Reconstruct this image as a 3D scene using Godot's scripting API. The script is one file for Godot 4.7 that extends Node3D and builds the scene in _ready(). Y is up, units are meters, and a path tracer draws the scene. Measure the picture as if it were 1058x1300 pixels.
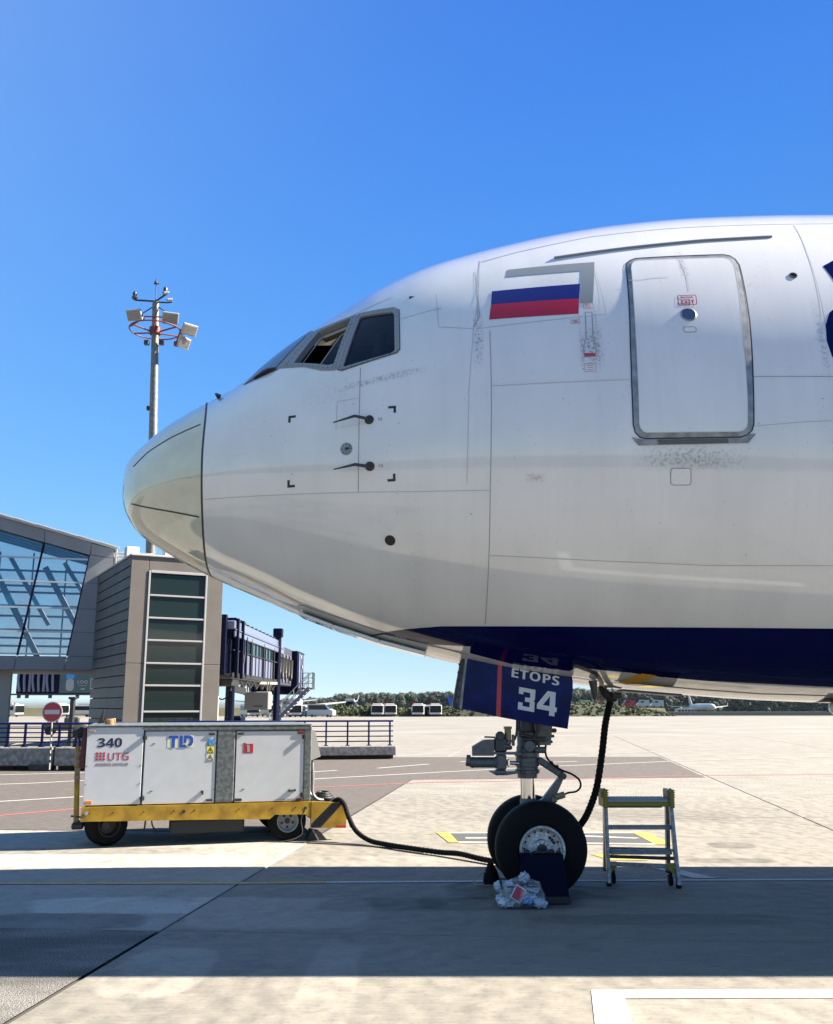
extends Node3D
# An airliner's nose at its stand, a ground power unit, a small step stool, a terminal gallery and the airfield behind it.
# Units are metres, y is up. The aircraft's centreline lies along x at z = ZC.

const ZC := -10.69
const X0 := -3.402
# station (metres behind the nose tip), top, bottom, half width, height of the widest line
const STATIONS := [
	[0.0, 4.460, 4.460, 0.000, 4.460], [0.03, 4.663, 4.164, 0.136, 4.438], [0.08, 4.735, 4.056, 0.249, 4.413], [0.15, 4.800, 3.947, 0.366, 4.408],
	[0.25, 4.878, 3.830, 0.499, 4.403], [0.4, 4.990, 3.725, 0.661, 4.421], [0.6, 5.125, 3.603, 0.840, 4.447], [0.8, 5.235, 3.492, 0.991, 4.451],
	[1.0, 5.334, 3.390, 1.123, 4.458], [1.25, 5.456, 3.275, 1.269, 4.458], [1.5, 5.622, 3.170, 1.397, 4.457], [1.75, 5.840, 3.063, 1.511, 4.457],
	[2.0, 6.048, 2.955, 1.613, 4.456], [2.3, 6.260, 2.838, 1.722, 4.455], [2.6, 6.460, 2.728, 1.817, 4.455], [3.0, 6.715, 2.600, 1.927, 4.458],
	[3.5, 6.955, 2.470, 2.040, 4.480], [4.0, 7.115, 2.355, 2.129, 4.494], [4.5, 7.245, 2.258, 2.196, 4.502], [5.0, 7.358, 2.183, 2.245, 4.510],
	[5.5, 7.446, 2.121, 2.277, 4.516], [6.0, 7.510, 2.073, 2.294, 4.520], [6.5, 7.556, 2.033, 2.300, 4.516], [7.0, 7.582, 1.997, 2.300, 4.509],
	[7.6, 7.600, 1.968, 2.300, 4.503], [8.2, 7.605, 1.950, 2.300, 4.495]]

var taken := {}
var group_no := 1
var sections: Array[PackedFloat32Array] = []
var rng := RandomNumberGenerator.new()
var face_regular: SystemFont
var face_bold: SystemFont
var M := {}

# ------------------------------------------------------------------ naming and the tree
func numbered(called: String) -> String:
	if not taken.has(called):
		taken[called] = 0
		return called
	taken[called] += 1
	return "%s_%03d" % [called, taken[called]]

func tag(o: Node, label: String, category: String, group := "", kind := ""):
	if label != "": o.set_meta("label", label)
	if category != "": o.set_meta("category", category)
	if group != "": o.set_meta("group", group)
	if kind != "": o.set_meta("kind", kind)
	return o

func thing(called: String, label: String, category: String, at := Vector3.ZERO, turn := 0.0, group := "") -> Node3D:
	var o := Node3D.new()
	o.name = numbered(called)
	add_child(o)
	o.position = at
	o.rotation.y = turn
	tag(o, label, category, group)
	return o

func part(called: String, st: SurfaceTool, m: Material, parent: Node) -> MeshInstance3D:
	st.generate_normals()
	var mi := MeshInstance3D.new()
	mi.mesh = st.commit()
	mi.material_override = m
	mi.name = numbered(called) if parent == self else called
	parent.add_child(mi, true)
	return mi

# a part whose mesh is written in world coordinates
func wpart(called: String, st: SurfaceTool, m: Material, parent: Node3D) -> MeshInstance3D:
	var mi := part(called, st, m, parent)
	if parent != self:
		mi.transform = world_of(parent).affine_inverse()
	return mi

func world_of(n: Node3D) -> Transform3D:
	var t := Transform3D.IDENTITY
	var k: Node = n
	while k != null and k != self and k is Node3D:
		t = (k as Node3D).transform * t
		k = k.get_parent()
	return t

func same(called: String, source: MeshInstance3D, parent: Node, xf: Transform3D) -> MeshInstance3D:
	var mi := MeshInstance3D.new()
	mi.mesh = source.mesh
	mi.material_override = source.material_override
	mi.transform = xf
	mi.name = called
	parent.add_child(mi, true)
	return mi

func structure(called: String, st: SurfaceTool, m: Material, label := "", category := "") -> MeshInstance3D:
	var o := part(called, st, m, self)
	tag(o, label, category, "", "structure")
	return o

func copy_of(o: Node3D, called: String, label: String, at: Vector3, turn: float) -> Node3D:
	var c: Node3D = o.duplicate()
	c.name = numbered(called)
	add_child(c)
	c.position = at
	c.rotation.y = turn
	if label != "": c.set_meta("label", label)
	return c

# ------------------------------------------------------------------ shapes
func S() -> SurfaceTool:
	var st := SurfaceTool.new()
	st.begin(Mesh.PRIMITIVE_TRIANGLES)
	return st

func ftri(st: SurfaceTool, a: Vector3, b: Vector3, c: Vector3, out: Vector3):
	if (a - c).cross(a - b).dot(out) < 0.0:
		var t := b; b = c; c = t
	st.add_vertex(a); st.add_vertex(b); st.add_vertex(c)

func fquad(st: SurfaceTool, a: Vector3, b: Vector3, c: Vector3, d: Vector3, out: Vector3):
	ftri(st, a, b, c, out)
	ftri(st, a, c, d, out)

func flat(st: SurfaceTool):
	st.set_smooth_group(-1)

func soft(st: SurfaceTool):
	group_no += 1
	st.set_smooth_group(group_no)

func box(st: SurfaceTool, c: Vector3, s: Vector3, bev := 0.0, b := Basis.IDENTITY):
	flat(st)
	var h := s * 0.5
	var e: float = min(bev, min(h.x, min(h.y, h.z)) * 0.9)
	for ax in 3:
		var u := (ax + 1) % 3
		var v := (ax + 2) % 3
		for sg in [-1.0, 1.0]:
			var q := []
			for k in [[-1, -1], [1, -1], [1, 1], [-1, 1]]:
				var p := Vector3.ZERO
				p[ax] = sg * h[ax]
				p[u] = k[0] * (h[u] - e)
				p[v] = k[1] * (h[v] - e)
				q.append(c + b * p)
			var o := Vector3.ZERO
			o[ax] = sg
			fquad(st, q[0], q[1], q[2], q[3], b * o)
	if e <= 0.0: return
	for ax in 3:
		var u := (ax + 1) % 3
		var v := (ax + 2) % 3
		for su in [-1.0, 1.0]:
			for sv in [-1.0, 1.0]:
				var q := []
				for k in [[-1, 0], [1, 0], [1, 1], [-1, 1]]:
					var p := Vector3.ZERO
					p[ax] = k[0] * (h[ax] - e)
					p[u] = su * (h[u] if k[1] == 0 else h[u] - e)
					p[v] = sv * (h[v] - e if k[1] == 0 else h[v])
					q.append(c + b * p)
				var o := Vector3.ZERO
				o[u] = su; o[v] = sv
				fquad(st, q[0], q[1], q[2], q[3], b * o)
	for sx in [-1.0, 1.0]:
		for sy in [-1.0, 1.0]:
			for sz in [-1.0, 1.0]:
				var sgn := Vector3(sx, sy, sz)
				var i := (h - Vector3(e, e, e)) * sgn
				ftri(st, c + b * Vector3(sx * h.x, i.y, i.z), c + b * Vector3(i.x, sy * h.y, i.z), c + b * Vector3(i.x, i.y, sz * h.z), b * sgn)

# a bar of rectangular section from p to q; w is measured across, t along "up"
func bar(st: SurfaceTool, p: Vector3, q: Vector3, w: float, t: float, up := Vector3.UP, bev := 0.0):
	var z := (q - p).normalized()
	var x := up.cross(z)
	if x.length() < 0.001: x = Vector3.RIGHT.cross(z)
	x = x.normalized()
	var y := z.cross(x)
	box(st, (p + q) * 0.5, Vector3(w, t, (q - p).length()), bev, Basis(x, y, z))

func tube(st: SurfaceTool, pts: Array, r, sides := 8, caps := true):
	var n := pts.size()
	var rings := []
	var prev := Vector3.ZERO
	for i in n:
		var d: Vector3 = (pts[min(i + 1, n - 1)] - pts[max(i - 1, 0)]).normalized()
		var u := prev
		if i == 0:
			u = d.cross(Vector3.UP)
			if u.length() < 0.05: u = d.cross(Vector3.RIGHT)
		u = (u - d * u.dot(d)).normalized()
		prev = u
		var v := d.cross(u)
		var rr: float = r[i] if r is Array or r is PackedFloat32Array else r
		var ring := PackedVector3Array()
		for k in sides:
			var a := TAU * k / sides
			ring.append(pts[i] + (u * cos(a) + v * sin(a)) * rr)
		rings.append(ring)
	soft(st)
	for i in n - 1:
		for k in sides:
			var k2 := (k + 1) % sides
			var m: Vector3 = (rings[i][k] + rings[i + 1][k2]) * 0.5 - (pts[i] + pts[i + 1]) * 0.5
			fquad(st, rings[i][k], rings[i][k2], rings[i + 1][k2], rings[i + 1][k], m)
	if caps:
		flat(st)
		for e in [0, n - 1]:
			var d: Vector3 = pts[e] - pts[1 if e == 0 else n - 2]
			for k in sides:
				ftri(st, pts[e], rings[e][k], rings[e][(k + 1) % sides], d)

func smooth_path(pts: Array, steps := 8) -> Array:
	var o := []
	var n := pts.size()
	for i in n - 1:
		var a: Vector3 = pts[max(i - 1, 0)]
		var b: Vector3 = pts[i]
		var c: Vector3 = pts[i + 1]
		var d: Vector3 = pts[min(i + 2, n - 1)]
		for k in steps:
			o.append(b.cubic_interpolate(c, a, d, float(k) / steps))
	o.append(pts[n - 1])
	return o

# profile of [radius, height] along the local y axis
func lathe(st: SurfaceTool, prof: Array, xf := Transform3D.IDENTITY, seg := 24):
	var last_dir := Vector2.ZERO
	for i in prof.size() - 1:
		var a := Vector2(prof[i][0], prof[i][1])
		var b := Vector2(prof[i + 1][0], prof[i + 1][1])
		var d := (b - a).normalized()
		if i == 0 or d.dot(last_dir) < 0.8: soft(st)
		last_dir = d
		var nrm := Vector2(d.y, -d.x)
		for k in seg:
			var t0 := TAU * k / seg
			var t1 := TAU * (k + 1) / seg
			var tm := (t0 + t1) * 0.5
			var out := xf.basis * Vector3(cos(tm) * nrm.x, nrm.y, sin(tm) * nrm.x)
			var p0 := xf * Vector3(cos(t0) * a.x, a.y, sin(t0) * a.x)
			var p1 := xf * Vector3(cos(t1) * a.x, a.y, sin(t1) * a.x)
			var q0 := xf * Vector3(cos(t0) * b.x, b.y, sin(t0) * b.x)
			var q1 := xf * Vector3(cos(t1) * b.x, b.y, sin(t1) * b.x)
			if a.x < 0.00001: ftri(st, p0, q1, q0, out)
			elif b.x < 0.00001: ftri(st, p0, p1, q0, out)
			else: fquad(st, p0, p1, q1, q0, out)

# polygon in the local xy plane, from z0 to z1
func prism(st: SurfaceTool, poly: Array, z0: float, z1: float, xf := Transform3D.IDENTITY):
	flat(st)
	var pv := PackedVector2Array(poly)
	if Geometry2D.is_polygon_clockwise(pv): pv.reverse()
	var idx := Geometry2D.triangulate_polygon(pv)
	for i in range(0, idx.size(), 3):
		for side in [[z0, -1.0], [z1, 1.0]]:
			var q := []
			for k in 3: q.append(xf * Vector3(pv[idx[i + k]].x, pv[idx[i + k]].y, side[0]))
			ftri(st, q[0], q[1], q[2], xf.basis * Vector3(0, 0, side[1] * sign(z1 - z0)))
	var n := pv.size()
	for i in n:
		var a := pv[i]
		var b := pv[(i + 1) % n]
		var nr := Vector3(b.y - a.y, a.x - b.x, 0)
		fquad(st, xf * Vector3(a.x, a.y, z0), xf * Vector3(b.x, b.y, z0), xf * Vector3(b.x, b.y, z1), xf * Vector3(a.x, a.y, z1), xf.basis * nr)

func sheet(st: SurfaceTool, poly: Array, y: float):        # polygon in x, z lying flat
	flat(st)
	var pv := PackedVector2Array(poly)
	var idx := Geometry2D.triangulate_polygon(pv)
	for i in range(0, idx.size(), 3):
		ftri(st, Vector3(pv[idx[i]].x, y, pv[idx[i]].y), Vector3(pv[idx[i + 1]].x, y, pv[idx[i + 1]].y), Vector3(pv[idx[i + 2]].x, y, pv[idx[i + 2]].y), Vector3.UP)

func stripe_poly(pts: Array, w: float) -> Array:
	var l := []
	var r := []
	for i in pts.size():
		var d: Vector2 = (pts[min(i + 1, pts.size() - 1)] - pts[max(i - 1, 0)]).normalized()
		var nr := Vector2(-d.y, d.x) * w * 0.5
		l.append(pts[i] + nr)
		r.push_front(pts[i] - nr)
	return l + r

func rounded(poly: Array, r: float, steps := 5) -> Array:
	var o := []
	var n := poly.size()
	for i in n:
		var p: Vector2 = poly[i]
		var a: Vector2 = poly[(i + n - 1) % n]
		var b: Vector2 = poly[(i + 1) % n]
		var ra: float = min(r, p.distance_to(a) * 0.45)
		var rb: float = min(r, p.distance_to(b) * 0.45)
		var s := p + (a - p).normalized() * ra
		var e := p + (b - p).normalized() * rb
		for k in steps + 1:
			var t := float(k) / steps
			o.append(s.lerp(p, t).lerp(p.lerp(e, t), t))
	return o

func text(called: String, words: String, parent: Node3D, at: Transform3D, w: float, h: float, m: Material, bold := true, deep := 0.003) -> MeshInstance3D:
	var t := TextMesh.new()
	t.text = words
	t.font = face_bold if bold else face_regular
	t.font_size = 64
	t.pixel_size = 0.01
	t.depth = 0.05
	t.curve_step = 1.0
	var bb := t.get_aabb()
	var mi := MeshInstance3D.new()
	mi.mesh = t
	mi.material_override = m
	mi.name = called
	parent.add_child(mi, true)
	var k := Vector3(w / bb.size.x, h / bb.size.y, deep / 0.05)
	var c := bb.get_center()
	mi.transform = at * Transform3D(Basis.from_scale(k), Vector3(-c.x * k.x, -c.y * k.y, 0))
	return mi

# ------------------------------------------------------------------ materials
func lin(r: float, g: float, b: float, a := 1.0) -> Color:
	var c := Color(r, g, b, a).linear_to_srgb()
	c.a = a
	return c

func mat(c: Color, rough := 0.6, metal := 0.0, spec := 0.5) -> StandardMaterial3D:
	var m := StandardMaterial3D.new()
	m.albedo_color = c
	m.roughness = rough
	m.metallic = metal
	m.metallic_specular = spec
	return m

func glass(c: Color, alpha: float, rough := 0.02) -> StandardMaterial3D:
	var m := mat(c, rough)
	m.albedo_color.a = alpha
	m.transparency = BaseMaterial3D.TRANSPARENCY_ALPHA
	return m

func noise(sd: int, freq: float, oct := 4) -> FastNoiseLite:
	var n := FastNoiseLite.new()
	n.seed = sd
	n.frequency = freq
	n.noise_type = FastNoiseLite.TYPE_SIMPLEX_SMOOTH
	n.fractal_octaves = oct
	return n

# grey variation between lo and hi (multiplies the base colour)
func mottle(sd: int, freq: float, lo: float, hi: float, side := 512, oct := 4, warm := 0.0, contrast := 1.0) -> ImageTexture:
	var src := noise(sd, freq, oct).get_seamless_image(side, side)
	src.convert(Image.FORMAT_L8)
	var d := src.get_data()
	var o := PackedByteArray()
	o.resize(side * side * 3)
	for i in side * side:
		var v: float = clamp((d[i] / 255.0 - 0.5) * contrast + 0.5, 0.0, 1.0)
		var g := lerpf(lo, hi, v)
		o[i * 3] = int(clamp(g * (1.0 + warm * (0.5 - v)), 0.0, 1.0) * 255.0)
		o[i * 3 + 1] = int(clamp(g, 0.0, 1.0) * 255.0)
		o[i * 3 + 2] = int(clamp(g * (1.0 - warm * (0.5 - v)), 0.0, 1.0) * 255.0)
	var im := Image.create_from_data(side, side, false, Image.FORMAT_RGB8, o)
	im.generate_mipmaps()
	return ImageTexture.create_from_image(im)

# broom finish: streaks that run along x, with pits
func brushed(sd: int) -> ImageTexture:
	var a := noise(sd, 0.11, 3).get_seamless_image(48, 512)
	a.convert(Image.FORMAT_L8)
	a.resize(512, 512, Image.INTERPOLATE_CUBIC)
	var b := noise(sd + 1, 0.09, 5).get_seamless_image(512, 512)
	b.convert(Image.FORMAT_L8)
	var da := a.get_data()
	var db := b.get_data()
	var o := PackedByteArray()
	o.resize(512 * 512 * 3)
	for i in 512 * 512:
		var g: float = 0.90 + 0.10 * (da[i] / 255.0 - 0.5) + 0.06 * (db[i] / 255.0 - 0.5)
		if db[i] < 58: g -= 0.06
		for k in 3: o[i * 3 + k] = int(clamp(g, 0.3, 1.0) * 255.0)
	var im := Image.create_from_data(512, 512, false, Image.FORMAT_RGB8, o)
	im.generate_mipmaps()
	return ImageTexture.create_from_image(im)

func bumps(sd: int, freq: float, strength: float, side := 512, oct := 4) -> ImageTexture:
	var src := noise(sd, freq, oct).get_seamless_image(side, side)
	src.convert(Image.FORMAT_L8)
	src.bump_map_to_normal_map(strength)
	src.generate_mipmaps()
	return ImageTexture.create_from_image(src)

func triplanar(m: StandardMaterial3D, tex: Texture2D, per_metre: float, nrm: Texture2D = null, depth := 1.0) -> StandardMaterial3D:
	m.albedo_texture = tex
	m.uv1_triplanar = true
	m.uv1_world_triplanar = true
	m.uv1_scale = Vector3.ONE * per_metre
	if nrm:
		m.normal_enabled = true
		m.normal_texture = nrm
		m.normal_scale = depth
	return m

# ------------------------------------------------------------------ the aircraft's surface
func prepare_sections():
	for i in 841:
		var s := i * 0.01
		var q := sqrt(s)
		var k := 0
		while k < STATIONS.size() - 2 and s > STATIONS[k + 1][0]: k += 1
		var row := PackedFloat32Array()
		var q0 := sqrt(STATIONS[k][0])
		var q1 := sqrt(STATIONS[k + 1][0])
		var t: float = clamp((q - q0) / (q1 - q0), 0.0, 1.0)
		for c in range(1, 5):
			var m0: float = slope_at(k, c)
			var m1: float = slope_at(k + 1, c)
			var dq := q1 - q0
			var t2 := t * t
			var t3 := t2 * t
			row.append((2 * t3 - 3 * t2 + 1) * STATIONS[k][c] + (t3 - 2 * t2 + t) * dq * m0 + (-2 * t3 + 3 * t2) * STATIONS[k + 1][c] + (t3 - t2) * dq * m1)
		sections.append(row)

func slope_at(k: int, c: int) -> float:
	var n := STATIONS.size()
	if k == 0: return (STATIONS[1][c] - STATIONS[0][c]) / (sqrt(STATIONS[1][0]) - sqrt(STATIONS[0][0]))
	if k == n - 1: return 0.0
	var a: float = (STATIONS[k][c] - STATIONS[k - 1][c]) / (sqrt(STATIONS[k][0]) - sqrt(STATIONS[k - 1][0]))
	var b: float = (STATIONS[k + 1][c] - STATIONS[k][c]) / (sqrt(STATIONS[k + 1][0]) - sqrt(STATIONS[k][0]))
	if a * b <= 0.0: return 0.0
	return 2.0 * a * b / (a + b)

func sec(x: float) -> PackedFloat32Array:
	var f: float = clamp((x - X0) * 100.0, 0.0, 839.999)
	var i := int(f)
	var t := f - i
	var a := sections[i]
	var b := sections[i + 1]
	return PackedFloat32Array([lerpf(a[0], b[0], t), lerpf(a[1], b[1], t), lerpf(a[2], b[2], t), lerpf(a[3], b[3], t)])

func hull(x: float, y: float) -> Vector3:                 # the point on the camera's side of the fuselage
	var a := sec(x)
	var t: float = (y - a[3]) / (a[0] - a[3]) if y > a[3] else (a[3] - y) / (a[3] - a[1])
	return Vector3(x, y, ZC + a[2] * sqrt(max(0.0, 1.0 - t * t)))

func hull_normal(x: float, y: float) -> Vector3:
	var e := 0.01
	var dx := hull(x + e, y) - hull(x - e, y)
	var dy := hull(x, y + e) - hull(x, y - e)
	return dx.cross(dy).normalized()

func lifted(x: float, y: float, off: float) -> Vector3:
	return hull(x, y) + hull_normal(x, y) * off

func hv(st: SurfaceTool, p: Vector2, off: float):
	st.set_normal(hull_normal(p.x, p.y))
	var row := sec(p.x)
	var tt: float = (p.y - row[3]) / (row[0] - row[3] if p.y > row[3] else row[3] - row[1])
	st.set_uv(Vector2((p.x - X0) / 8.4, asin(clamp(tt, -1.0, 1.0)) / TAU + 0.25))
	st.add_vertex(lifted(p.x, p.y, off))

func htri(st: SurfaceTool, a: Vector2, b: Vector2, c: Vector2, off: float):
	if (b - a).cross(c - a) > 0.0:
		hv(st, a, off); hv(st, c, off); hv(st, b, off)
	else:
		hv(st, a, off); hv(st, b, off); hv(st, c, off)

# commit without generating normals: they are those of the hull
func skin_part(called: String, st: SurfaceTool, m: Material, parent: Node3D) -> MeshInstance3D:
	var mi := MeshInstance3D.new()
	if m == M.skin: st.generate_tangents()
	mi.mesh = st.commit()
	mi.material_override = m
	mi.name = called
	parent.add_child(mi, true)
	mi.transform = world_of(parent).affine_inverse()
	return mi

func hull_patch(st: SurfaceTool, poly: Array, off: float, cell := 0.08):
	var pv := PackedVector2Array(poly)
	var lo := pv[0]
	var hi := pv[0]
	for p in pv:
		lo = lo.min(p)
		hi = hi.max(p)
	var nx := int(ceil((hi.x - lo.x) / cell))
	var ny := int(ceil((hi.y - lo.y) / cell))
	for i in nx:
		for j in ny:
			var a := lo + Vector2(i, j) * cell
			var c := PackedVector2Array([a, a + Vector2(cell, 0), a + Vector2(cell, cell), a + Vector2(0, cell)])
			for q in Geometry2D.intersect_polygons(pv, c):
				var idx := Geometry2D.triangulate_polygon(q)
				for k in range(0, idx.size(), 3):
					htri(st, q[idx[k]], q[idx[k + 1]], q[idx[k + 2]], off)

func resampled(poly: Array, n: int) -> Array:
	var total := 0.0
	var m := poly.size()
	for i in m: total += (poly[i] as Vector2).distance_to(poly[(i + 1) % m])
	var o := []
	var seg := 0
	var done := 0.0
	for k in n:
		var want := total * k / n
		while done + (poly[seg] as Vector2).distance_to(poly[(seg + 1) % m]) < want and seg < m - 1:
			done += (poly[seg] as Vector2).distance_to(poly[(seg + 1) % m])
			seg += 1
		var l: float = (poly[seg] as Vector2).distance_to(poly[(seg + 1) % m])
		o.append((poly[seg] as Vector2).lerp(poly[(seg + 1) % m], clamp((want - done) / max(l, 0.0001), 0.0, 1.0)))
	return o

func hull_ring(st: SurfaceTool, outer: Array, inner: Array, off_out: float, off_in: float, n := 96):
	var o := resampled(outer, n)
	var q := []
	var loop := PackedVector2Array(inner)
	for p in o:                                            # nearest point of the inner outline
		var best := Vector2.ZERO
		var bd := 1e9
		for k in loop.size():
			var c := Geometry2D.get_closest_point_to_segment(p, loop[k], loop[(k + 1) % loop.size()])
			if c.distance_to(p) < bd:
				bd = c.distance_to(p)
				best = c
		q.append(best)
	for k in n:
		var k2 := (k + 1) % n
		var out := hull_normal(o[k].x, o[k].y)
		flat(st)
		fquad(st, lifted(o[k].x, o[k].y, off_out), lifted(o[k2].x, o[k2].y, off_out), lifted(q[k2].x, q[k2].y, off_in), lifted(q[k].x, q[k].y, off_in), out)

func hull_line(st: SurfaceTool, pts: Array, w: float, off := 0.0025, closed := false):
	var p := []
	var n := pts.size()
	for i in (n if closed else n - 1):
		var a: Vector2 = pts[i]
		var b: Vector2 = pts[(i + 1) % n]
		var steps: int = max(1, int(ceil(a.distance_to(b) / 0.07)))
		for k in steps: p.append(a.lerp(b, float(k) / steps))
	p.append(pts[0] if closed else pts[n - 1])
	for i in p.size() - 1:
		var d0: Vector2 = (p[min(i + 1, p.size() - 1)] - p[max(i - 1, 0)]).normalized()
		var d1: Vector2 = (p[min(i + 2, p.size() - 1)] - p[i]).normalized()
		var n0 := Vector2(-d0.y, d0.x) * w * 0.5
		var n1 := Vector2(-d1.y, d1.x) * w * 0.5
		htri(st, p[i] + n0, p[i] - n0, p[i + 1] + n1, off)
		htri(st, p[i + 1] + n1, p[i] - n0, p[i + 1] - n1, off)

func V2(a: Array) -> Array:                                # flat list of numbers to points
	var o := []
	for i in range(0, a.size(), 2): o.append(Vector2(a[i], a[i + 1]))
	return o

# place and turn for flat lettering on the hull
func hull_place(x: float, y: float, off: float, tilt := 0.0) -> Transform3D:
	var n := hull_normal(x, y)
	var r := Vector3.RIGHT
	r = (r - n * r.dot(n)).normalized()
	var b := Basis(r, n.cross(r), n)
	return Transform3D(b * Basis(Vector3(0, 0, 1), tilt), hull(x, y) + n * off)

# ------------------------------------------------------------------ the scene
func _ready():
	rng.seed = 41
	var cam := Camera3D.new()
	cam.name = "camera"
	add_child(cam)
	cam.position = Vector3(0, 1.95, 0)
	cam.rotation.x = 0.19980
	cam.fov = 56.89
	cam.near = 0.05
	cam.far = 6000.0
	cam.current = true

	var sun := DirectionalLight3D.new()
	sun.name = "sun"
	add_child(sun)
	var to_sun := Vector3(1.25, 1.0, -0.20).normalized()
	sun.look_at_from_position(to_sun * 50.0, Vector3.ZERO, Vector3.UP)
	sun.light_energy = 1.6
	sun.light_color = Color(1.0, 0.955, 0.88)
	sun.light_angular_distance = 0.5
	sun.shadow_enabled = true

	var env := Environment.new()
	env.background_mode = Environment.BG_SKY
	env.tonemap_mode = Environment.TONE_MAPPER_LINEAR
	env.tonemap_exposure = 4.5
	env.sdfgi_enabled = true
	env.ssao_enabled = true
	env.ssil_enabled = true
	env.fog_enabled = true
	env.fog_density = 0.00002
	env.fog_light_color = Color(0.80, 0.90, 0.97)
	env.sky = make_sky(to_sun, 0.225)
	var we := WorldEnvironment.new()
	we.name = "environment"
	we.environment = env
	add_child(we)

	face_regular = SystemFont.new()
	face_regular.font_names = PackedStringArray(["Droid Sans"])
	face_bold = SystemFont.new()
	face_bold.font_names = PackedStringArray(["Droid Sans"])
	face_bold.font_weight = 700
	prepare_sections()
	make_materials()
	build_ground()
	build_terminal()
	build_jet_bridges()
	build_airfield()
	build_railings()
	build_mast()
	build_airliner()
	build_nose_gear(get_node("airliner"))
	build_power_unit()
	build_stand_things()

# A clear sky: deep blue overhead, pale at the horizon, a little paler towards the sun.
func make_sky(to_sun: Vector3, gain: float) -> Sky:
	var w := 1024
	var h := 512
	var im := Image.create(w, h, false, Image.FORMAT_RGBF)
	var zen := Color(0.036, 0.178, 0.73)
	var mid := Color(0.100, 0.360, 1.00)
	var low := Color(0.24, 0.68, 1.02)
	var hor := Color(0.76, 0.97, 1.00)
	for j in h:
		var el := PI * 0.5 - PI * (j + 0.5) / h
		var e: float = max(el, 0.0)
		var t1 := 1.0 - exp(-e / 0.12)
		var t2 := 1.0 - exp(-e / 0.17)
		var t3: float = smoothstep(0.12, 1.0, e)
		var base := hor.lerp(low, t1).lerp(mid, t2 * t2).lerp(zen, t3)
		if el < 0.0: base = hor.lerp(Color(0.25, 0.24, 0.22), clamp(-el * 6.0, 0.0, 1.0))
		for i in w:
			var az := TAU * (i + 0.5) / w
			var d := Vector3(sin(az - PI) * cos(el), sin(el), -cos(az - PI) * cos(el))
			var c: float = max(d.dot(to_sun), -1.0)
			var near: float = 0.72 * pow(max(c, 0.0), 2.5) - 0.38 * max(-c, 0.0)
			var col := base
			if el > 0.0:
				col = base.lerp(Color(0.60, 0.90, 1.08), clamp(near, 0.0, 0.8))
				if near < 0.0: col = base * (1.0 + near)
			im.set_pixel(i, j, Color(col.r * gain, col.g * gain, col.b * gain))
	var p := PanoramaSkyMaterial.new()
	p.panorama = ImageTexture.create_from_image(im)
	var s := Sky.new()
	s.sky_material = p
	return s

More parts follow.
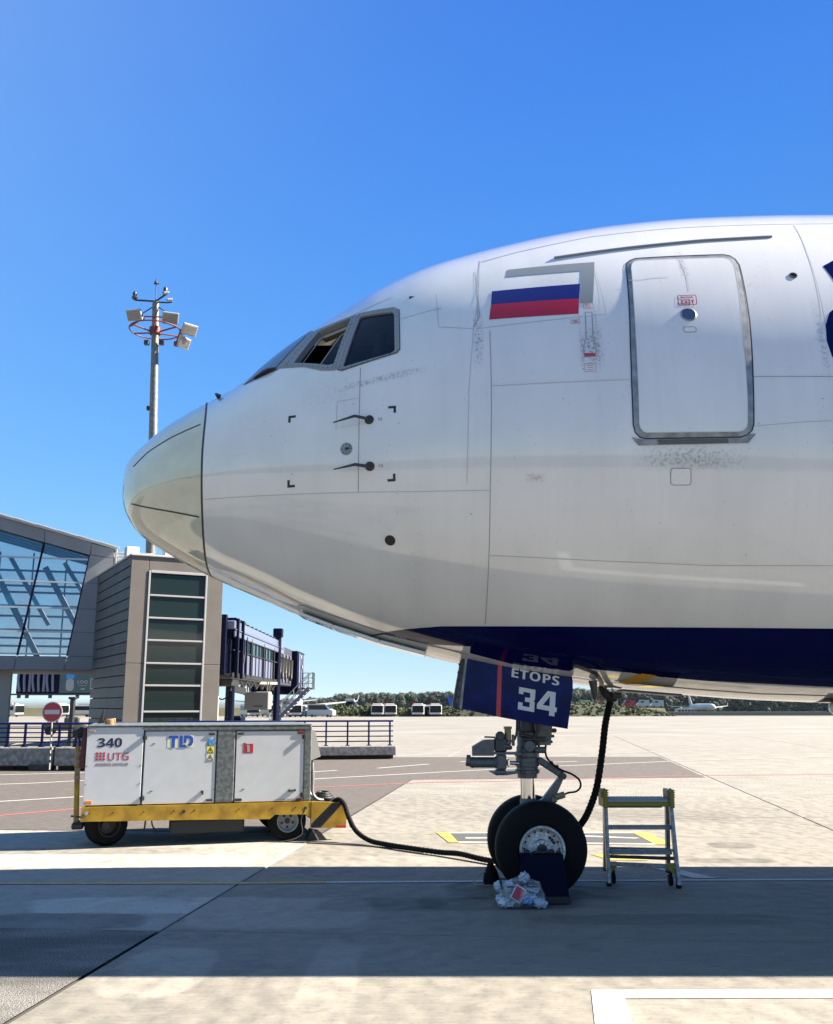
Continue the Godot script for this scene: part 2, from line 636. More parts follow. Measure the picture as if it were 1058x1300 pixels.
func make_materials():
	var fine := mottle(11, 0.05, 0.80, 1.0, 512, 5, 0.04, 1.6)
	var fine_n := bumps(12, 0.12, 3.0, 512, 4)
	var grit := mottle(13, 0.22, 0.55, 1.0, 512, 3, 0.02, 2.0)
	var grit_n := bumps(14, 0.4, 4.0, 512, 2)
	var dirt := mottle(15, 0.016, 0.86, 1.0, 512, 6, 0.03, 1.4)
	M.concrete = []
	for c in [[0.196, 0.184, 0.161], [0.191, 0.180, 0.158], [0.200, 0.187, 0.163]]:
		var m := triplanar(mat(lin(c[0], c[1], c[2]), 0.9), mottle(20 + M.concrete.size(), 0.012, 0.88, 1.0, 512, 6, 0.03, 1.3), 0.16, fine_n, 0.35)
		M.concrete.append(m)
	M.far_concrete = triplanar(mat(lin(0.1968, 0.1853, 0.164), 0.9), dirt, 0.012)
	M.joint = mat(lin(0.05, 0.048, 0.045), 0.95)
	M.asphalt = triplanar(mat(lin(0.0902, 0.0779, 0.0697), 0.93), mottle(31, 0.03, 0.86, 1.0, 512, 6, 0.02, 1.4), 0.25, grit_n, 0.5)
	M.rough_asphalt = triplanar(mat(lin(0.2772, 0.2612, 0.2399), 0.95), grit, 0.5, grit_n, 0.9)
	M.rough_asphalt.detail_enabled = true
	M.rough_asphalt.detail_blend_mode = BaseMaterial3D.BLEND_MODE_MUL
	M.rough_asphalt.detail_uv_layer = BaseMaterial3D.DETAIL_UV_2
	M.rough_asphalt.uv2_triplanar = true
	M.rough_asphalt.uv2_world_triplanar = true
	M.rough_asphalt.uv2_scale = Vector3(0.09, 0.09, 0.2)
	M.rough_asphalt.detail_albedo = mottle(38, 0.012, 0.74, 1.0, 512, 5, 0.0, 2.6)
	M.white_line = triplanar(mat(lin(0.4592, 0.4592, 0.4428), 0.75), mottle(33, 0.06, 0.84, 1.0, 512, 5, 0.0, 1.6), 0.5)
	M.yellow_line = triplanar(mat(lin(0.4592, 0.3608, 0.0656), 0.75), fine, 0.5)
	M.orange_line = triplanar(mat(lin(0.52, 0.32, 0.10), 0.8), fine, 0.5)
	M.red_line = triplanar(mat(lin(0.52, 0.12, 0.10), 0.8), fine, 0.5)
	M.dark_box = triplanar(mat(lin(0.065, 0.065, 0.065), 0.85), fine, 0.7)
	M.grass = triplanar(mat(lin(0.0779, 0.0779, 0.0369), 0.95), dirt, 0.03)
	M.mound = triplanar(mat(lin(0.0328, 0.04264, 0.01476), 0.95), mottle(35, 0.03, 0.35, 1.0, 512, 6, 0.05, 2.2), 0.12)
	M.block = triplanar(mat(lin(0.2706, 0.2624, 0.2378), 0.9), mottle(36, 0.02, 0.72, 1.0, 512, 7, 0.02, 1.7), 0.5, fine_n, 0.6)
	# terminal
	M.cladding = triplanar(mat(lin(0.121, 0.1092, 0.09552), 0.5), mottle(41, 0.01, 0.9, 1.0, 256, 4), 0.3)
	M.board = triplanar(mat(lin(0.1083, 0.1107, 0.1083), 0.55), mottle(42, 0.01, 0.8, 1.0, 256, 4), 0.3)
	M.panel_grey = triplanar(mat(lin(0.2069, 0.213, 0.2193), 0.45), mottle(43, 0.008, 0.9, 1.0, 256, 4), 0.2)
	M.soffit = mat(lin(0.36, 0.30, 0.22), 0.7)
	M.recess = mat(lin(0.03, 0.03, 0.03), 0.9)
	M.frame_white = mat(lin(0.2788, 0.2829, 0.287), 0.45)
	M.frame_grey = mat(lin(0.42, 0.45, 0.47), 0.4, 0.3)
	M.roof_metal = mat(lin(0.41, 0.41, 0.4018), 0.4, 0.2)
	M.blue_glass = glass(lin(0.004, 0.17, 0.36), 0.29)
	M.back_glass = glass(lin(0.05, 0.30, 0.45), 0.05)
	M.dark_glass = mat(lin(0.010, 0.018, 0.018), 0.03, 0.0, 0.42)
	M.truss = mat(lin(0.022, 0.045, 0.08), 0.5)
	M.hall = mat(lin(0.16, 0.19, 0.21), 0.7)
	M.white = mat(lin(0.4264, 0.4264, 0.4223), 0.5)
	M.navy = mat(lin(0.0012, 0.003, 0.020), 0.5, 0.0, 0.25)
	M.rail_blue = mat(lin(0.00738, 0.01066, 0.06724), 0.45, 0.0, 0.3)
	M.lavender = mat(lin(0.125, 0.140, 0.215), 0.25)
	M.teal_glass = mat(lin(0.015, 0.035, 0.05), 0.06, 0.0, 0.5)
	M.black = mat(lin(0.012, 0.012, 0.013), 0.5)
	M.rubber = mat(lin(0.004, 0.004, 0.0045), 0.8, 0.0, 0.3)
	M.bellows = mat(lin(0.02, 0.022, 0.04), 0.8)
	M.dark_steel = mat(lin(0.05, 0.05, 0.055), 0.45, 0.5)
	M.grey_paint = mat(lin(0.20, 0.215, 0.215), 0.4)
	M.ad_green = mat(lin(0.045, 0.085, 0.09), 0.4)
	M.beige = mat(lin(0.328, 0.3034, 0.2542), 0.8)
	M.box_grey = mat(lin(0.1804, 0.1763, 0.164), 0.6)
	M.galv = triplanar(mat(lin(0.40, 0.42, 0.42), 0.42, 0.5), mottle(44, 0.05, 0.55, 1.0, 256, 3, 0.0, 2.0), 1.4)
	M.pole = triplanar(mat(lin(0.205, 0.2009, 0.1886), 0.5, 0.4), mottle(45, 0.03, 0.72, 1.0, 256, 5, 0.02, 1.6), 0.4)
	M.red_paint = mat(lin(0.11, 0.012, 0.013), 0.5)
	M.sign_red = mat(lin(0.369, 0.01804, 0.03116), 0.35)
	# aircraft
	M.skin = mat(lin(0.63, 0.622, 0.60), 0.09, 0.0, 0.5)
	M.skin.albedo_texture = skin_dirt()
	M.skin.normal_enabled = true
	M.skin.normal_texture = bumps(52, 0.006, 1.2, 512, 3)
	M.skin.normal_scale = 0.035
	M.skin_plain = mat(lin(0.61, 0.603, 0.582), 0.12)
	M.radome = triplanar(mat(lin(0.53, 0.52, 0.40), 0.06), mottle(51, 0.02, 0.9, 1.0, 256, 5, 0.02, 1.5), 0.5)
	for m in [M.skin, M.skin_plain, M.radome]:
		m.clearcoat_enabled = true
		m.clearcoat = 1.0
		m.clearcoat_roughness = 0.03
	M.livery_blue = mat(lin(0.0025, 0.0035, 0.045), 0.06, 0.0, 0.32)
	M.livery_door = triplanar(mat(lin(0.003, 0.011, 0.105), 0.10, 0.0, 0.25), mottle(53, 0.02, 0.75, 1.0, 256, 5, 0.0, 1.8), 0.6)
	M.flag_blue = mat(lin(0.006, 0.008, 0.13), 0.25)
	M.flag_red = mat(lin(0.36, 0.004, 0.028), 0.25)
	M.patch_grey = mat(lin(0.17, 0.195, 0.215), 0.45)
	M.trim = triplanar(mat(lin(0.30, 0.315, 0.32), 0.4, 0.3), mottle(54, 0.02, 0.75, 1.0, 256, 4, 0.0, 1.6), 1.0)
	M.sill = mat(lin(0.075, 0.078, 0.08), 0.5)
	M.seam = mat(lin(0.27, 0.27, 0.272), 0.6)
	M.seam_light = mat(lin(0.42, 0.418, 0.41), 0.5)
	M.seam_black = mat(lin(0.012, 0.012, 0.015), 0.5)
	M.window_frame = mat(lin(0.22, 0.225, 0.22), 0.45, 0.3)
	M.cockpit_glass = glass(lin(0.006, 0.014, 0.034), 0.82, 0.03)
	M.cockpit_glass.metallic_specular = 0.22
	M.windscreen = mat(lin(0.09, 0.12, 0.16), 0.03, 0.45, 1.0)
	M.cockpit = mat(lin(0.02, 0.02, 0.022), 0.9, 0.0, 0.1)
	M.cockpit_cream = mat(lin(0.26, 0.235, 0.19), 0.7)
	M.probe = mat(lin(0.03, 0.028, 0.025), 0.4, 0.4)
	M.mark_black = mat(lin(0.008, 0.008, 0.012), 0.45)
	M.placard_red = mat(lin(0.40, 0.03, 0.04), 0.5)
	M.mark_orange = mat(lin(0.62, 0.33, 0.03), 0.5)
	M.gear_grey = triplanar(mat(lin(0.088, 0.098, 0.102), 0.38), mottle(55, 0.02, 0.84, 1.0, 256, 5, 0.0, 1.4), 2.0)
	M.gear_dark = mat(lin(0.035, 0.037, 0.04), 0.45, 0.2)
	M.chrome = mat(lin(0.60, 0.60, 0.60), 0.12, 1.0)
	M.rim_white = triplanar(mat(lin(0.68, 0.69, 0.66), 0.4), mottle(56, 0.03, 0.7, 1.0, 256, 5, 0.02, 1.8), 3.0)
	M.amber = mat(lin(0.20, 0.17, 0.08), 0.3)
	# ground equipment
	M.unit_white = triplanar(mat(lin(0.50, 0.515, 0.535), 0.33), mottle(61, 0.012, 0.95, 1.0, 512, 6, 0.01, 1.2), 0.6)
	M.unit_grey = triplanar(mat(lin(0.155, 0.175, 0.175), 0.5, 0.2), mottle(62, 0.045, 0.70, 1.0, 256, 3, 0.0, 1.8), 1.1)
	M.unit_yellow = triplanar(mat(lin(0.4251, 0.248, 0.01417), 0.4), mottle(63, 0.015, 0.72, 1.0, 256, 6, 0.03, 1.8), 0.8)
	M.unit_black = mat(lin(0.014, 0.014, 0.015), 0.6)
	M.letter_navy = mat(lin(0.008, 0.012, 0.05), 0.4)
	M.logo_blue = mat(lin(0.012, 0.065, 0.34), 0.35)
	M.logo_red = mat(lin(0.36, 0.02, 0.035), 0.4)
	M.letter_grey = mat(lin(0.24, 0.17, 0.17), 0.5)
	M.sticker_blue = mat(lin(0.02, 0.25, 0.55), 0.4)
	M.sticker_yellow = mat(lin(0.78, 0.62, 0.03), 0.4)
	M.sticker_pale = mat(lin(0.62, 0.60, 0.44), 0.4)
	M.orange_reflector = mat(lin(0.50, 0.17, 0.03), 0.3)
	M.copper = mat(lin(0.45, 0.24, 0.11), 0.45, 0.5)
	M.step_alu = triplanar(mat(lin(0.33, 0.33, 0.33), 0.38, 0.5), mottle(64, 0.03, 0.7, 1.0, 256, 4, 0.0, 1.6), 2.0)
	M.step_tread = mat(lin(0.20, 0.24, 0.28), 0.4, 0.5)
	M.step_yellow = mat(lin(0.22, 0.18, 0.012), 0.5)
	M.chock_navy = mat(lin(0.0014, 0.0018, 0.014), 0.6, 0.0, 0.2)
	M.paper = mat(lin(0.40, 0.44, 0.50), 0.7)
	M.paper_blue = mat(lin(0.12, 0.30, 0.60), 0.5)
	M.foil = mat(lin(0.42, 0.46, 0.50), 0.35, 0.2)
	M.film = glass(lin(0.62, 0.68, 0.74), 0.10, 0.1)
	M.letter_white = mat(lin(0.50, 0.53, 0.54), 0.45)
	M.bus_white = mat(lin(0.41, 0.4157, 0.41), 0.35)
	M.bus_glass = mat(lin(0.008, 0.010, 0.012), 0.25, 0.0, 0.3)
	M.head_lamp = mat(lin(0.75, 0.75, 0.70), 0.2)
	M.far_roof = mat(lin(0.25, 0.26, 0.27), 0.7)
	M.leaf = mat(Color.WHITE, 0.8)
	M.leaf.vertex_color_use_as_albedo = true

# Streaks, smudges and general grime of the fuselage paint; u runs along the aircraft, v round it.
func skin_dirt() -> ImageTexture:
	var w := 1024
	var h := 1024
	var a := noise(71, 0.010, 5)
	var n1 := a.get_image(w, h)
	var b := noise(72, 0.05, 4)
	var n2 := b.get_image(w, h)
	var n3 := noise(74, 0.42, 2).get_image(w / 2, h)
	n3.convert(Image.FORMAT_L8)
	n3.resize(w, h, Image.INTERPOLATE_CUBIC)
	var d3 := n3.get_data()
	n1.convert(Image.FORMAT_L8)
	n2.convert(Image.FORMAT_L8)
	var d1 := n1.get_data()
	var d2 := n2.get_data()
	var o := PackedByteArray()
	o.resize(w * h * 3)
	# smudged places: x and y in metres on the side, half sizes, strength
	var spots := [[2.52, 4.16, 0.55, 0.085, 0.32], [1.66, 5.28, 0.13, 0.15, 0.40], [0.60, 5.45, 0.06, 0.26, 0.35], [-0.35, 5.06, 0.50, 0.030, 0.34], [2.66, 6.26, 0.05, 0.16, 0.25],
		[3.85, 5.35, 0.05, 0.30, 0.25], [-0.9, 4.95, 0.5, 0.16, 0.05], [1.1, 4.0, 0.10, 0.03, 0.3], [0.0, 3.4, 0.1, 0.4, 0.05]]
	var boxes := []
	for s in spots:
		var arow := sec(s[0])
		var yy := []
		for sgn in [1.0, -1.0]:
			var y: float = s[1] + sgn * s[3] * 1.6
			var t: float = (y - arow[3]) / (arow[0] - arow[3]) if y > arow[3] else (y - arow[3]) / (arow[3] - arow[1])
			yy.append(asin(clamp(t, -1, 1)) / TAU + 0.25)
		boxes.append([(s[0] - X0) / 8.4, s[2] / 8.4, (yy[0] + yy[1]) * 0.5, abs(yy[0] - yy[1]) * 0.5, s[4]])
	for j in h:
		var v := float(j) / h
		for i in w:
			var u := float(i) / w
			var k := j * w + i
			var streak := d2[((j / 24) * w + i)] / 255.0
			var g: float = 1.0 - 0.035 * clamp(d1[k] / 255.0 * 1.6 - 0.4, 0.0, 1.0) - 0.012 * clamp(streak * 2.6 - 1.35, 0.0, 1.0)
			if v < 0.5:
				for q in boxes:
					var du: float = (u - q[0]) / q[1]
					var dv: float = (v - q[2]) / q[3]
					if du * du < 1.0 and dv * dv < 1.0:
						var f: float = (1.0 - du * du) * (1.0 - dv * dv)
						var sp: float = clamp((d3[k] / 255.0 - 0.60 + 0.10 * f) * 9.0, 0.0, 1.0)
						g -= q[4] * (0.16 * f + 0.60 * sp * f)
				if d2[(k * 7 + 13) % (w * h)] > 212 and d1[(k * 3) % (w * h)] > 165: g -= 0.12
			var x := int(clamp(g, 0.1, 1.0) * 255.0)
			o[k * 3] = x
			o[k * 3 + 1] = x
			o[k * 3 + 2] = x
	var im := Image.create_from_data(w, h, false, Image.FORMAT_RGB8, o)
	im.generate_mipmaps()
	return ImageTexture.create_from_image(im)

# ------------------------------------------------------------------ ground
func build_ground():
	var st := S()
	sheet(st, [Vector2(-3500, 60), Vector2(3500, 60), Vector2(3500, -3500), Vector2(-3500, -3500)], -10.4)
	structure("airfield_grass", st, M.grass)
	# joint filler under the slabs
	st = S()
	sheet(st, [Vector2(-70, 30), Vector2(75, 30), Vector2(75, -57), Vector2(-70, -57)], -0.022)
	structure("ground", st, M.joint)
	var apron := Node3D.new()
	apron.name = "apron"
	add_child(apron)
	tag(apron, "pale concrete apron of large slabs with dark joints between them", "apron", "", "structure")
	var o := Vector2(-2.24, -8.85)
	var di := Vector2(7.85, 0.60)
	var dj := Vector2(0.80, -6.33)
	var g := 0.011
	for i in range(-8, 9):
		for j in range(-6, 8):
			var a := o + di * i + dj * j
			var far: bool = a.y < -20 or abs(a.x) > 14
			if i == -1 and j == -1: continue
			if i < 0 and j == 1 and i > -6: continue
			if i < 0 and j > 1 and j < 3: continue
			var gi := di.normalized() * g
			var gj := dj.normalized() * g
			var q := [a + gi + gj, a + di - gi + gj, a + di + dj - gi - gj, a + dj + gi - gj]
			var top := []
			st = S()
			flat(st)
			var e := 0.012
			var cc: Vector2 = (q[0] + q[2]) * 0.5
			for p in q: top.append(Vector3(p.x, 0, p.y))
			var inner := []
			for p in q:
				var d: Vector2 = (cc - p).normalized() * e
				inner.append(Vector3(p.x + d.x, 0.0, p.y + d.y))
			fquad(st, inner[0], inner[1], inner[2], inner[3], Vector3.UP)
			for k in 4:
				var k2 := (k + 1) % 4
				var dn := Vector3(0, -0.006, 0)
				fquad(st, inner[k], inner[k2], top[k2] + dn, top[k] + dn, Vector3.UP)
				fquad(st, top[k] + dn, top[k2] + dn, top[k2] + Vector3(0, -0.02, 0), top[k] + Vector3(0, -0.02, 0), top[k] - Vector3(cc.x, 0, cc.y))
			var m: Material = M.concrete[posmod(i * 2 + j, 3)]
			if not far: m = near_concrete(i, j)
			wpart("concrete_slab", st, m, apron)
	# the patch of coarse asphalt at the near left, level with the slabs
	st = S()
	var a0 := o - di + dj * -1
	sheet(st, [a0 + di * 0.997, a0, a0 + dj, a0 + di * 0.997 + dj * 0.998], -0.002)
	structure("asphalt_patch", st, M.rough_asphalt)
	# service road
	st = S()
	sheet(st, [Vector2(-1.46, -15.19), Vector2(-60, -19.6), Vector2(-60, -34), Vector2(-20, -35.5), Vector2(9.05, -36.3), Vector2(7.75, -26.25), Vector2(-0.12, -25.55)], 0.004)
	structure("service_road", st, M.asphalt)
	# the far part of the apron falls away gently for drainage
	st = S()
	flat(st)
	var near_l := Vector3(-260, -0.006, -56)
	var near_r := Vector3(260, -0.006, -56)
	fquad(st, near_l, near_r, Vector3(560, -1.42, -270), Vector3(-360, -1.14, -229), Vector3.UP)
	fquad(st, Vector3(-260, -0.035, 30), Vector3(-68, -0.035, 30), Vector3(-68, -0.01, -56), near_l, Vector3.UP)
	fquad(st, Vector3(73, -0.035, 30), Vector3(260, -0.035, 30), near_r, Vector3(73, -0.01, -56), Vector3.UP)
	structure("far_apron", st, M.far_concrete)
	st = S()
	flat(st)
	fquad(st, Vector3(-360, -1.15, -229), Vector3(560, -1.43, -270), Vector3(1900, -10.0, -1200), Vector3(-1900, -10.0, -1200), Vector3.UP)
	structure("grass_field", st, M.grass)
	# markings
	paint("guide_line", M.orange_line, [stripe_poly(V2([-30, -11.35, -12, -11.10, -4.6, -11.03, -1.9, -11.04, -1.0, -11.10]), 0.10)])
	paint("guide_line", M.white_line, [stripe_poly(V2([-1.0, -11.10, 1.0, -11.17, 4.7, -11.27, 14, -11.5]), 0.085)])
	paint("corner_marking", M.white_line, [V2([1.21, -7.075, 4.9, -7.115, 4.9, -6.92, 1.405, -6.885, 1.29, -6.0, 1.05, -6.0])], 0.005)
	paint("stand_box", M.dark_box, [V2([0.44, -15.2, 3.50, -15.2, 3.50, -14.0, 0.53, -14.18])])
	paint("stand_box_edge", M.yellow_line, [V2([0.30, -15.22, 0.50, -15.22, 0.60, -14.14, 0.46, -14.14])], 0.009)
	paint("stand_box_edge", M.yellow_line, [V2([3.32, -15.24, 3.55, -15.24, 3.60, -13.93, 3.36, -13.93])], 0.009)
	paint("stand_box_edge", M.sticker_pale, [V2([0.6, -14.21, 3.36, -14.03, 3.36, -13.93, 0.6, -14.12])], 0.009)
	paint("stand_box_edge", M.sticker_pale, [V2([0.5, -15.22, 3.32, -15.24, 3.32, -15.13, 0.5, -15.12])], 0.009)
	paint("stand_box_stroke", M.white_line, [V2([0.72, -14.66, 2.0, -14.66, 2.0, -14.56, 0.72, -14.54]), V2([2.1, -14.86, 2.62, -14.83, 3.3, -14.60, 3.2, -14.54, 2.5, -14.74, 2.1, -14.74])], 0.009)
	paint("parking_mark", M.yellow_line, [V2([2.30, -13.1, 2.75, -13.1, 2.95, -12.6, 2.45, -12.6])], 0.006)
	paint("parking_mark", M.white_line, [V2([2.72, -12.3, 2.92, -12.3, 3.42, -11.35, 3.15, -11.35])], 0.006)
	paint("edge_line", M.red_line, [stripe_poly(V2([-22, -11.6 - 2.5, -12, -15.1, -7.36, -17.43, -6.62, -18.3, -4.6, -21.2, -2.4, -23.16, 0.2, -24.6, 2.23, -25.0, 7.67, -27.0, 13, -27.6]), 0.085)], 0.009)
	paint("lane_line", M.white_line, [stripe_poly(V2([-30, -17.6, -16, -18.0, -8.42, -19.88, -7.0, -21.0, -4.6, -23.6, -2.54, -25.8, 0.4, -28.0, 4.0, -30.6, 9, -33.6, 17, -37]), 0.12)], 0.009)
	paint("lane_line", M.white_line, [stripe_poly(V2([-30, -21.8, -14, -22.3, -9.6, -24.3, -6.8, -26.6]), 0.12)], 0.009)
	paint("lane_line", M.white_line, [stripe_poly(V2([-30, -25.9, -13.5, -26.3, -9.0, -28.2]), 0.12)], 0.009)
	for d in [[-3.55, -27.9, -2.35, -28.9], [-1.19, -29.9, 0.41, -31.9], [1.5, -33.2, 3.3, -35.0], [4.3, -36.0, 6.3, -37.6], [7.6, -38.6, 9.8, -40.0], [11.5, -41, 14, -42.4], [-0.8, -36.6, 0.6, -38.4], [4.0, -32.6, 5.5, -33.4]]:
		paint("lane_dash", M.white_line, [stripe_poly(V2(d), 0.13)], 0.009)
	# old tyre marks and stains worn into the slabs
	var tyre := triplanar(mat(lin(0.22, 0.20, 0.175), 0.9), mottle(81, 0.04, 0.7, 1.0, 256, 4), 0.4)
	for d in [[1.8, -19.3, 3.6, -17.8, 5.4, -17.2, 7.2, -17.3], [2.0, -18.6, 3.4, -17.5, 5.2, -16.9]]:
		paint("tyre_mark", tyre, [stripe_poly(V2(d), 0.07)], 0.003)

func paint(called: String, m: Material, polys: Array, y := 0.006):
	var st := S()
	for p in polys: sheet(st, p, y)
	structure(called, st, m)

# Slabs close to the camera: each has its own image of stains, wear and patches, mapped once over the slab area.
func near_concrete(i: int, j: int) -> StandardMaterial3D:
	if not M.has("near_map"): M.near_map = near_map()
	var key := "near_%d" % (1 if i == -1 and j == 0 else 0)
	if M.has(key): return M[key]
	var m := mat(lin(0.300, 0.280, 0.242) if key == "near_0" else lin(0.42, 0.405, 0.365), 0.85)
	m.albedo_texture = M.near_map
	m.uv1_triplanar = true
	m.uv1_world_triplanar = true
	m.uv1_scale = Vector3.ONE / 32.0
	m.detail_enabled = true
	m.detail_blend_mode = BaseMaterial3D.BLEND_MODE_MUL
	m.detail_uv_layer = BaseMaterial3D.DETAIL_UV_2
	m.uv2_triplanar = true
	m.uv2_world_triplanar = true
	m.uv2_scale = Vector3.ONE * 0.42
	m.detail_albedo = brushed(82)
	m.normal_enabled = true
	m.normal_texture = bumps(83, 0.2, 2.0, 512, 3)
	m.normal_scale = 0.3
	M[key] = m
	return m

# Wear, damp patches and pale repairs of the slabs between x = -16..16 and z = -32..0, one image for 32 m square.
func near_map() -> ImageTexture:
	var n := 1280
	var d1 := noise(91, 0.004, 5).get_image(n, n)
	var d2 := noise(92, 0.02, 4).get_image(n, n)
	d1.convert(Image.FORMAT_L8)
	d2.convert(Image.FORMAT_L8)
	var a := d1.get_data()
	var b := d2.get_data()
	# x, z, half sizes, strength (positive is paler)
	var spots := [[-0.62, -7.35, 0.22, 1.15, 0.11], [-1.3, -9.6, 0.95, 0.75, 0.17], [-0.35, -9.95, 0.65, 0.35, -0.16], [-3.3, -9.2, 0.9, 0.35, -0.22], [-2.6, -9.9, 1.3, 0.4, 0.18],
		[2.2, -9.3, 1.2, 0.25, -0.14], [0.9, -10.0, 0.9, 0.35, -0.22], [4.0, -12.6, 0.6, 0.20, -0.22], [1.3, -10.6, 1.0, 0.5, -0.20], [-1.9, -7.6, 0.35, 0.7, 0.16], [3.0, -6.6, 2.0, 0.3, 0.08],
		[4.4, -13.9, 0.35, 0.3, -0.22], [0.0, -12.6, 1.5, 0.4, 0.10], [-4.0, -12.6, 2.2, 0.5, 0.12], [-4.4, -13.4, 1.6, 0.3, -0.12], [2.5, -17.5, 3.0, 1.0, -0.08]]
	var d3 := noise(93, 0.05, 3).get_image(n / 12, n)
	d3.convert(Image.FORMAT_L8)
	d3.resize(n, n, Image.INTERPOLATE_CUBIC)
	var c := d3.get_data()
	var o := PackedByteArray()
	o.resize(n * n * 3)
	for j in n:
		var z := -32.0 + 32.0 * (j + 0.5) / n
		var near := []
		for s in spots:
			if abs(z - s[1]) < s[3] * 1.5: near.append(s)
		for i in n:
			var x := 32.0 * (i + 0.5) / n
			if x > 16.0: x -= 32.0
			var k := j * n + i
			var p := a[k] / 255.0 - 0.5
			var q := b[k] / 255.0 - 0.5
			# brushed grain runs across
			var grain := c[k] / 255.0 - 0.5
			var g := 0.86 + p * 0.08 + q * 0.02 + grain * 0.045
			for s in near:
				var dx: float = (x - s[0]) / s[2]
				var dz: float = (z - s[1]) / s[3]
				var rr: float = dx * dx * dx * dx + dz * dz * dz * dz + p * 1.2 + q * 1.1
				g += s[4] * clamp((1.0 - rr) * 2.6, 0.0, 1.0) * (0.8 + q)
			if q < -0.30: g -= 0.07
			o[k * 3] = int(clamp(g, 0.08, 1.0) * 255.0)
			o[k * 3 + 1] = int(clamp(g * 0.995, 0.08, 1.0) * 255.0)
			o[k * 3 + 2] = int(clamp(g * 0.985, 0.08, 1.0) * 255.0)
	var im := Image.create_from_data(n, n, false, Image.FORMAT_RGB8, o)
	im.generate_mipmaps()
	return ImageTexture.create_from_image(im)

# ------------------------------------------------------------------ terminal
func build_terminal():
	build_tower()
	build_gallery()

func build_tower():
	var t := thing("terminal_tower", "narrow grey tower block with a tall column of dark panes, behind the ground power unit", "tower block", Vector3(-11.47, 0, -37.69), 0.4939)
	var h := 7.87
	var wdt := 3.80
	var dep := 7.42
	var st := S()
	# core shell behind the cladding, open at the window
	box(st, Vector3(0.36, h * 0.5, -0.2), Vector3(0.6, h - 0.1, 0.3))
	box(st, Vector3(3.44, h * 0.5, -0.2), Vector3(0.6, h - 0.1, 0.3))
	box(st, Vector3(1.9, 7.52, -0.2), Vector3(2.48, 0.58, 0.3))
	box(st, Vector3(0.16, h * 0.5, -dep * 0.5), Vector3(0.2, h - 0.1, dep - 0.7))
	box(st, Vector3(wdt - 0.16, h * 0.5, -dep * 0.5), Vector3(0.2, h - 0.1, dep - 0.7))
	box(st, Vector3(1.9, h * 0.5, -dep + 0.15), Vector3(wdt - 0.2, h - 0.1, 0.2))
	part("wall", st, M.recess, t)
	# cladding sheets of the front
	var cl := [[0.0, 0.0, 0.70, 3.50], [0.0, 3.515, 0.70, 7.80], [3.12, 0.0, 3.80, 3.50], [3.12, 3.515, 3.80, 7.80], [0.712, 7.26, 3.108, 7.80]]
	for c in cl:
		st = S()
		box(st, Vector3((c[0] + c[2]) * 0.5, (c[1] + c[3]) * 0.5, -0.02), Vector3(c[2] - c[0], c[3] - c[1], 0.06), 0.012)
		part("cladding_panel", st, M.cladding, t)
	st = S()
	box(st, Vector3(1.9, h - 0.03, -dep * 0.5 + 0.02), Vector3(wdt + 0.1, 0.08, dep + 0.14), 0.015)
	part("roof_cap", st, M.roof_metal, t)
	# boards of the left side
	var y := 0.02
	while y < 7.75:
		st = S()
		var bh: float = min(0.415, 7.79 - y)
		prism(st, V2([0.03, 0.0, 0.065, 0.0, 0.045, bh - 0.02, 0.03, bh - 0.02]), -dep, -0.055, Transform3D(Basis(Vector3(-1, 0, 0), Vector3(0, 1, 0), Vector3(0, 0, 1)), Vector3(0.05, y, 0)))
		part("siding_board", st, M.board, t)
		y += 0.435
	for k in 9:                                                 # right side
		st = S()
		box(st, Vector3(wdt - 0.03, 0.45 + k * 0.87, -dep * 0.5), Vector3(0.05, 0.85, dep - 0.15), 0.01)
		part("siding_board", st, M.board, t)
	# window: frame, transoms and seven panes
	st = S()
	for sx in [0.745, 3.085]:
		box(st, Vector3(sx, 3.62, 0.005), Vector3(0.075, 7.24, 0.10), 0.01)
	box(st, Vector3(1.915, 7.20, 0.005), Vector3(2.25, 0.11, 0.10), 0.01)
	var w := part("window_frame", st, M.frame_white, t)
	var ys := [0.05, 0.75, 1.63, 2.65, 3.525, 4.435, 5.33, 6.24, 7.13]
	for k in ys.size() - 1:
		st = S()
		box(st, Vector3(1.915, (ys[k] + ys[k + 1]) * 0.5, -0.05), Vector3(2.26, ys[k + 1] - ys[k] - 0.05, 0.03))
		part("pane", st, M.dark_glass, w)
		if k > 0:
			st = S()
			box(st, Vector3(1.915, ys[k], 0.0), Vector3(2.24, 0.07, 0.09), 0.008)
			part("transom", st, M.frame_white, w)
	# what stands on the tower's roof
	var b := thing("roof_cabinet", "small white equipment cabinet standing on the tower block's roof", "equipment cabinet", Vector3(-12.4, 7.9, -40.7), 0.49)
	st = S()
	box(st, Vector3(0, 0.36, 0), Vector3(0.55, 0.72, 0.5), 0.03)
	part("housing", st, M.white, b)
	st = S()
	box(st, Vector3(0.12, 0.25, 0.26), Vector3(0.14, 0.2, 0.03), 0.01)
	part("vent", st, M.frame_grey, b)
	st = S()
	tube(st, smooth_path([Vector3(0.28, 0.35, 0.1), Vector3(0.6, 0.42, 0.1), Vector3(0.9, 0.5, 0.05)], 4), 0.025, 6)
	part("conduit", st, M.frame_grey, b)
	b = thing("roof_cabinet", "white roof unit beside the mast, half hidden by the aircraft's nose", "equipment cabinet", Vector3(-10.75, 7.9, -40.9), 0.49, "")
	st = S()
	box(st, Vector3(0, 0.30, 0), Vector3(0.65, 0.60, 0.5), 0.03)
	part("housing", st, M.white, b)

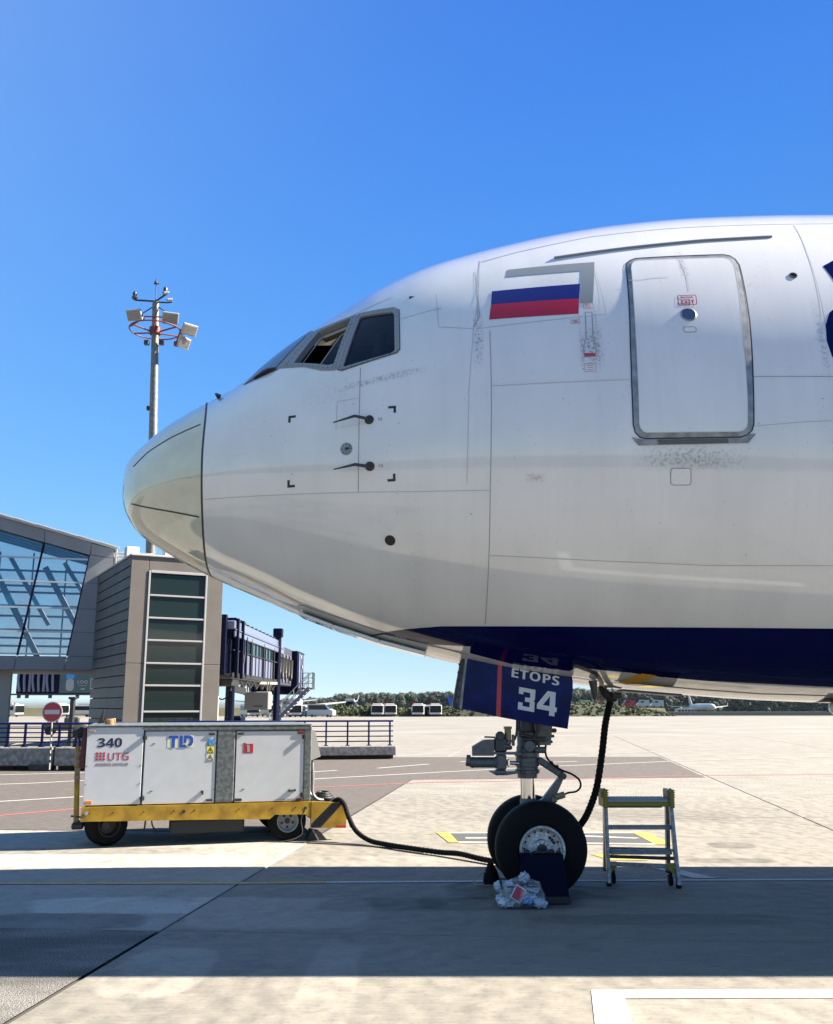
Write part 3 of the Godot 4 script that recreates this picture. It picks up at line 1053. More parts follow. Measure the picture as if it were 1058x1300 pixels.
func build_gallery():
	# local x runs right along the wall, local z towards the apron
	var t := thing("terminal_gallery", "raised grey panelled passenger gallery with leaning blue glass, left of the tower block", "terminal gallery", Vector3(-14.4, 0, -44.5), 0.2755)
	var roof := func(x: float) -> float: return 9.26 - 0.249 * (x + 0.2)      # x is negative
	var head := func(x: float) -> float: return 8.80 - 0.245 * (x + 1.08)
	var lean := func(x0: float, y: float) -> float: return x0 - (8.80 - y) * 0.148
	var bays := 5
	var rows := [4.17, 5.19, 6.29, 7.50, 8.61]
	var st := S()
	# inner floor, ceiling, back
	box(st, Vector3(-7.5, 3.55, -2.6), Vector3(15, 0.30, 5.0))
	part("floor_slab", st, M.hall, t)
	st = S()
	prism(st, [Vector2(-15, roof.call(-15.0) - 0.55), Vector2(0, roof.call(0.0) - 0.35), Vector2(0, roof.call(0.0) - 0.08), Vector2(-15, roof.call(-15.0) - 0.08)], -5.1, -0.1)
	part("ceiling", st, M.hall, t)
	for k in 22:
		st = S()
		var x := -14.7 + k * 0.66
		bar(st, Vector3(x, roof.call(x) - 0.48, -4.9), Vector3(x, roof.call(x) - 0.48, -0.35), 0.10, 0.16)
		part("ceiling_rib", st, M.truss, t)
	for k in 4:
		st = S()
		var z := -0.9 - k * 1.1
		bar(st, Vector3(-14.8, roof.call(-14.8) - 0.6, z), Vector3(-0.3, roof.call(-0.3) - 0.6, z), 0.10, 0.12)
		part("purlin", st, M.truss, t)
	st = S()
	prism(st, [Vector2(-15.0, roof.call(-15.0) - 0.05), Vector2(0.12, roof.call(0.12) - 0.05), Vector2(0.12, roof.call(0.12) + 0.04), Vector2(-15.0, roof.call(-15.0) + 0.04)], -5.3, 0.18)
	part("roof", st, M.roof_metal, t)
	var x := -14.0
	while x < 0:                                               # lapped sheets of the roof edge
		st = S()
		bar(st, Vector3(x, roof.call(x) + 0.07, 0.12), Vector3(x + 0.93, roof.call(x + 0.93) + 0.045, 0.12), 0.22, 0.06, Vector3.UP, 0.01)
		part("roof_edge_sheet", st, M.roof_metal, t)
		x += 0.95
	# soffit boards
	for k in 13:
		st = S()
		box(st, Vector3(-7.5, 3.43, -0.20 - k * 0.395), Vector3(15, 0.04, 0.375), 0.008)
		part("soffit_board", st, M.soffit, t)
	# front glazing
	for b in bays:
		var xr := -1.08 - b * 2.14
		var xl := xr - 2.14
		for r in rows.size():
			var y0: float = rows[r] + 0.04
			var p: Array
			if r < rows.size() - 1:
				var y1: float = rows[r + 1] - 0.04
				p = [Vector2(lean.call(xl, y0) + 0.05, y0), Vector2(lean.call(xr, y0) - 0.05, y0), Vector2(lean.call(xr, y1) - 0.05, y1), Vector2(lean.call(xl, y1) + 0.05, y1)]
			else:
				var ya: float = head.call(xl)
				var yb: float = head.call(xr)
				p = [Vector2(lean.call(xl, y0) + 0.05, y0), Vector2(lean.call(xr, y0) - 0.05, y0), Vector2(lean.call(xr, yb) - 0.05, yb - 0.03), Vector2(lean.call(xl, ya) + 0.05, ya - 0.03)]
			st = S()
			prism(st, p, -0.10, -0.085)
			part("pane", st, M.blue_glass, t)
			st = S()
			bar(st, Vector3(lean.call(xl, rows[r]) + 0.03, rows[r], -0.05), Vector3(lean.call(xr, rows[r]) - 0.03, rows[r], -0.05), 0.10, 0.075)
			part("transom", st, M.frame_grey, t)
		st = S()
		bar(st, Vector3(lean.call(xr, 4.10), 4.10, -0.045), Vector3(lean.call(xr, head.call(xr)), head.call(xr), -0.045), 0.09, 0.10, Vector3(0, 0, 1))
		part("mullion", st, M.navy, t)
	# far side glazing and frames
	for b in 9:
		var xm := -0.9 - b * 1.6
		for r in rows.size() - 1:
			st = S()
			box(st, Vector3(xm - 0.8, (rows[r] + rows[r + 1]) * 0.5, -4.95), Vector3(1.54, rows[r + 1] - rows[r] - 0.08, 0.02))
			part("back_pane", st, M.back_glass, t)
		st = S()
		box(st, Vector3(xm, 6.6, -4.95), Vector3(0.07, 5.9, 0.10))
		part("back_mullion", st, M.truss, t)
	for r in rows:
		st = S()
		box(st, Vector3(-7.6, r, -4.9), Vector3(14.6, 0.10, 0.12))
		part("back_transom", st, M.truss, t)
	# handrails and the steel frames that carry the hall
	for yy in [4.75, 5.55, 6.75, 7.75]:
		st = S()
		bar(st, Vector3(-14.6, yy, -4.2), Vector3(-0.7, yy, -4.2), 0.09, 0.10)
		part("hall_rail", st, M.truss, t)
	for b in bays + 1:
		var x1 := -0.55 - b * 2.45
		for q in [[x1 - 2.6, 8.35, x1 - 0.15, 4.05, 0.27], [x1 - 1.75, 8.6, x1 + 0.2, 5.6, 0.20]]:
			st = S()
			bar(st, Vector3(q[0], q[1] + 0.25 * b * 0.8, -1.4), Vector3(q[2], q[3], -1.4), q[4], q[4], Vector3(0, 0, 1), 0.02)
			part("truss_bar", st, M.truss, t)
	# panels of the wall, set a little apart over a dark backing
	var add := func(poly: Array):
		var s2 := S()
		prism(s2, poly, -0.02, 0.05)
		part("wall_panel", s2, M.panel_grey, t)
	for b in bays:
		var xr := -1.08 - b * 2.14
		var xl := xr - 2.14
		add.call([Vector2(lean.call(xl, head.call(xl)) + 0.012, head.call(xl) + 0.03), Vector2(lean.call(xr, head.call(xr)) - 0.012, head.call(xr) + 0.03), Vector2(xr + 0.055, roof.call(xr) - 0.07), Vector2(xl + 0.08, roof.call(xl) - 0.07)])
		add.call([Vector2(lean.call(xl, 3.46) + 0.012, 3.46), Vector2(lean.call(xr, 3.46) - 0.012, 3.46), Vector2(lean.call(xr, 4.07) - 0.012, 4.07), Vector2(lean.call(xl, 4.07) + 0.012, 4.07)])
	var steps := [3.46, 4.08, 5.19, 6.27, 7.49]
	for r in steps.size():
		var y0: float = steps[r] + 0.008
		var y1: float = steps[r + 1] - 0.008 if r < 4 else 8.70
		add.call([Vector2(lean.call(-1.08, y0) + 0.02, y0), Vector2(-0.02, y0), Vector2(-0.02, y1), Vector2(lean.call(-1.08, y1) + 0.02, y1 + (0.12 if r == 4 else 0.0))])
	add.call([Vector2(-1.05, 8.85), Vector2(-0.02, 8.72), Vector2(-0.02, 9.15), Vector2(-1.02, 9.37)])
	st = S()
	prism(st, [Vector2(lean.call(-1.08, 3.5) + 0.06, 3.5), Vector2(-0.06, 3.5), Vector2(-0.06, 9.1), Vector2(-1.0, 9.2)], -0.20, -0.03)
	prism(st, [Vector2(-13, 3.5), Vector2(-2.0, 3.5), Vector2(-2.0, 4.0), Vector2(-13, 4.0)], -0.20, -0.03)
	prism(st, [Vector2(-13, head.call(-13.0) + 0.06), Vector2(-1.0, head.call(-1.0) + 0.06), Vector2(-1.0, roof.call(-1.0) - 0.12), Vector2(-13, roof.call(-13.0) - 0.12)], -0.20, -0.03)
	part("wall_backing", st, M.recess, t)
	# white louvred screen at the end
	for k in 7:
		st = S()
		box(st, Vector3(0.85, 8.05 + k * 0.165, -0.5), Vector3(1.5, 0.12, 0.04), 0.01, Basis(Vector3(1, 0, 0), 0.35))
		part("louvre_slat", st, M.roof_metal, t)
	st = S()
	box(st, Vector3(0.07, 8.5, -0.42), Vector3(0.09, 1.5, 0.14), 0.01)
	part("louvre_post", st, M.frame_white, t)
	# the pier that carries the gallery, with a lit stair window behind
	st = S()
	box(st, Vector3(-4.42, 1.68, -0.9), Vector3(0.50, 3.36, 0.5), 0.02)
	part("pier", st, M.beige, t)
	st = S()
	for yy in [0.4, 1.15, 1.95, 2.75, 3.3]:
		box(st, Vector3(-5.5, yy, -1.35), Vector3(1.7, 0.07, 0.08))
	box(st, Vector3(-4.72, 1.7, -1.35), Vector3(0.08, 3.3, 0.09))
	var fr := part("window_frame", st, M.frame_white, t)
	for k in 4:
		st = S()
		box(st, Vector3(-5.5, [0.78, 1.55, 2.35, 3.03][k], -1.4), Vector3(1.6, [0.68, 0.72, 0.72, 0.46][k], 0.03))
		part("pane", st, M.dark_glass, fr)

# ------------------------------------------------------------------ jet bridges
func build_jet_bridges():
	var t := thing("jet_bridge", "long navy jet bridge with pale glass sides and external stairs, right of the tower block", "jet bridge", Vector3(-10.4, 0, -58))
	var xs := -8.9
	var xl := -11.9
	var st := S()
	box(st, Vector3(-10.4, 3.24, -54.0), Vector3(3.0, 0.24, 15.6), 0.03)
	wpart("floor", st, M.dark_steel, t)
	st = S()
	box(st, Vector3(-10.4, 5.72, -55.0), Vector3(3.1, 0.42, 17.4), 0.04)
	wpart("roof", st, M.lavender, t)
	st = S()
	box(st, Vector3(xs + 0.02, 5.30, -55.0), Vector3(0.10, 0.28, 17.2), 0.02)
	box(st, Vector3(xs + 0.075, 5.49, -55.0), Vector3(0.05, 0.05, 17.4))
	wpart("eaves", st, M.lavender, t)
	st = S()
	box(st, Vector3(xs - 0.02, 3.28, -54.0), Vector3(0.14, 0.16, 15.6), 0.02)
	wpart("sill_beam", st, M.black, t)
	for z in [-46.9, -48.2, -49.7, -51.2, -55.4, -59.4]:
		var hot: bool = z > -50
		st = S()
		box(st, Vector3(xs + 0.01, 4.3, z), Vector3(0.16, 2.1, 0.20 if hot else 0.10), 0.02)
		wpart("frame_post", st, M.navy if hot else M.black, t)
	for y in [5.16, 4.50, 3.40]:
		st = S()
		box(st, Vector3(xs + 0.0, y, -54.0), Vector3(0.06, 0.06, 15.4))
		wpart("frame_rail", st, M.black, t)
	for k in 7:
		st = S()
		box(st, Vector3(xs - 0.01, 4.3, -51.9 - k * 1.12), Vector3(0.05, 1.9, 0.05))
		wpart("frame_bar", st, M.dark_steel, t)
	for k in 6:
		st = S()
		bar(st, Vector3(-9.0, 3.1, -49.0 - k * 2.0), Vector3(-9.0, 2.75, -50.0 - k * 2.0), 0.08, 0.08, Vector3(1, 0, 0))
		bar(st, Vector3(-9.0, 2.75, -50.0 - k * 2.0), Vector3(-9.0, 3.1, -51.0 - k * 2.0), 0.08, 0.08, Vector3(1, 0, 0))
		wpart("under_truss", st, M.black, t)
	for z in [-46.7, -48.1]:
		st = S()
		box(st, Vector3(xs + 0.12, 4.6, z), Vector3(0.14, 2.9, 0.16), 0.02)
		box(st, Vector3(-9.7, 6.02, z), Vector3(1.7, 0.14, 0.16), 0.02)
		wpart("portal_frame", st, M.navy, t)
	var edges := [-46.9, -48.2, -49.7, -51.2, -55.4, -59.4]
	for k in edges.size() - 1:
		var zc: float = (edges[k] + edges[k + 1]) * 0.5
		var l: float = abs(edges[k] - edges[k + 1]) - 0.16
		st = S()
		box(st, Vector3(xs - 0.05, 3.95, zc), Vector3(0.03, 1.10, l))
		wpart("side_panel", st, M.lavender, t)
		st = S()
		box(st, Vector3(xs - 0.05, 4.83, zc), Vector3(0.03, 0.62, l))
		wpart("pane", st, M.teal_glass, t)
	st = S()
	box(st, Vector3(xl, 4.4, -55), Vector3(0.08, 2.3, 17))
	wpart("far_wall", st, M.lavender, t)
	for k in 10:
		st = S()
		box(st, Vector3(-9.25, 6.0, -49.6 - k * 1.35), Vector3(0.55, 0.16, 0.28), 0.02)
		wpart("roof_bracket", st, M.dark_steel, t)
	st = S()
	box(st, Vector3(-9.4, 6.02, -48.6), Vector3(1.0, 0.12, 2.2), 0.02)
	box(st, Vector3(-9.35, 5.2, -48.0), Vector3(0.35, 0.25, 0.25), 0.02)
	wpart("roof_tray", st, M.dark_steel, t)
	# rotunda at the building's end
	st = S()
	box(st, Vector3(-10.05, 2.75, -46.3), Vector3(0.95, 5.5, 0.8), 0.03)
	wpart("rotunda_wall", st, M.white, t)
	st = S()
	box(st, Vector3(-9.36, 4.75, -46.2), Vector3(0.26, 2.9, 0.3), 0.02)
	box(st, Vector3(-9.1, 4.5, -46.5), Vector3(0.14, 2.5, 0.16), 0.02)
	wpart("rotunda_post", st, M.navy, t)
	st = S()
	tube(st, [Vector3(-9.12, 0, -47.4), Vector3(-9.12, 3.2, -47.4)], 0.17, 12)
	tube(st, [Vector3(-9.12, 3.0, -47.0), Vector3(-9.05, 5.9, -47.0)], 0.10, 10)
	wpart("support_column", st, M.navy, t)
	st = S()
	box(st, Vector3(-9.9, 2.95, -47.5), Vector3(1.9, 0.34, 1.8), 0.03)
	bar(st, Vector3(-9.2, 2.7, -47.2), Vector3(-8.7, 2.55, -48.6), 0.2, 0.3)
	wpart("underframe", st, M.black, t)
	# telescoping end and cab
	st = S()
	tube(st, [Vector3(-8.9, 0, -61.2), Vector3(-8.9, 6.3, -61.2)], 0.22, 4)
	box(st, Vector3(-8.9, 6.4, -61.2), Vector3(0.58, 0.55, 0.6), 0.04)
	wpart("lift_column", st, M.navy, t)
	st = S()
	tube(st, [Vector3(-11.9, 0, -61.2), Vector3(-11.9, 6.6, -61.2)], 0.25, 4)
	wpart("lift_column", st, M.navy, t)
	st = S()
	box(st, Vector3(-10.3, 0.5, -61.2), Vector3(3.4, 0.4, 0.9), 0.05)
	for sx in [-8.9, -11.7]:
		lathe(st, [[0.0, -0.2], [0.42, -0.2], [0.48, -0.12], [0.48, 0.12], [0.42, 0.2], [0.0, 0.2]], Transform3D(Basis(Vector3(0, 0, 1), PI / 2), Vector3(sx, 0.35, -61.2)), 18)
	wpart("bogie", st, M.rubber, t)
	st = S()
	box(st, Vector3(-10.4, 4.45, -65.6), Vector3(2.7, 2.6, 7.4), 0.04)
	wpart("inner_tunnel", st, M.bellows, t)
	for k in 9:                                                # cable loops hanging on the side
		st = S()
		var z := -62.4 - k * 0.72
		var pts := []
		for q in 9:
			var a := PI * q / 8.0
			pts.append(Vector3(-8.92 + 0.08 * (k % 2), 4.95 - sin(a) * (1.15 + 0.12 * ((k * 5) % 3)), z - cos(a) * 0.34))
		tube(st, pts, 0.085, 6)
		wpart("cable_loop", st, M.black if k % 3 else M.dark_steel, t)
	for k in 4:
		st = S()
		box(st, Vector3(-8.98, 4.3, -63.0 - k * 1.7), Vector3(0.05, 1.9, 0.42), 0.02)
		wpart("side_panel", st, M.lavender, t)
	st = S()
	box(st, Vector3(-10.35, 4.15, -71.4), Vector3(3.5, 3.1, 4.0), 0.06)
	wpart("cab", st, M.navy, t)
	for k in 3:
		st = S()
		box(st, Vector3(-8.58, 4.2, -70.2 - k * 1.25), Vector3(0.05, 2.7, 0.75 if k != 1 else 0.4), 0.01)
		wpart("cab_panel", st, M.lavender, t)
	st = S()
	for q in [[-8.53, 5.3, -70.6], [-8.53, 4.6, -71.3]]:
		box(st, Vector3(q[0], q[1], q[2]), Vector3(0.08, 0.25, 0.3), 0.02)
	wpart("cab_lamp", st, M.frame_white, t)
	# stairs down from the cab
	var top := Vector3(-7.7, 3.05, -69.2)
	var foot := Vector3(-10.7, -0.1, -69.2)
	for z in [-69.5, -70.5]:
		st = S()
		bar(st, foot + Vector3(0, 0.1, z + 70.0), top + Vector3(0, 0, z + 70.0), 0.07, 0.22)
		wpart("stair_stringer", st, M.lavender, t)
		st = S()
		tube(st, [foot + Vector3(0, 1.05, z + 70.0), top + Vector3(0, 1.0, z + 70.0)], 0.035, 6)
		tube(st, [foot + Vector3(0, 0.6, z + 70.0), top + Vector3(0, 0.55, z + 70.0)], 0.025, 6)
		for k in 4:
			var p := foot.lerp(top, 0.08 + k * 0.28) + Vector3(0, 0, z + 70.0)
			tube(st, [p, p + Vector3(0, 1.02, 0)], 0.025, 6)
		wpart("stair_rail", st, M.frame_grey, t)
	for k in 14:
		st = S()
		var p := foot.lerp(top, (k + 0.5) / 14.0)
		box(st, p, Vector3(0.25, 0.04, 0.94))
		wpart("tread", st, M.frame_grey, t)
	st = S()
	box(st, Vector3(-8.0, 3.0, -70.2), Vector3(0.95, 0.10, 1.6), 0.01)
	wpart("stair_landing", st, M.dark_steel, t)
	st = S()
	for q in [[-7.55, -69.6], [-7.55, -70.95], [-8.4, -70.95], [-8.0, -70.95], [-7.55, -70.3]]:
		tube(st, [Vector3(q[0], 3.0, q[1]), Vector3(q[0], 4.15, q[1])], 0.03, 6)
	for y in [3.4, 3.8, 4.15]:
		tube(st, [Vector3(-7.55, y, -69.6), Vector3(-7.55, y, -70.95), Vector3(-8.4, y, -70.95)], 0.025, 6)
	wpart("landing_rail", st, M.dark_steel, t)
	# hanging cable by the column
	st = S()
	tube(st, smooth_path([Vector3(-8.85, 5.2, -49.1), Vector3(-8.82, 4.2, -49.0), Vector3(-8.95, 3.2, -48.4), Vector3(-9.2, 2.4, -47.6), Vector3(-9.6, 2.15, -47.2), Vector3(-9.85, 2.6, -47.1)], 6), 0.035, 6)
	wpart("hanging_cable", st, M.black, t)

	var a := thing("air_unit", "pale grey box shaped cooling unit hung under the long jet bridge", "cooling unit", Vector3(-8.95, 1.6, -54.5))
	st = S()
	box(st, Vector3(0, 0.5, 0), Vector3(1.35, 1.0, 1.2), 0.04)
	part("housing", st, M.box_grey, a)
	st = S()
	box(st, Vector3(0.1, 0.2, 0.61), Vector3(0.5, 0.05, 0.02))
	part("label_plate", st, M.dark_steel, a)
	st = S()
	for q in [[-0.55, 0.45], [0.55, 0.45], [-0.55, -0.45], [0.55, -0.45]]:
		bar(st, Vector3(q[0], 0.98, q[1]), Vector3(q[0], 1.55, q[1]), 0.06, 0.06)
	tube(st, smooth_path([Vector3(-0.7, 0.9, 0.3), Vector3(-0.95, 1.1, 0.2), Vector3(-0.8, 1.5, 0.0)], 5), 0.12, 8)
	part("hanger", st, M.box_grey, a)
	st = S()
	bar(st, Vector3(-0.9, 1.50, 0.7), Vector3(0.75, 1.50, -1.8), 0.12, 0.14)
	part("duct_rail", st, M.beige, a)

	# a second bridge far off, seen under the gallery
	var f := thing("jet_bridge", "distant jet bridge with draped navy sides and a dark green banner, seen under the gallery", "jet bridge", Vector3(-36, 0, -95))
	st = S()
	box(st, Vector3(-37.6, 4.55, -97), Vector3(4.2, 3.3, 3.4), 0.05)
	wpart("tunnel", st, M.navy, f)
	for k in 8:
		st = S()
		var x := -39.35 + k * 0.47
		tube(st, smooth_path([Vector3(x, 5.6, -95.25), Vector3(x + 0.12 * ((k % 3) - 1), 4.4, -95.1), Vector3(x + 0.05, 3.1, -95.25)], 4), 0.14, 6)
		wpart("drape", st, M.lavender, f)
	st = S()
	box(st, Vector3(-31.2, 4.5, -97), Vector3(8.6, 3.2, 3.3), 0.05)
	wpart("tunnel", st, M.dark_steel, f)
	st = S()
	box(st, Vector3(-31.15, 4.45, -95.25), Vector3(8.5, 2.95, 0.06), 0.01)
	var ban := wpart("banner", st, M.ad_green, f)
	st = S()
	prism(st, rounded(V2([-34.75, 3.15, -33.95, 3.15, -33.95, 4.35, -34.75, 4.35]), 0.4, 6), -95.20, -95.19)
	wpart("badge", st, M.frame_white, ban)
	st = S()
	prism(st, V2([-34.75, 4.36, -33.95, 4.36, -33.95, 4.8, -34.75, 4.8]), -95.20, -95.19)
	wpart("badge_top", st, M.sticker_blue, ban)
	st = S()
	prism(st, rounded(V2([-32.35, 3.15, -31.6, 3.15, -31.6, 4.6, -32.35, 4.6]), 0.3, 6), -95.20, -95.19)
	wpart("badge", st, M.frame_white, ban)
	text("lettering", "LOQ", f, Transform3D(Basis.IDENTITY, Vector3(-33.1 + 36, 4.0, -0.19)), 1.0, 0.40, M.frame_white)
	st = S()
	box(st, Vector3(-33.1, 3.68, -95.19), Vector3(0.8, 0.05, 0.02))
	box(st, Vector3(-33.05, 3.35, -95.19), Vector3(0.4, 0.14, 0.02))
	wpart("underline", st, M.frame_white, ban)
	st = S()
	box(st, Vector3(-34.5, 2.82, -95.4), Vector3(12, 0.16, 0.3), 0.02)
	for x in [-39.4, -38.6, -36.3, -33.6]:
		box(st, Vector3(x, 2.6, -95.4), Vector3(0.3, 0.3, 0.3), 0.03)
	wpart("underframe", st, M.dark_steel, f)
	st = S()
	tube(st, [Vector3(-30.6, 0, -97), Vector3(-30.6, 3, -97)], 0.3, 10)
	wpart("support_column", st, M.navy, f)

# ------------------------------------------------------------------ the airfield beyond
func far_y(z: float) -> float:                              # the gently falling apron
	return -0.03 if z > -58 else lerpf(-0.03, -1.14, clamp((-z - 58) / 171.0, 0, 1.2))

func grass_y(z: float) -> float:                            # the field falls away beyond the apron
	return -1.15 - 0.0091 * (-z - 229.0)

func make_bus(label: String) -> Node3D:
	# its front faces local +z
	var t := thing("apron_bus", label, "bus", Vector3.ZERO, 0.0, "apron buses parked along the far edge of the apron")
	var st := S()
	box(st, Vector3(0, 1.60, -6.0), Vector3(2.95, 2.35, 12.0), 0.18)
	part("body", st, M.bus_white, t)
	st = S()
	prism(st, rounded(V2([-1.36, 0.98, 1.36, 0.98, 1.30, 2.52, -1.30, 2.52]), 0.15, 3), -0.02, 0.05)
	part("windscreen", st, M.bus_glass, t)
	for s in [-1.0, 1.0]:
		st = S()
		box(st, Vector3(s * 1.47, 1.95, -6.0), Vector3(0.04, 0.9, 11.0), 0.01)
		part("side_window", st, M.bus_glass, t)
		for z in [-2.0, -9.6]:
			st = S()
			lathe(st, [[0, -0.14], [0.42, -0.14], [0.48, -0.08], [0.48, 0.08], [0.42, 0.14], [0, 0.14]], Transform3D(Basis(Vector3(0, 0, 1), PI / 2), Vector3(s * 1.25, 0.48, z)), 16)
			part("wheel", st, M.rubber, t)
		st = S()
		box(st, Vector3(s * 1.05, 0.72, 0.02), Vector3(0.4, 0.18, 0.05), 0.03)
		part("headlight", st, M.head_lamp, t)
		st = S()
		tube(st, [Vector3(s * 1.4, 2.5, 0.0), Vector3(s * 1.62, 2.45, 0.25), Vector3(s * 1.62, 2.0, 0.28)], 0.05, 6)
		part("mirror", st, M.black, t)
	st = S()
	box(st, Vector3(0, 2.92, -3.2), Vector3(2.0, 0.30, 3.6), 0.08)
	part("roof_unit", st, M.bus_white, t)
	st = S()
	lathe(st, [[0.22, 0.0], [0.22, 0.3], [0.12, 0.4], [0, 0.4]], Transform3D(Basis.IDENTITY, Vector3(-1.1, 2.77, -0.6)), 10)
	part("beacon", st, M.sign_red, t)
	st = S()
	box(st, Vector3(0, 0.42, -0.05), Vector3(2.8, 0.22, 0.16), 0.03)
	part("bumper", st, M.dark_steel, t)
	return t

func make_van(called: String, label: String, category: String, m: Material, at: Vector3, turn: float, l := 4.8, h := 2.1, glazed := false) -> Node3D:
	var t := thing(called, label, category, at, turn, "")
	var st := S()
	var prof := rounded(V2([0, 0.35, l, 0.35, l, h * 0.98, l * 0.30, h, l * 0.12, h * 0.58, 0, h * 0.50]), 0.15, 3)
	prism(st, prof, -0.9, 0.9)
	part("body", st, m, t)
	st = S()
	if glazed: prism(st, V2([l * 0.18, h * 0.56, l * 0.95, h * 0.56, l * 0.95, h * 0.90, l * 0.31, h * 0.90]), -0.93, 0.93)
	prism(st, V2([l * 0.28, h * 0.66, l * 0.55, h * 0.66, l * 0.55, h * 0.86, l * 0.33, h * 0.86]), -0.92, 0.92)
	bar(st, Vector3(l * 0.13, h * 0.62, 0), Vector3(l * 0.275, h * 0.95, 0), 1.6, 0.06, Vector3(-1, 1, 0))
	part("windows", st, M.dark_glass, t)
	for x in [l * 0.2, l * 0.8]:
		for s in [-0.8, 0.8]:
			st = S()
			lathe(st, [[0, -0.1], [0.3, -0.1], [0.34, -0.05], [0.34, 0.05], [0.3, 0.1], [0, 0.1]], Transform3D(Basis(Vector3(1, 0, 0), PI / 2), Vector3(x, 0.34, s)), 12)
			part("wheel", st, M.rubber, t)
	return t

# airliner seen from afar; its nose points along local -x
func make_far_plane(label: String, at: Vector3, turn: float, l: float, fin: Material, four: bool) -> Node3D:
	var t := thing("distant_airliner", label, "airliner", at, turn)
	var r := l * 0.047
	var cy := r * 1.95
	var st := S()
	var along := Transform3D(Basis(Vector3(0, 0, 1), -PI / 2), Vector3(0, cy, 0))
	lathe(st, [[0, 0], [r * 0.45, l * 0.012], [r * 0.8, l * 0.04], [r, l * 0.09], [r, l * 0.66], [r * 0.8, l * 0.80], [r * 0.4, l * 0.93], [0.05, l]], along, 20)
	part("fuselage", st, M.bus_white, t)
	for s in [-1.0, 1.0]:
		st = S()
		var root := Vector3(l * 0.40, cy - r * 0.5, s * r * 0.8)
		var tip := Vector3(l * 0.60, cy + r * 0.35, s * l * 0.46)
		var top := [root + Vector3(-l * 0.07, 0, 0), root + Vector3(l * 0.09, 0, 0), tip + Vector3(l * 0.03, 0, 0), tip]
		flat(st)
		var th := Vector3(0, r * 0.18, 0)
		fquad(st, top[0] + th, top[1] + th, top[2] + th * 0.4, top[3] + th * 0.4, Vector3.UP)
		fquad(st, top[0] - th, top[1] - th, top[2] - th * 0.4, top[3] - th * 0.4, Vector3.DOWN)
		for k in 4:
			var k2 := (k + 1) % 4
			var ka := 1.0 if k < 2 else 0.4
			var kb := 1.0 if k2 < 2 else 0.4
			fquad(st, top[k] + th * ka, top[k2] + th * kb, top[k2] - th * kb, top[k] - th * ka, Vector3(-1, 0, 0) if k == 3 else Vector3(1, 0, 0) if k == 1 else Vector3(0, 0, s if k == 2 else -s))
		var w := part("wing", st, M.bus_white, t)
		st = S()
		bar(st, tip + Vector3(l * 0.015, 0, 0), tip + Vector3(l * 0.035, r * 0.9, s * r * 0.25), 0.15, l * 0.02, Vector3(1, 0, 0))
		part("winglet", st, M.bus_white, w)
		for e in ([0.36, 0.64] if four else [0.36]):
			st = S()
			var p := root.lerp(tip, e) + Vector3(-l * 0.06, -r * 0.62, 0)
			var er := r * (0.42 if four else 0.5)
			lathe(st, [[er * 0.75, 0], [er, l * 0.012], [er, l * 0.045], [er * 0.5, l * 0.075], [0, l * 0.076]], Transform3D(Basis(Vector3(0, 0, 1), -PI / 2), p), 14)
			part("engine", st, M.bus_white, w)
		st = S()
		var hr := Vector3(l * 0.91, cy + r * 0.25, s * r * 0.3)
		bar(st, hr, hr + Vector3(l * 0.07, r * 0.3, s * l * 0.14), l * 0.05, 0.15)
		part("tailplane", st, M.bus_white, t)
		st = S()
		tube(st, [Vector3(l * 0.48, cy - r * 0.8, s * r * 0.9), Vector3(l * 0.48, 0.1, s * r * 0.9)], r * 0.22, 8)
		part("main_gear", st, M.rubber, t)
	st = S()
	prism(st, [Vector2(l * 0.83, cy + r * 0.7), Vector2(l * 0.945, cy + r * 0.4), Vector2(l * 1.0, cy + r * 4.1), Vector2(l * 0.95, cy + r * 4.1)], -r * 0.09, r * 0.09)
	part("tail_fin", st, fin, t)
	st = S()
	tube(st, [Vector3(l * 0.1, cy - r * 0.8, 0), Vector3(l * 0.1, 0.1, 0)], r * 0.15, 8)
	part("nose_gear", st, M.rubber, t)
	return t

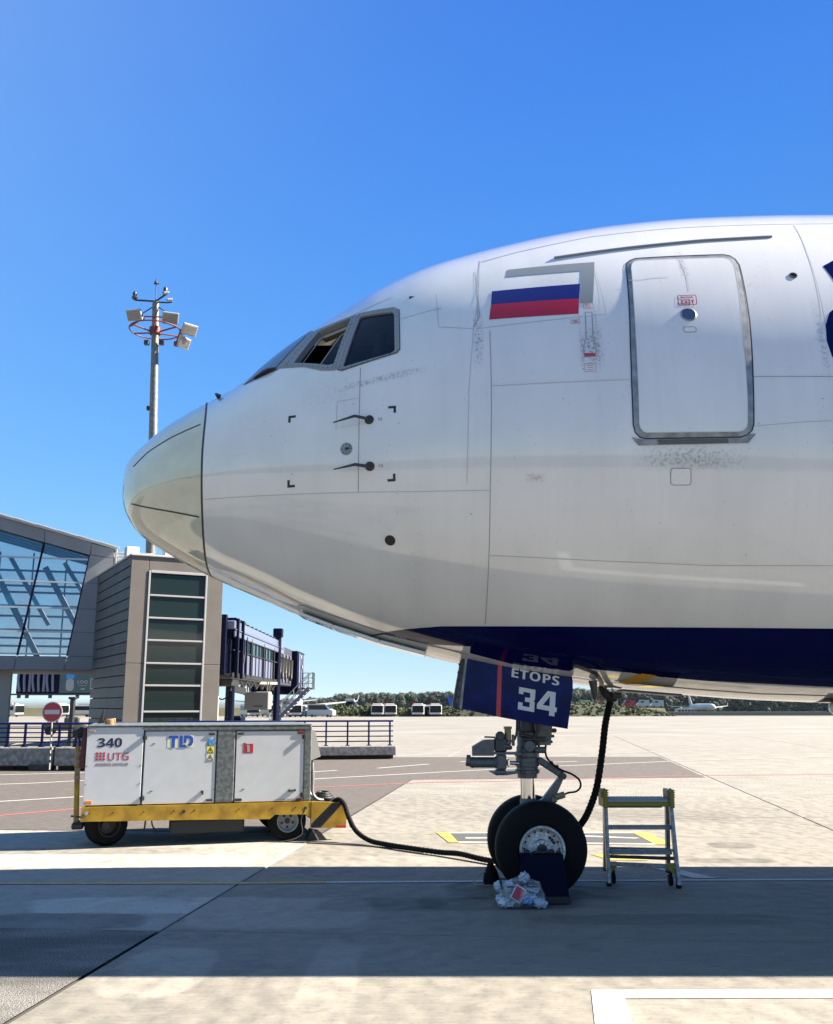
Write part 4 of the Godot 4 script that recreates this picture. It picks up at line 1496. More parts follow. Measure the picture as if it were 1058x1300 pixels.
func build_airfield():
	# buses
	var bus := make_bus("white apron bus, leftmost of the four in the gap left of the nose gear door")
	var spots := [[-9.25, -228.0, "", 0.0],
		[-6.15, -228.5, "white apron bus showing its side, second of the four left of the nose gear door", 0.12],
		[0.35, -228.0, "white apron bus, third of the four left of the nose gear door", -0.05],
		[4.55, -229.0, "white apron bus, rightmost of the four, nearest the nose gear door", 0.06],
		[-97.0, -215.0, "white apron bus seen under the gallery, left of the no entry sign", 0.5],
		[-79.5, -217.0, "white apron bus seen under the gallery, just right of the no entry sign", 0.5],
		[-91.2, -222.0, "dark sided apron bus seen under the gallery behind the no entry sign", 1.2],
		[-73.2, -222.0, "dark sided apron bus beside the tower's left edge, under the gallery", 1.2],
		[-36.2, -214.0, "white apron bus behind the jet bridge's support column", 0.3],
		[-31.4, -214.0, "white apron bus glimpsed between the jet bridge's columns", 0.3],
		[-26.8, -214.0, "white apron bus behind the foot of the jet bridge's stairs", 0.2]]
	for k in spots.size():
		var s: Array = spots[k]
		var at := Vector3(s[0], far_y(s[1]), s[1])
		if k == 0:
			bus.position = at
			bus.rotation.y = s[3]
		else:
			copy_of(bus, "apron_bus", s[2], at, s[3])
	make_van("shuttle_van", "white van with a sloping windscreen, nearest the four apron buses on their left", "van", M.bus_white, Vector3(-18.2, far_y(-214.0), -214.0), PI * 0.9, 6.2, 2.9, true)
	make_van("shuttle_van", "white van with a sloping windscreen, parked by the foot of the jet bridge's stairs", "van", M.bus_white, Vector3(-24.5, far_y(-216.0), -216.0), PI * 0.8, 5.2, 2.6, true)
	# vehicles along the far road behind the embankment
	var cars := [[733.0, "white van on the far road, first to the right of the nose gear door", 0], [750.0, "small red van on the far road, left of the hanging cable", 1], [768.0, "white van on the far road, behind the hanging cable", 0],
		[790.0, "red van on the far road, right of the hanging cable", 1], [808.0, "white van on the far road, right of the red van", 0], [826.0, "white van on the far road, at the left end of the pale long building", 0]]
	for c in cars:
		var x: float = (c[0] - 529.0) * 300.0 / 1224.0
		make_van("parked_van", c[1], "van", M.sign_red if c[2] == 1 else M.bus_white, Vector3(x, 0.6, -300), 0.0, 3.9, 2.4)
	var lorry := make_van("box_lorry", "white box lorry standing on the rough ground left of the apron buses", "lorry", M.bus_white, Vector3(-25.2, 0.0, -262), PI, 4.0, 2.5)
	lorry.position.x = -15.5
	var st := S()
	box(st, Vector3(2.6, 2.2, 0), Vector3(2.4, 1.9, 1.8), 0.05)
	part("cargo_box", st, M.white, lorry)
	var rd := S()
	prism(rd, V2([-314, -2.6, -308, 0.6, -292, 0.6, -286, -2.6]), -40, 260, Transform3D(Basis(Vector3(0, 0, 1), Vector3(0, 1, 0), Vector3(-1, 0, 0)), Vector3(35, 0, 0)))
	structure("far_road", rd, M.grass)
	# low buildings at the far side
	var b := thing("long_shed", "long low pale shed beyond the embankment, right of the hanging cable", "shed", Vector3(92, grass_y(-520.0), -520))
	st = S()
	box(st, Vector3(0, 1.35, 0), Vector3(40, 2.7, 10))
	part("wall", st, M.white, b)
	st = S()
	box(st, Vector3(0, 2.85, 0), Vector3(41, 0.35, 11), 0.05)
	part("roof", st, M.far_roof, b)
	for k in 8:
		st = S()
		box(st, Vector3(-17.5 + k * 5, 1.3, 5.03), Vector3(3.2, 1.2, 0.08))
		part("window", st, M.dark_glass, b)
	b = thing("airfield_office", "low white office with a band of dark windows, behind the distant white airliner", "office", Vector3(222, grass_y(-800.0), -800))
	st = S()
	box(st, Vector3(0, 2.0, 0), Vector3(14, 4.0, 9))
	part("wall", st, M.white, b)
	st = S()
	box(st, Vector3(0, 4.1, 0), Vector3(14.6, 0.3, 9.6), 0.05)
	part("roof", st, M.far_roof, b)
	for k in 5:
		st = S()
		box(st, Vector3(-5.4 + k * 2.7, 2.3, 4.52), Vector3(2.2, 1.7, 0.08))
		part("window", st, M.dark_glass, b)
	# the boundary wall
	b = thing("boundary_wall", "long low pale wall running along the far side of the airfield", "wall", Vector3(70, grass_y(-318.0), -318))
	for k in 40:
		st = S()
		box(st, Vector3(-97.5 + k * 5, 0.6, 0), Vector3(4.9, 1.25, 0.3), 0.04)
		part("wall_panel", st, M.block, b)
	# aircraft
	make_far_plane("white four engined airliner parked far off under the aircraft's belly", Vector3(256, grass_y(-830.0), -830), 1.66, 60.0, M.bus_white, true)
	make_far_plane("distant airliner whose blue and white tail shows left of the nose gear door", Vector3(49.5, grass_y(-500.0), -500), PI, 34.0, M.logo_blue, false)
	make_far_plane("white airliner with one long wing showing, right of the jet bridge's stairs", Vector3(-30, grass_y(-240.0), -240), 1.69, 36.0, M.bus_white, false)
	# rough banks
	bank("grass_bank", "overgrown green bank at the far edge of the apron behind the nose gear", [[4, -238, 0.9, 6], [10, -242, 2.6, 9], [24, -244, 3.1, 10], [36, -247, 3.3, 11], [48, -252, 3.0, 11], [58, -256, 1.8, 9], [68, -262, 0.4, 7]], 5)
	bank("brush_bank", "brown green scrub bank behind the parked apron buses", [[-30, -244, 0.6, 7], [-22, -244, 1.9, 8], [-14, -243, 2.2, 8], [-6, -243, 1.6, 7], [2, -240, 1.4, 6], [8, -240, 0.4, 5]], 6)
	woodland()

# a long heap through points of x, z, height, half width, with scrub on it
func bank(called: String, label: String, pts: Array, sd: int):
	var n := noise(sd, 0.12, 4)
	var st := S()
	soft(st)
	var grid := []
	var nx := 60
	var nz := 14
	for i in nx + 1:
		var f := float(i) / nx * (pts.size() - 1)
		var k: int = min(int(f), pts.size() - 2)
		var t := f - k
		var a: Array = pts[k]
		var b: Array = pts[k + 1]
		var row := []
		for j in nz + 1:
			var v := float(j) / nz * 2.0 - 1.0
			var x := lerpf(a[0], b[0], t)
			var hw := lerpf(a[3], b[3], t)
			var z := lerpf(a[1], b[1], t) - v * hw
			var hh := lerpf(a[2], b[2], t) * pow(max(0.0, 1.0 - v * v), 0.8) * (1.0 + 0.45 * n.get_noise_2d(x * 3.0, z * 3.0))
			row.append(Vector3(x, -1.45 + hh * 1.05, z))
		grid.append(row)
	for i in nx:
		for j in nz:
			fquad(st, grid[i][j], grid[i + 1][j], grid[i + 1][j + 1], grid[i][j + 1], Vector3.UP)
	var m := part(called, st, M.mound, self)
	tag(m, label, "bank", "", "structure")
	var r := RandomNumberGenerator.new()
	r.seed = sd
	var mm := MultiMesh.new()
	mm.transform_format = MultiMesh.TRANSFORM_3D
	mm.use_colors = true
	mm.mesh = leaf_clump(0.55, 46, 0.22, sd)
	mm.instance_count = 1500
	for k in 1500:
		var i := r.randi_range(0, nx)
		var j := r.randi_range(0, nz)
		var p: Vector3 = grid[i][j]
		p += Vector3(r.randf_range(-0.7, 0.7), r.randf_range(-0.1, 0.25), r.randf_range(-0.8, 0.8))
		mm.set_instance_transform(k, Transform3D(Basis(Vector3.UP, r.randf() * TAU).scaled(Vector3.ONE * r.randf_range(0.35, 1.15)), p))
		var g := r.randf()
		mm.set_instance_color(k, Color(0.028 + 0.045 * g, 0.048 + 0.035 * g, 0.014 + 0.01 * g))
	var o := MultiMeshInstance3D.new()
	o.name = numbered("scrub")
	o.multimesh = mm
	o.material_override = M.leaf
	add_child(o)
	tag(o, "low scrub and weeds growing over the " + ("overgrown green bank" if sd == 5 else "bank behind the apron buses"), "scrub", "", "stuff")

func leaf_clump(radius: float, count: int, size: float, sd: int) -> ArrayMesh:
	var r := RandomNumberGenerator.new()
	r.seed = sd + 100
	var st := S()
	flat(st)
	for k in count:
		var d := Vector3(r.randfn(), r.randfn(), r.randfn()).normalized()
		var p := d * radius * pow(r.randf(), 0.4)
		var u := d.cross(Vector3(r.randfn(), r.randfn(), r.randfn())).normalized() * size * r.randf_range(0.6, 1.3)
		var v := (d + Vector3(r.randfn(), r.randfn(), r.randfn()) * 0.35).normalized().cross(u.normalized()).normalized() * size * r.randf_range(0.5, 1.0)
		ftri(st, p - u, p + v, p + u, d + Vector3.UP * 0.4)
		ftri(st, p - u, p - v, p + u, d + Vector3.UP * 0.4)
	st.generate_normals()
	return st.commit()

# The wood at the airfield's edge, one mass of crowns.
func woodland():
	var r := RandomNumberGenerator.new()
	r.seed = 77
	var mm := MultiMesh.new()
	mm.transform_format = MultiMesh.TRANSFORM_3D
	mm.use_colors = true
	mm.mesh = leaf_clump(4.0, 220, 0.75, 3)
	var list := []
	for row in 4:
		var x := -150.0
		while x < 640.0:
			x += r.randf_range(4.5, 9.0)
			var z := -1000.0 - row * 14.0 + r.randf_range(-6, 6)
			var h := 16.5 + 3.0 * sin(x * 0.010 + 0.6) + r.randf_range(-1.2, 1.2) + row * 0.8 + (3.5 if x > 120 else 0.0)
			if x < -85: h -= 4.0
			var w := r.randf_range(0.85, 1.25)
			var g := r.randf()
			for k in 12:
				var f := float(k) / 11.0
				var y := -8.3 + h * (0.12 + 0.80 * f)
				var spread: float = (1.0 - abs(f - 0.5) * 0.7) * 5.2 * w
				list.append([Vector3(x + r.randf_range(-1, 1) * spread, y, z + r.randf_range(-1, 1) * spread), (0.95 + 0.2 * (1.0 - f)) * w, g + r.randf_range(-0.2, 0.2)])
	mm.instance_count = list.size()
	for k in list.size():
		mm.set_instance_transform(k, Transform3D(Basis(Vector3(r.randfn(), r.randfn(), r.randfn()).normalized(), r.randf() * TAU).scaled(Vector3.ONE * list[k][1]), list[k][0]))
		var g: float = clamp(list[k][2], 0.0, 1.0)
		mm.set_instance_color(k, Color(0.021 + 0.013 * g, 0.033 + 0.010 * g, 0.021 + 0.004 * g))
	var o := MultiMeshInstance3D.new()
	o.name = numbered("woodland")
	o.multimesh = mm
	o.material_override = M.leaf
	add_child(o)
	tag(o, "dark green wood along the horizon beyond the airfield", "wood", "", "stuff")

# ------------------------------------------------------------------ railings and signs
func make_railing(label: String, at: Vector3, turn: float, l: float, gap: float, y0: float, y1: float, flare: bool) -> Node3D:
	var t := thing("guard_railing", label, "railing", at, turn)
	var n := int(l / gap)
	for k in n + 1:
		var x := 0.12 + k * (l - 0.24) / n
		var st := S()
		bar(st, Vector3(x, y0, 0), Vector3(x, y1 - 0.03, 0), 0.055, 0.10, Vector3(0, 0, 1), 0.008)
		box(st, Vector3(x, y0 + 0.02, 0), Vector3(0.14, 0.04, 0.16), 0.006)
		if flare: bar(st, Vector3(x - 0.07, y0 + 0.02, 0), Vector3(x, y0 + 0.13, 0), 0.05, 0.05, Vector3(0, 0, 1))
		part("post", st, M.rail_blue, t)
	for q in 5:
		var st := S()
		var y := lerpf(y0 + 0.16, y1, q / 4.0)
		var r := 0.034 if q == 4 else 0.02
		tube(st, [Vector3(0, y, 0.0), Vector3(l, y, 0.0)], r, 8)
		part("rail", st, M.rail_blue, t)
	return t

func make_barrier(label: String, at: Vector3, turn: float, l: float, h: float) -> Node3D:
	var t := thing("concrete_barrier", label, "barrier", at, turn, "")
	var st := S()
	box(st, Vector3(l * 0.5, 0.14 + (h - 0.14) * 0.5, 0), Vector3(l, h - 0.14, 0.55), 0.03)
	part("block", st, M.block, t)
	st = S()
	for x in [l * 0.1, l * 0.5, l * 0.9]:
		box(st, Vector3(x, 0.075, -0.10), Vector3(l * 0.16, 0.15, 0.30), 0.01)
	box(st, Vector3(l * 0.5, 0.07, -0.12), Vector3(l * 0.97, 0.14, 0.2))
	part("foot", st, M.recess, t)
	return t

func build_railings():
	make_railing("blue metal railing on the dark concrete barriers, left of the ground power unit", Vector3(-16.4, 0, -29.0), 0.0, 8.4, 0.52, 0.66, 1.36, true)
	var labels := ["dark concrete barrier under the left railing, at the left edge of the view", "dark concrete barrier under the left railing, next to the no entry sign", "dark concrete barrier under the left railing, behind the ground power unit"]
	for k in 3: make_barrier(labels[k], Vector3(-16.5 + k * 2.9, 0, -29.05), 0.0, 2.85, 0.68)
	make_railing("blue metal railing on the pale concrete barrier, right of the ground power unit", Vector3(-8.6, 0, -33.5), 0.19, 7.9, 0.79, 0.46, 1.33, false)
	make_barrier("pale weathered concrete barrier under the right railing, its end standing free", Vector3(-4.75, 0, -34.3), 0.19, 4.05, 0.47)
	make_barrier("pale concrete barrier under the right railing, hidden behind the ground power unit", Vector3(-8.75, 0, -33.5), 0.19, 3.95, 0.47)
	# no entry sign
	var t := thing("no_entry_sign", "round red no entry sign on a striped post by the left railing", "road sign", Vector3(-10.78, 0, -28.62))
	var st := S()
	tube(st, [Vector3(0.03, 0.05, 0), Vector3(0, 1.6, 0)], 0.022, 8)
	part("post", st, M.frame_grey, t)
	for k in 6:
		st = S()
		tube(st, [Vector3(0.028, 0.25 + k * 0.18, 0), Vector3(0.026, 0.33 + k * 0.18, 0)], 0.026, 8)
		part("band", st, M.black, t)
	st = S()
	var face := Transform3D(Basis(Vector3(1, 0, 0), PI / 2), Vector3(0, 1.70, 0.03))
	lathe(st, [[0, -0.01], [0.30, -0.01], [0.30, 0.008], [0, 0.008]], face, 32)
	var disc := part("disc", st, M.white, t)
	st = S()
	lathe(st, [[0.272, 0.004], [0.272, 0.012], [0, 0.012]], face, 32)
	part("red_face", st, M.sign_red, disc)
	st = S()
	box(st, Vector3(0, 1.70, 0.045), Vector3(0.44, 0.125, 0.008))
	part("white_bar", st, M.white, disc)
	# chevron board low on the barrier, and a plain bollard by the tower
	var c := thing("chevron_plate", "dark low plate with a pale chevron at the foot of the left barrier", "marker plate", Vector3(-11.05, 0, -28.68))
	st = S()
	box(st, Vector3(0, 0.11, 0), Vector3(0.66, 0.20, 0.06), 0.01)
	part("plate", st, M.black, c)
	st = S()
	for y in [0.06, 0.12]:
		bar(st, Vector3(-0.14, y, 0.034), Vector3(0, y + 0.07, 0.034), 0.01, 0.03, Vector3(0, 1, 0))
		bar(st, Vector3(0.14, y, 0.034), Vector3(0, y + 0.07, 0.034), 0.01, 0.03, Vector3(0, 1, 0))
	part("chevron", st, M.dark_box, c)
	var p := thing("lamp_bollard", "dark slim bollard with a flat top against the tower block's siding", "bollard", Vector3(-12.55, 0, -35.2))
	st = S()
	box(st, Vector3(0, 1.05, 0), Vector3(0.16, 2.1, 0.16), 0.02)
	part("post", st, M.dark_steel, p)
	st = S()
	box(st, Vector3(0, 2.14, 0), Vector3(0.26, 0.09, 0.26), 0.02)
	part("cap", st, M.black, p)
	# small service vehicles behind the railings
	var tr := thing("baggage_tractor", "small baggage tractor standing on the apron behind the left railing", "tractor", Vector3(-22.6, far_y(-62.0), -62.0), 0.3)
	st = S()
	box(st, Vector3(0, 0.55, 0), Vector3(2.3, 0.5, 1.2), 0.08)
	box(st, Vector3(0.5, 0.95, 0), Vector3(0.9, 0.4, 1.1), 0.08)
	part("body", st, M.dark_steel, tr)
	st = S()
	box(st, Vector3(-0.4, 1.05, 0), Vector3(0.12, 0.6, 0.8), 0.04)
	part("seat", st, M.black, tr)
	st = S()
	tube(st, [Vector3(-0.9, 0.8, 0.4), Vector3(-0.9, 1.7, 0.4)], 0.05, 6)
	part("mast", st, M.sign_red, tr)
	for q in [[-0.75, 0.5], [0.75, 0.5], [-0.75, -0.5], [0.75, -0.5]]:
		st = S()
		lathe(st, [[0, -0.1], [0.28, -0.1], [0.32, -0.05], [0.32, 0.05], [0.28, 0.1], [0, 0.1]], Transform3D(Basis(Vector3(1, 0, 0), PI / 2), Vector3(q[0], 0.32, q[1])), 12)
		part("wheel", st, M.rubber, tr)
	tr = thing("tow_tractor", "navy tow tractor with a red and white panel, behind the railing under the jet bridge", "tow tractor", Vector3(-9.6, far_y(-56.0), -56.0), 0.05)
	st = S()
	box(st, Vector3(0.3, 0.62, 0), Vector3(3.6, 0.6, 2.0), 0.08)
	part("body", st, M.navy, tr)
	st = S()
	box(st, Vector3(-0.9, 1.05, 0), Vector3(1.0, 0.45, 1.7), 0.08)
	part("cab", st, M.navy, tr)
	st = S()
	box(st, Vector3(0.15, 0.72, 1.02), Vector3(0.5, 0.28, 0.02), 0.004)
	part("panel", st, M.frame_white, tr)
	st = S()
	box(st, Vector3(0.72, 0.72, 1.02), Vector3(0.6, 0.28, 0.02), 0.004)
	part("panel", st, M.sign_red, tr)
	for q in [[-1.0, 0.9], [1.4, 0.9], [-1.0, -0.9], [1.4, -0.9]]:
		st = S()
		lathe(st, [[0, -0.15], [0.36, -0.15], [0.42, -0.08], [0.42, 0.08], [0.36, 0.15], [0, 0.15]], Transform3D(Basis(Vector3(1, 0, 0), PI / 2), Vector3(q[0], 0.42, q[1])), 14)
		part("wheel", st, M.rubber, tr)

# ------------------------------------------------------------------ the floodlight mast
func build_mast():
	var base := Vector3(-15.25, 0, -55)
	var t := thing("floodlight_mast", "tall pale steel mast with floodlights on a red ring, rising behind the aircraft's nose", "floodlight mast", base)
	var top := Vector3(-16.21, 26.4, -55)
	var axis := (top - base) / 26.4
	var at := func(y: float) -> Vector3: return base + axis * y
	var st := S()
	tube(st, [at.call(0.0), at.call(9.0), at.call(18.0), at.call(26.4)], [0.36, 0.31, 0.26, 0.205], 16)
	wpart("pole", st, M.pole, t)
	st = S()
	for y in [12.0, 17.0, 19.5]:
		box(st, at.call(y) + Vector3(-0.33, 0, 0.05), Vector3(0.16, 0.28, 0.2), 0.03)
	wpart("pole_box", st, M.dark_steel, t)
	var c: Vector3 = at.call(24.5)
	st = S()
	lathe(st, [[0.30, -0.25], [0.36, -0.2], [0.36, 0.2], [0.30, 0.25]], Transform3D(Basis.IDENTITY, c), 16)
	wpart("collar", st, M.red_paint, t)
	st = S()
	var ring := []
	for k in 33:
		var a := TAU * k / 32.0
		ring.append(c + Vector3(cos(a) * 1.55, 0.05, sin(a) * 1.55))
	tube(st, ring, 0.042, 6, false)
	wpart("ring", st, M.red_paint, t)
	for k in 6:
		st = S()
		var a := TAU * k / 6.0 + 0.35
		tube(st, [c + Vector3(cos(a) * 0.25, -0.1, sin(a) * 0.25), c + Vector3(cos(a) * 1.55, 0.05, sin(a) * 1.55)], 0.05, 6)
		wpart("spoke", st, M.red_paint, t)
	for q in [Vector3(-1.0, 0.85, 0.3), Vector3(1.05, 0.85, 0.3), Vector3(0.3, 0.9, 1.0)]:
		st = S()
		tube(st, [at.call(26.2), c + q], 0.035, 6)
		wpart("stay", st, M.black, t)
	st = S()
	tube(st, [c + Vector3(-1.0, 0.85, 0.3), c + Vector3(1.1, 0.75, 0.3)], 0.045, 6)
	wpart("spoke", st, M.red_paint, t)
	# floodlights: x, y, z, turn, tilt
	var heads := [[-17.35, 25.35, -54.55, -0.25, 0.55], [-15.10, 25.12, -54.45, 0.35, 0.55], [-13.95, 24.45, -54.7, 0.75, 0.50], [-14.35, 23.78, -55.1, 1.15, 0.35]]
	for h in heads:
		var b := Basis(Vector3.UP, h[3]) * Basis(Vector3.RIGHT, h[4])
		var o := Vector3(h[0], h[1], h[2])
		st = S()
		box(st, o, Vector3(0.98, 0.70, 0.16), 0.03, b)
		var hd := wpart("floodlight", st, M.frame_white, t)
		for k in 5:
			var sl := S()
			box(sl, o + b * Vector3(0, -0.22 + k * 0.11, 0.09), Vector3(0.86, 0.035, 0.05), 0.005, b)
			var mi := part("slat", sl, M.pole, hd)
			mi.transform = world_of(hd).affine_inverse()
		st = S()
		var dirv := (c - o)
		dirv.y = 0
		tube(st, [o + b * Vector3(0, 0, -0.08), o + dirv.normalized() * 0.5 + Vector3(0, -0.15, 0), c + Vector3(-dirv.normalized().x * 1.55, 0.05, -dirv.normalized().z * 1.55)], 0.06, 6)
		box(st, o + dirv.normalized() * 0.45 + Vector3(0, -0.1, 0), Vector3(0.3, 0.3, 0.25), 0.03)
		wpart("bracket", st, M.red_paint, t)
	# top arms with beacons, wind gauge and rod
	st = S()
	tube(st, [Vector3(-17.42, 26.45, -54.8), top + Vector3(0, 0.05, 0), Vector3(-15.62, 26.85, -54.9)], 0.06, 6)
	tube(st, [top, Vector3(-15.35, 26.1, -54.4), Vector3(-14.95, 26.05, -54.2)], 0.05, 6)
	wpart("top_arm", st, M.black, t)
	for p in [Vector3(-17.48, 26.5, -54.8), Vector3(-15.62, 26.85, -54.9)]:
		st = S()
		lathe(st, [[0.05, -0.05], [0.16, 0.05], [0.19, 0.12], [0.12, 0.2], [0.14, 0.4], [0.08, 0.5], [0, 0.5]], Transform3D(Basis.IDENTITY, p), 12)
		wpart("beacon", st, M.gear_dark, t)
	for p in [Vector3(-15.2, 26.3, -54.4), Vector3(-15.45, 26.8, -54.5)]:
		st = S()
		box(st, p, Vector3(0.34, 0.14, 0.2), 0.03, Basis(Vector3.UP, 0.5) * Basis(Vector3(0, 0, 1), 0.3))
		wpart("camera_unit", st, M.frame_white, t)
	st = S()
	tube(st, [top, top + Vector3(-0.05, 1.25, 0)], 0.025, 6)
	box(st, top + Vector3(-0.05, 1.3, 0), Vector3(0.2, 0.18, 0.2), 0.05)
	tube(st, [top + Vector3(-0.2, 1.22, 0), top + Vector3(0.15, 1.22, 0)], 0.03, 6)
	tube(st, [top + Vector3(-0.05, 1.3, 0), top + Vector3(-0.05, 1.55, 0)], 0.03, 6)
	wpart("lightning_rod", st, M.black, t)
	st = S()
	for p in [Vector3(-0.42, -0.85, 0.2), Vector3(0.5, -0.85, 0.2)]:
		box(st, c + p, Vector3(0.3, 0.3, 0.25), 0.03)
	wpart("gear_box", st, M.dark_steel, t)

# ------------------------------------------------------------------ the aircraft
func build_airliner():
	var t := thing("airliner", "white airliner nose with a cream radome and dark blue belly, standing over the apron", "airliner", Vector3(1.3, 0, ZC))
	var win3 := V2([-0.734, 5.270, -0.590, 5.924, -0.542, 5.931, -0.257, 5.910, -0.229, 5.876, -0.215, 5.385, -0.247, 5.356, -0.724, 5.256])
	var win3_out := V2([-0.797, 5.235, -0.780, 5.30, -0.640, 5.93, -0.600, 5.985, -0.240, 5.968, -0.179, 5.919, -0.165, 5.389, -0.194, 5.350, -0.750, 5.212])
	var win2 := V2([-1.275, 5.420, -1.045, 5.870, -0.690, 5.950, -0.835, 5.312, -0.893, 5.304, -1.019, 5.345])
	var win2_out := V2([-1.455, 5.39, -1.112, 5.885, -1.08, 5.91, -0.625, 5.99, -0.660, 5.93, -0.800, 5.30, -0.815, 5.225, -0.956, 5.245, -1.154, 5.331])
	var holes := []
	for q in [win3, win2]:
		for p in Geometry2D.offset_polygon(PackedVector2Array(q), 0.018): holes.append(p)
	# skin: rings of points, finer round the cockpit windows
	var xs := []
	var x := -2.235
	while x < 30.0:
		xs.append(x)
		x += 0.022 if x > -1.5 and x < -0.1 else 0.06 if x < 5.2 else 1.2
	xs.append(30.0)
	var ring := 224
	var grid := []
	for i in xs.size():
		grid.append(ring_of(xs[i], ring))
	var st := S()
	for i in xs.size() - 1:
		for k in ring:
			var a: Array = grid[i][k]
			var b: Array = grid[i + 1][k]
			var c: Array = grid[i + 1][k + 1]
			var d: Array = grid[i][k + 1]
			if xs[i] > -1.6 and xs[i] < 0.0:
				var m: Vector3 = (a[0] + c[0]) * 0.5
				var skip := false
				if m.y > 5.1:
					for h in holes:
						if Geometry2D.is_point_in_polygon(Vector2(m.x, m.y), h): skip = true
				if skip: continue
			# Godot wants clockwise fronts; seen from outside
			for q in [a, c, b, a, d, c]:
				st.set_normal(q[1])
				st.set_uv(q[2])
				st.add_vertex(q[0])
	skin_part("fuselage", st, M.skin, t)
	# radome
	st = S()
	var fr := [0.0, 0.012, 0.03, 0.055, 0.085, 0.12, 0.17, 0.23, 0.30, 0.38, 0.46, 0.55, 0.64, 0.73, 0.82, 0.91, 0.996]
	grid = []
	for f in fr:
		var row := []
		for k in 97:
			var ph := TAU * k / 96.0
			var xx: float = X0 + (seam_x(ph) - 0.004 - X0) * f
			row.append(point_at(xx, ph))
		grid.append(row)
	soft(st)
	for i in fr.size() - 1:
		for k in 96:
			var p: Array = [grid[i][k], grid[i + 1][k], grid[i + 1][k + 1], grid[i][k + 1]]
			var out: Vector3 = (p[0] + p[2]) * 0.5 - Vector3(-2.0, 4.46, ZC)
			if i == 0: ftri(st, p[0], p[1], p[2], out)
			else: fquad(st, p[0], p[1], p[2], p[3], out)
	wpart("radome", st, M.radome, t)
	seam_of(t, M.seam_black, 0.022, radome_curve())
	# metal strips of the radome
	for s in [V2([-3.15, 4.53, -2.95, 4.645, -2.62, 4.757, -2.28, 4.838]), V2([-3.168, 4.123, -3.0, 4.062, -2.795, 4.0, -2.5, 3.92, -2.266, 3.855])]:
		st = S()
		hull_line(st, s, 0.014, 0.003)
		skin_part("radome_strip", st, M.seam_black, t)
	# panel seams
	for q in [[0.0072, M.seam, [-0.556, 5.22, -0.556, 4.754, -0.556, 4.431, -0.56, 3.942]], [0.0064, M.seam_light, [-2.19, 4.013, -1.483, 3.980, -0.561, 3.942, 0.082, 3.917, 0.686, 3.905]],
		[0.0072, M.seam, [0.612, 6.382, 0.608, 5.678]], [0.0072, M.seam, [0.716, 5.523, 0.712, 4.909, 0.690, 3.922, 0.689, 3.329, 0.685, 2.72]],
		[0.0056, M.seam_light, [0.661, 6.345, 0.594, 5.767, 0.562, 5.581, 0.498, 4.877, 0.473, 3.98]], [0.0080, M.seam, [0.680, 6.60, 0.636, 6.252, 0.619, 5.915, 0.628, 5.715, 0.56, 5.58]],
		[0.0072, M.seam_light, [0.719, 4.908, 1.271, 4.915, 2.002, 4.926]], [0.0072, M.seam, [3.153, 4.947, 3.897, 4.947, 5.5, 4.947]],
		[0.0096, M.seam, [0.695, 6.562, 1.055, 6.675, 1.860, 6.86, 2.648, 6.938, 3.437, 6.975, 5.4, 7.01]], [0.0080, M.seam, [4.026, 6.95, 3.971, 6.468, 3.945, 6.064, 3.92, 5.604, 3.912, 5.434]],
		[0.0064, M.seam_light, [0.689, 3.329, 1.708, 3.261, 2.728, 3.211, 3.877, 3.207, 5.4, 3.20]], [0.0064, M.seam_light, [0.20, 6.08, 0.22, 5.62, 0.56, 5.56]], [0.0064, M.seam, [-0.682, 5.99, -0.472, 6.075, -0.26, 6.15]],
		[0.0064, M.seam_light, [-0.16, 5.784, 0.248, 5.87]], [0.0056, M.seam_light, [-0.78, 4.86, -0.556, 4.88]], [0.0056, M.seam_light, [-0.78, 4.86, -0.785, 4.56]],
		[0.0096, M.seam, [-1.27, 2.986, -1.207, 2.978, -0.969, 2.892, -0.390, 2.70, 0.163, 2.552, 0.55, 2.452]], [0.0096, M.seam, [-1.27, 2.986, -1.285, 2.90]],
		[0.0064, M.seam_light, [1.8, 6.33, 1.84, 5.65, 0.62, 5.56]], [0.0080, M.seam, [2.10, 2.185, 2.548, 2.135, 2.994, 2.095, 3.647, 2.050, 5.0, 2.01]], [0.0048, M.seam_light, [3.02, 4.45, 3.6, 4.50, 4.1, 4.52]]]:
		st = S()
		hull_line(st, V2(q[2]), q[0])
		skin_part("panel_seam", st, q[1], t)
	cockpit(t, win2, win2_out, win3, win3_out)
	# blue belly band
	st = S()
	hull_patch(st, V2([-0.62, 2.655, -0.40, 2.680, -0.10, 2.705, 0.248, 2.719, 0.716, 2.706, 2.076, 2.678, 4.003, 2.655, 7.0, 2.64, 7.0, 2.02, 4.294, 2.117, 3.416, 2.160, 3.021, 2.178, 2.468, 2.226, 2.213, 2.262, 1.66, 2.315, 1.60, 2.285, 1.0, 2.36, 0.56, 2.47, 0.56, 2.53, 0.10, 2.565, -0.347, 2.672]), 0.003, 0.06)
	skin_part("belly_band", st, M.livery_blue, t)
	st = S()
	hull_patch(st, V2([7.0, 2.64, 29.0, 2.6, 29.0, 2.02, 7.0, 2.02]), 0.003, 0.4)
	skin_part("belly_band", st, M.livery_blue, t)
	st = S()
	hull_patch(st, V2([2.14, 2.172, 2.325, 2.257, 2.478, 2.236, 2.337, 2.158, 2.25, 2.150]), 0.006, 0.05)
	skin_part("belly_mark", st, M.mark_orange, t)
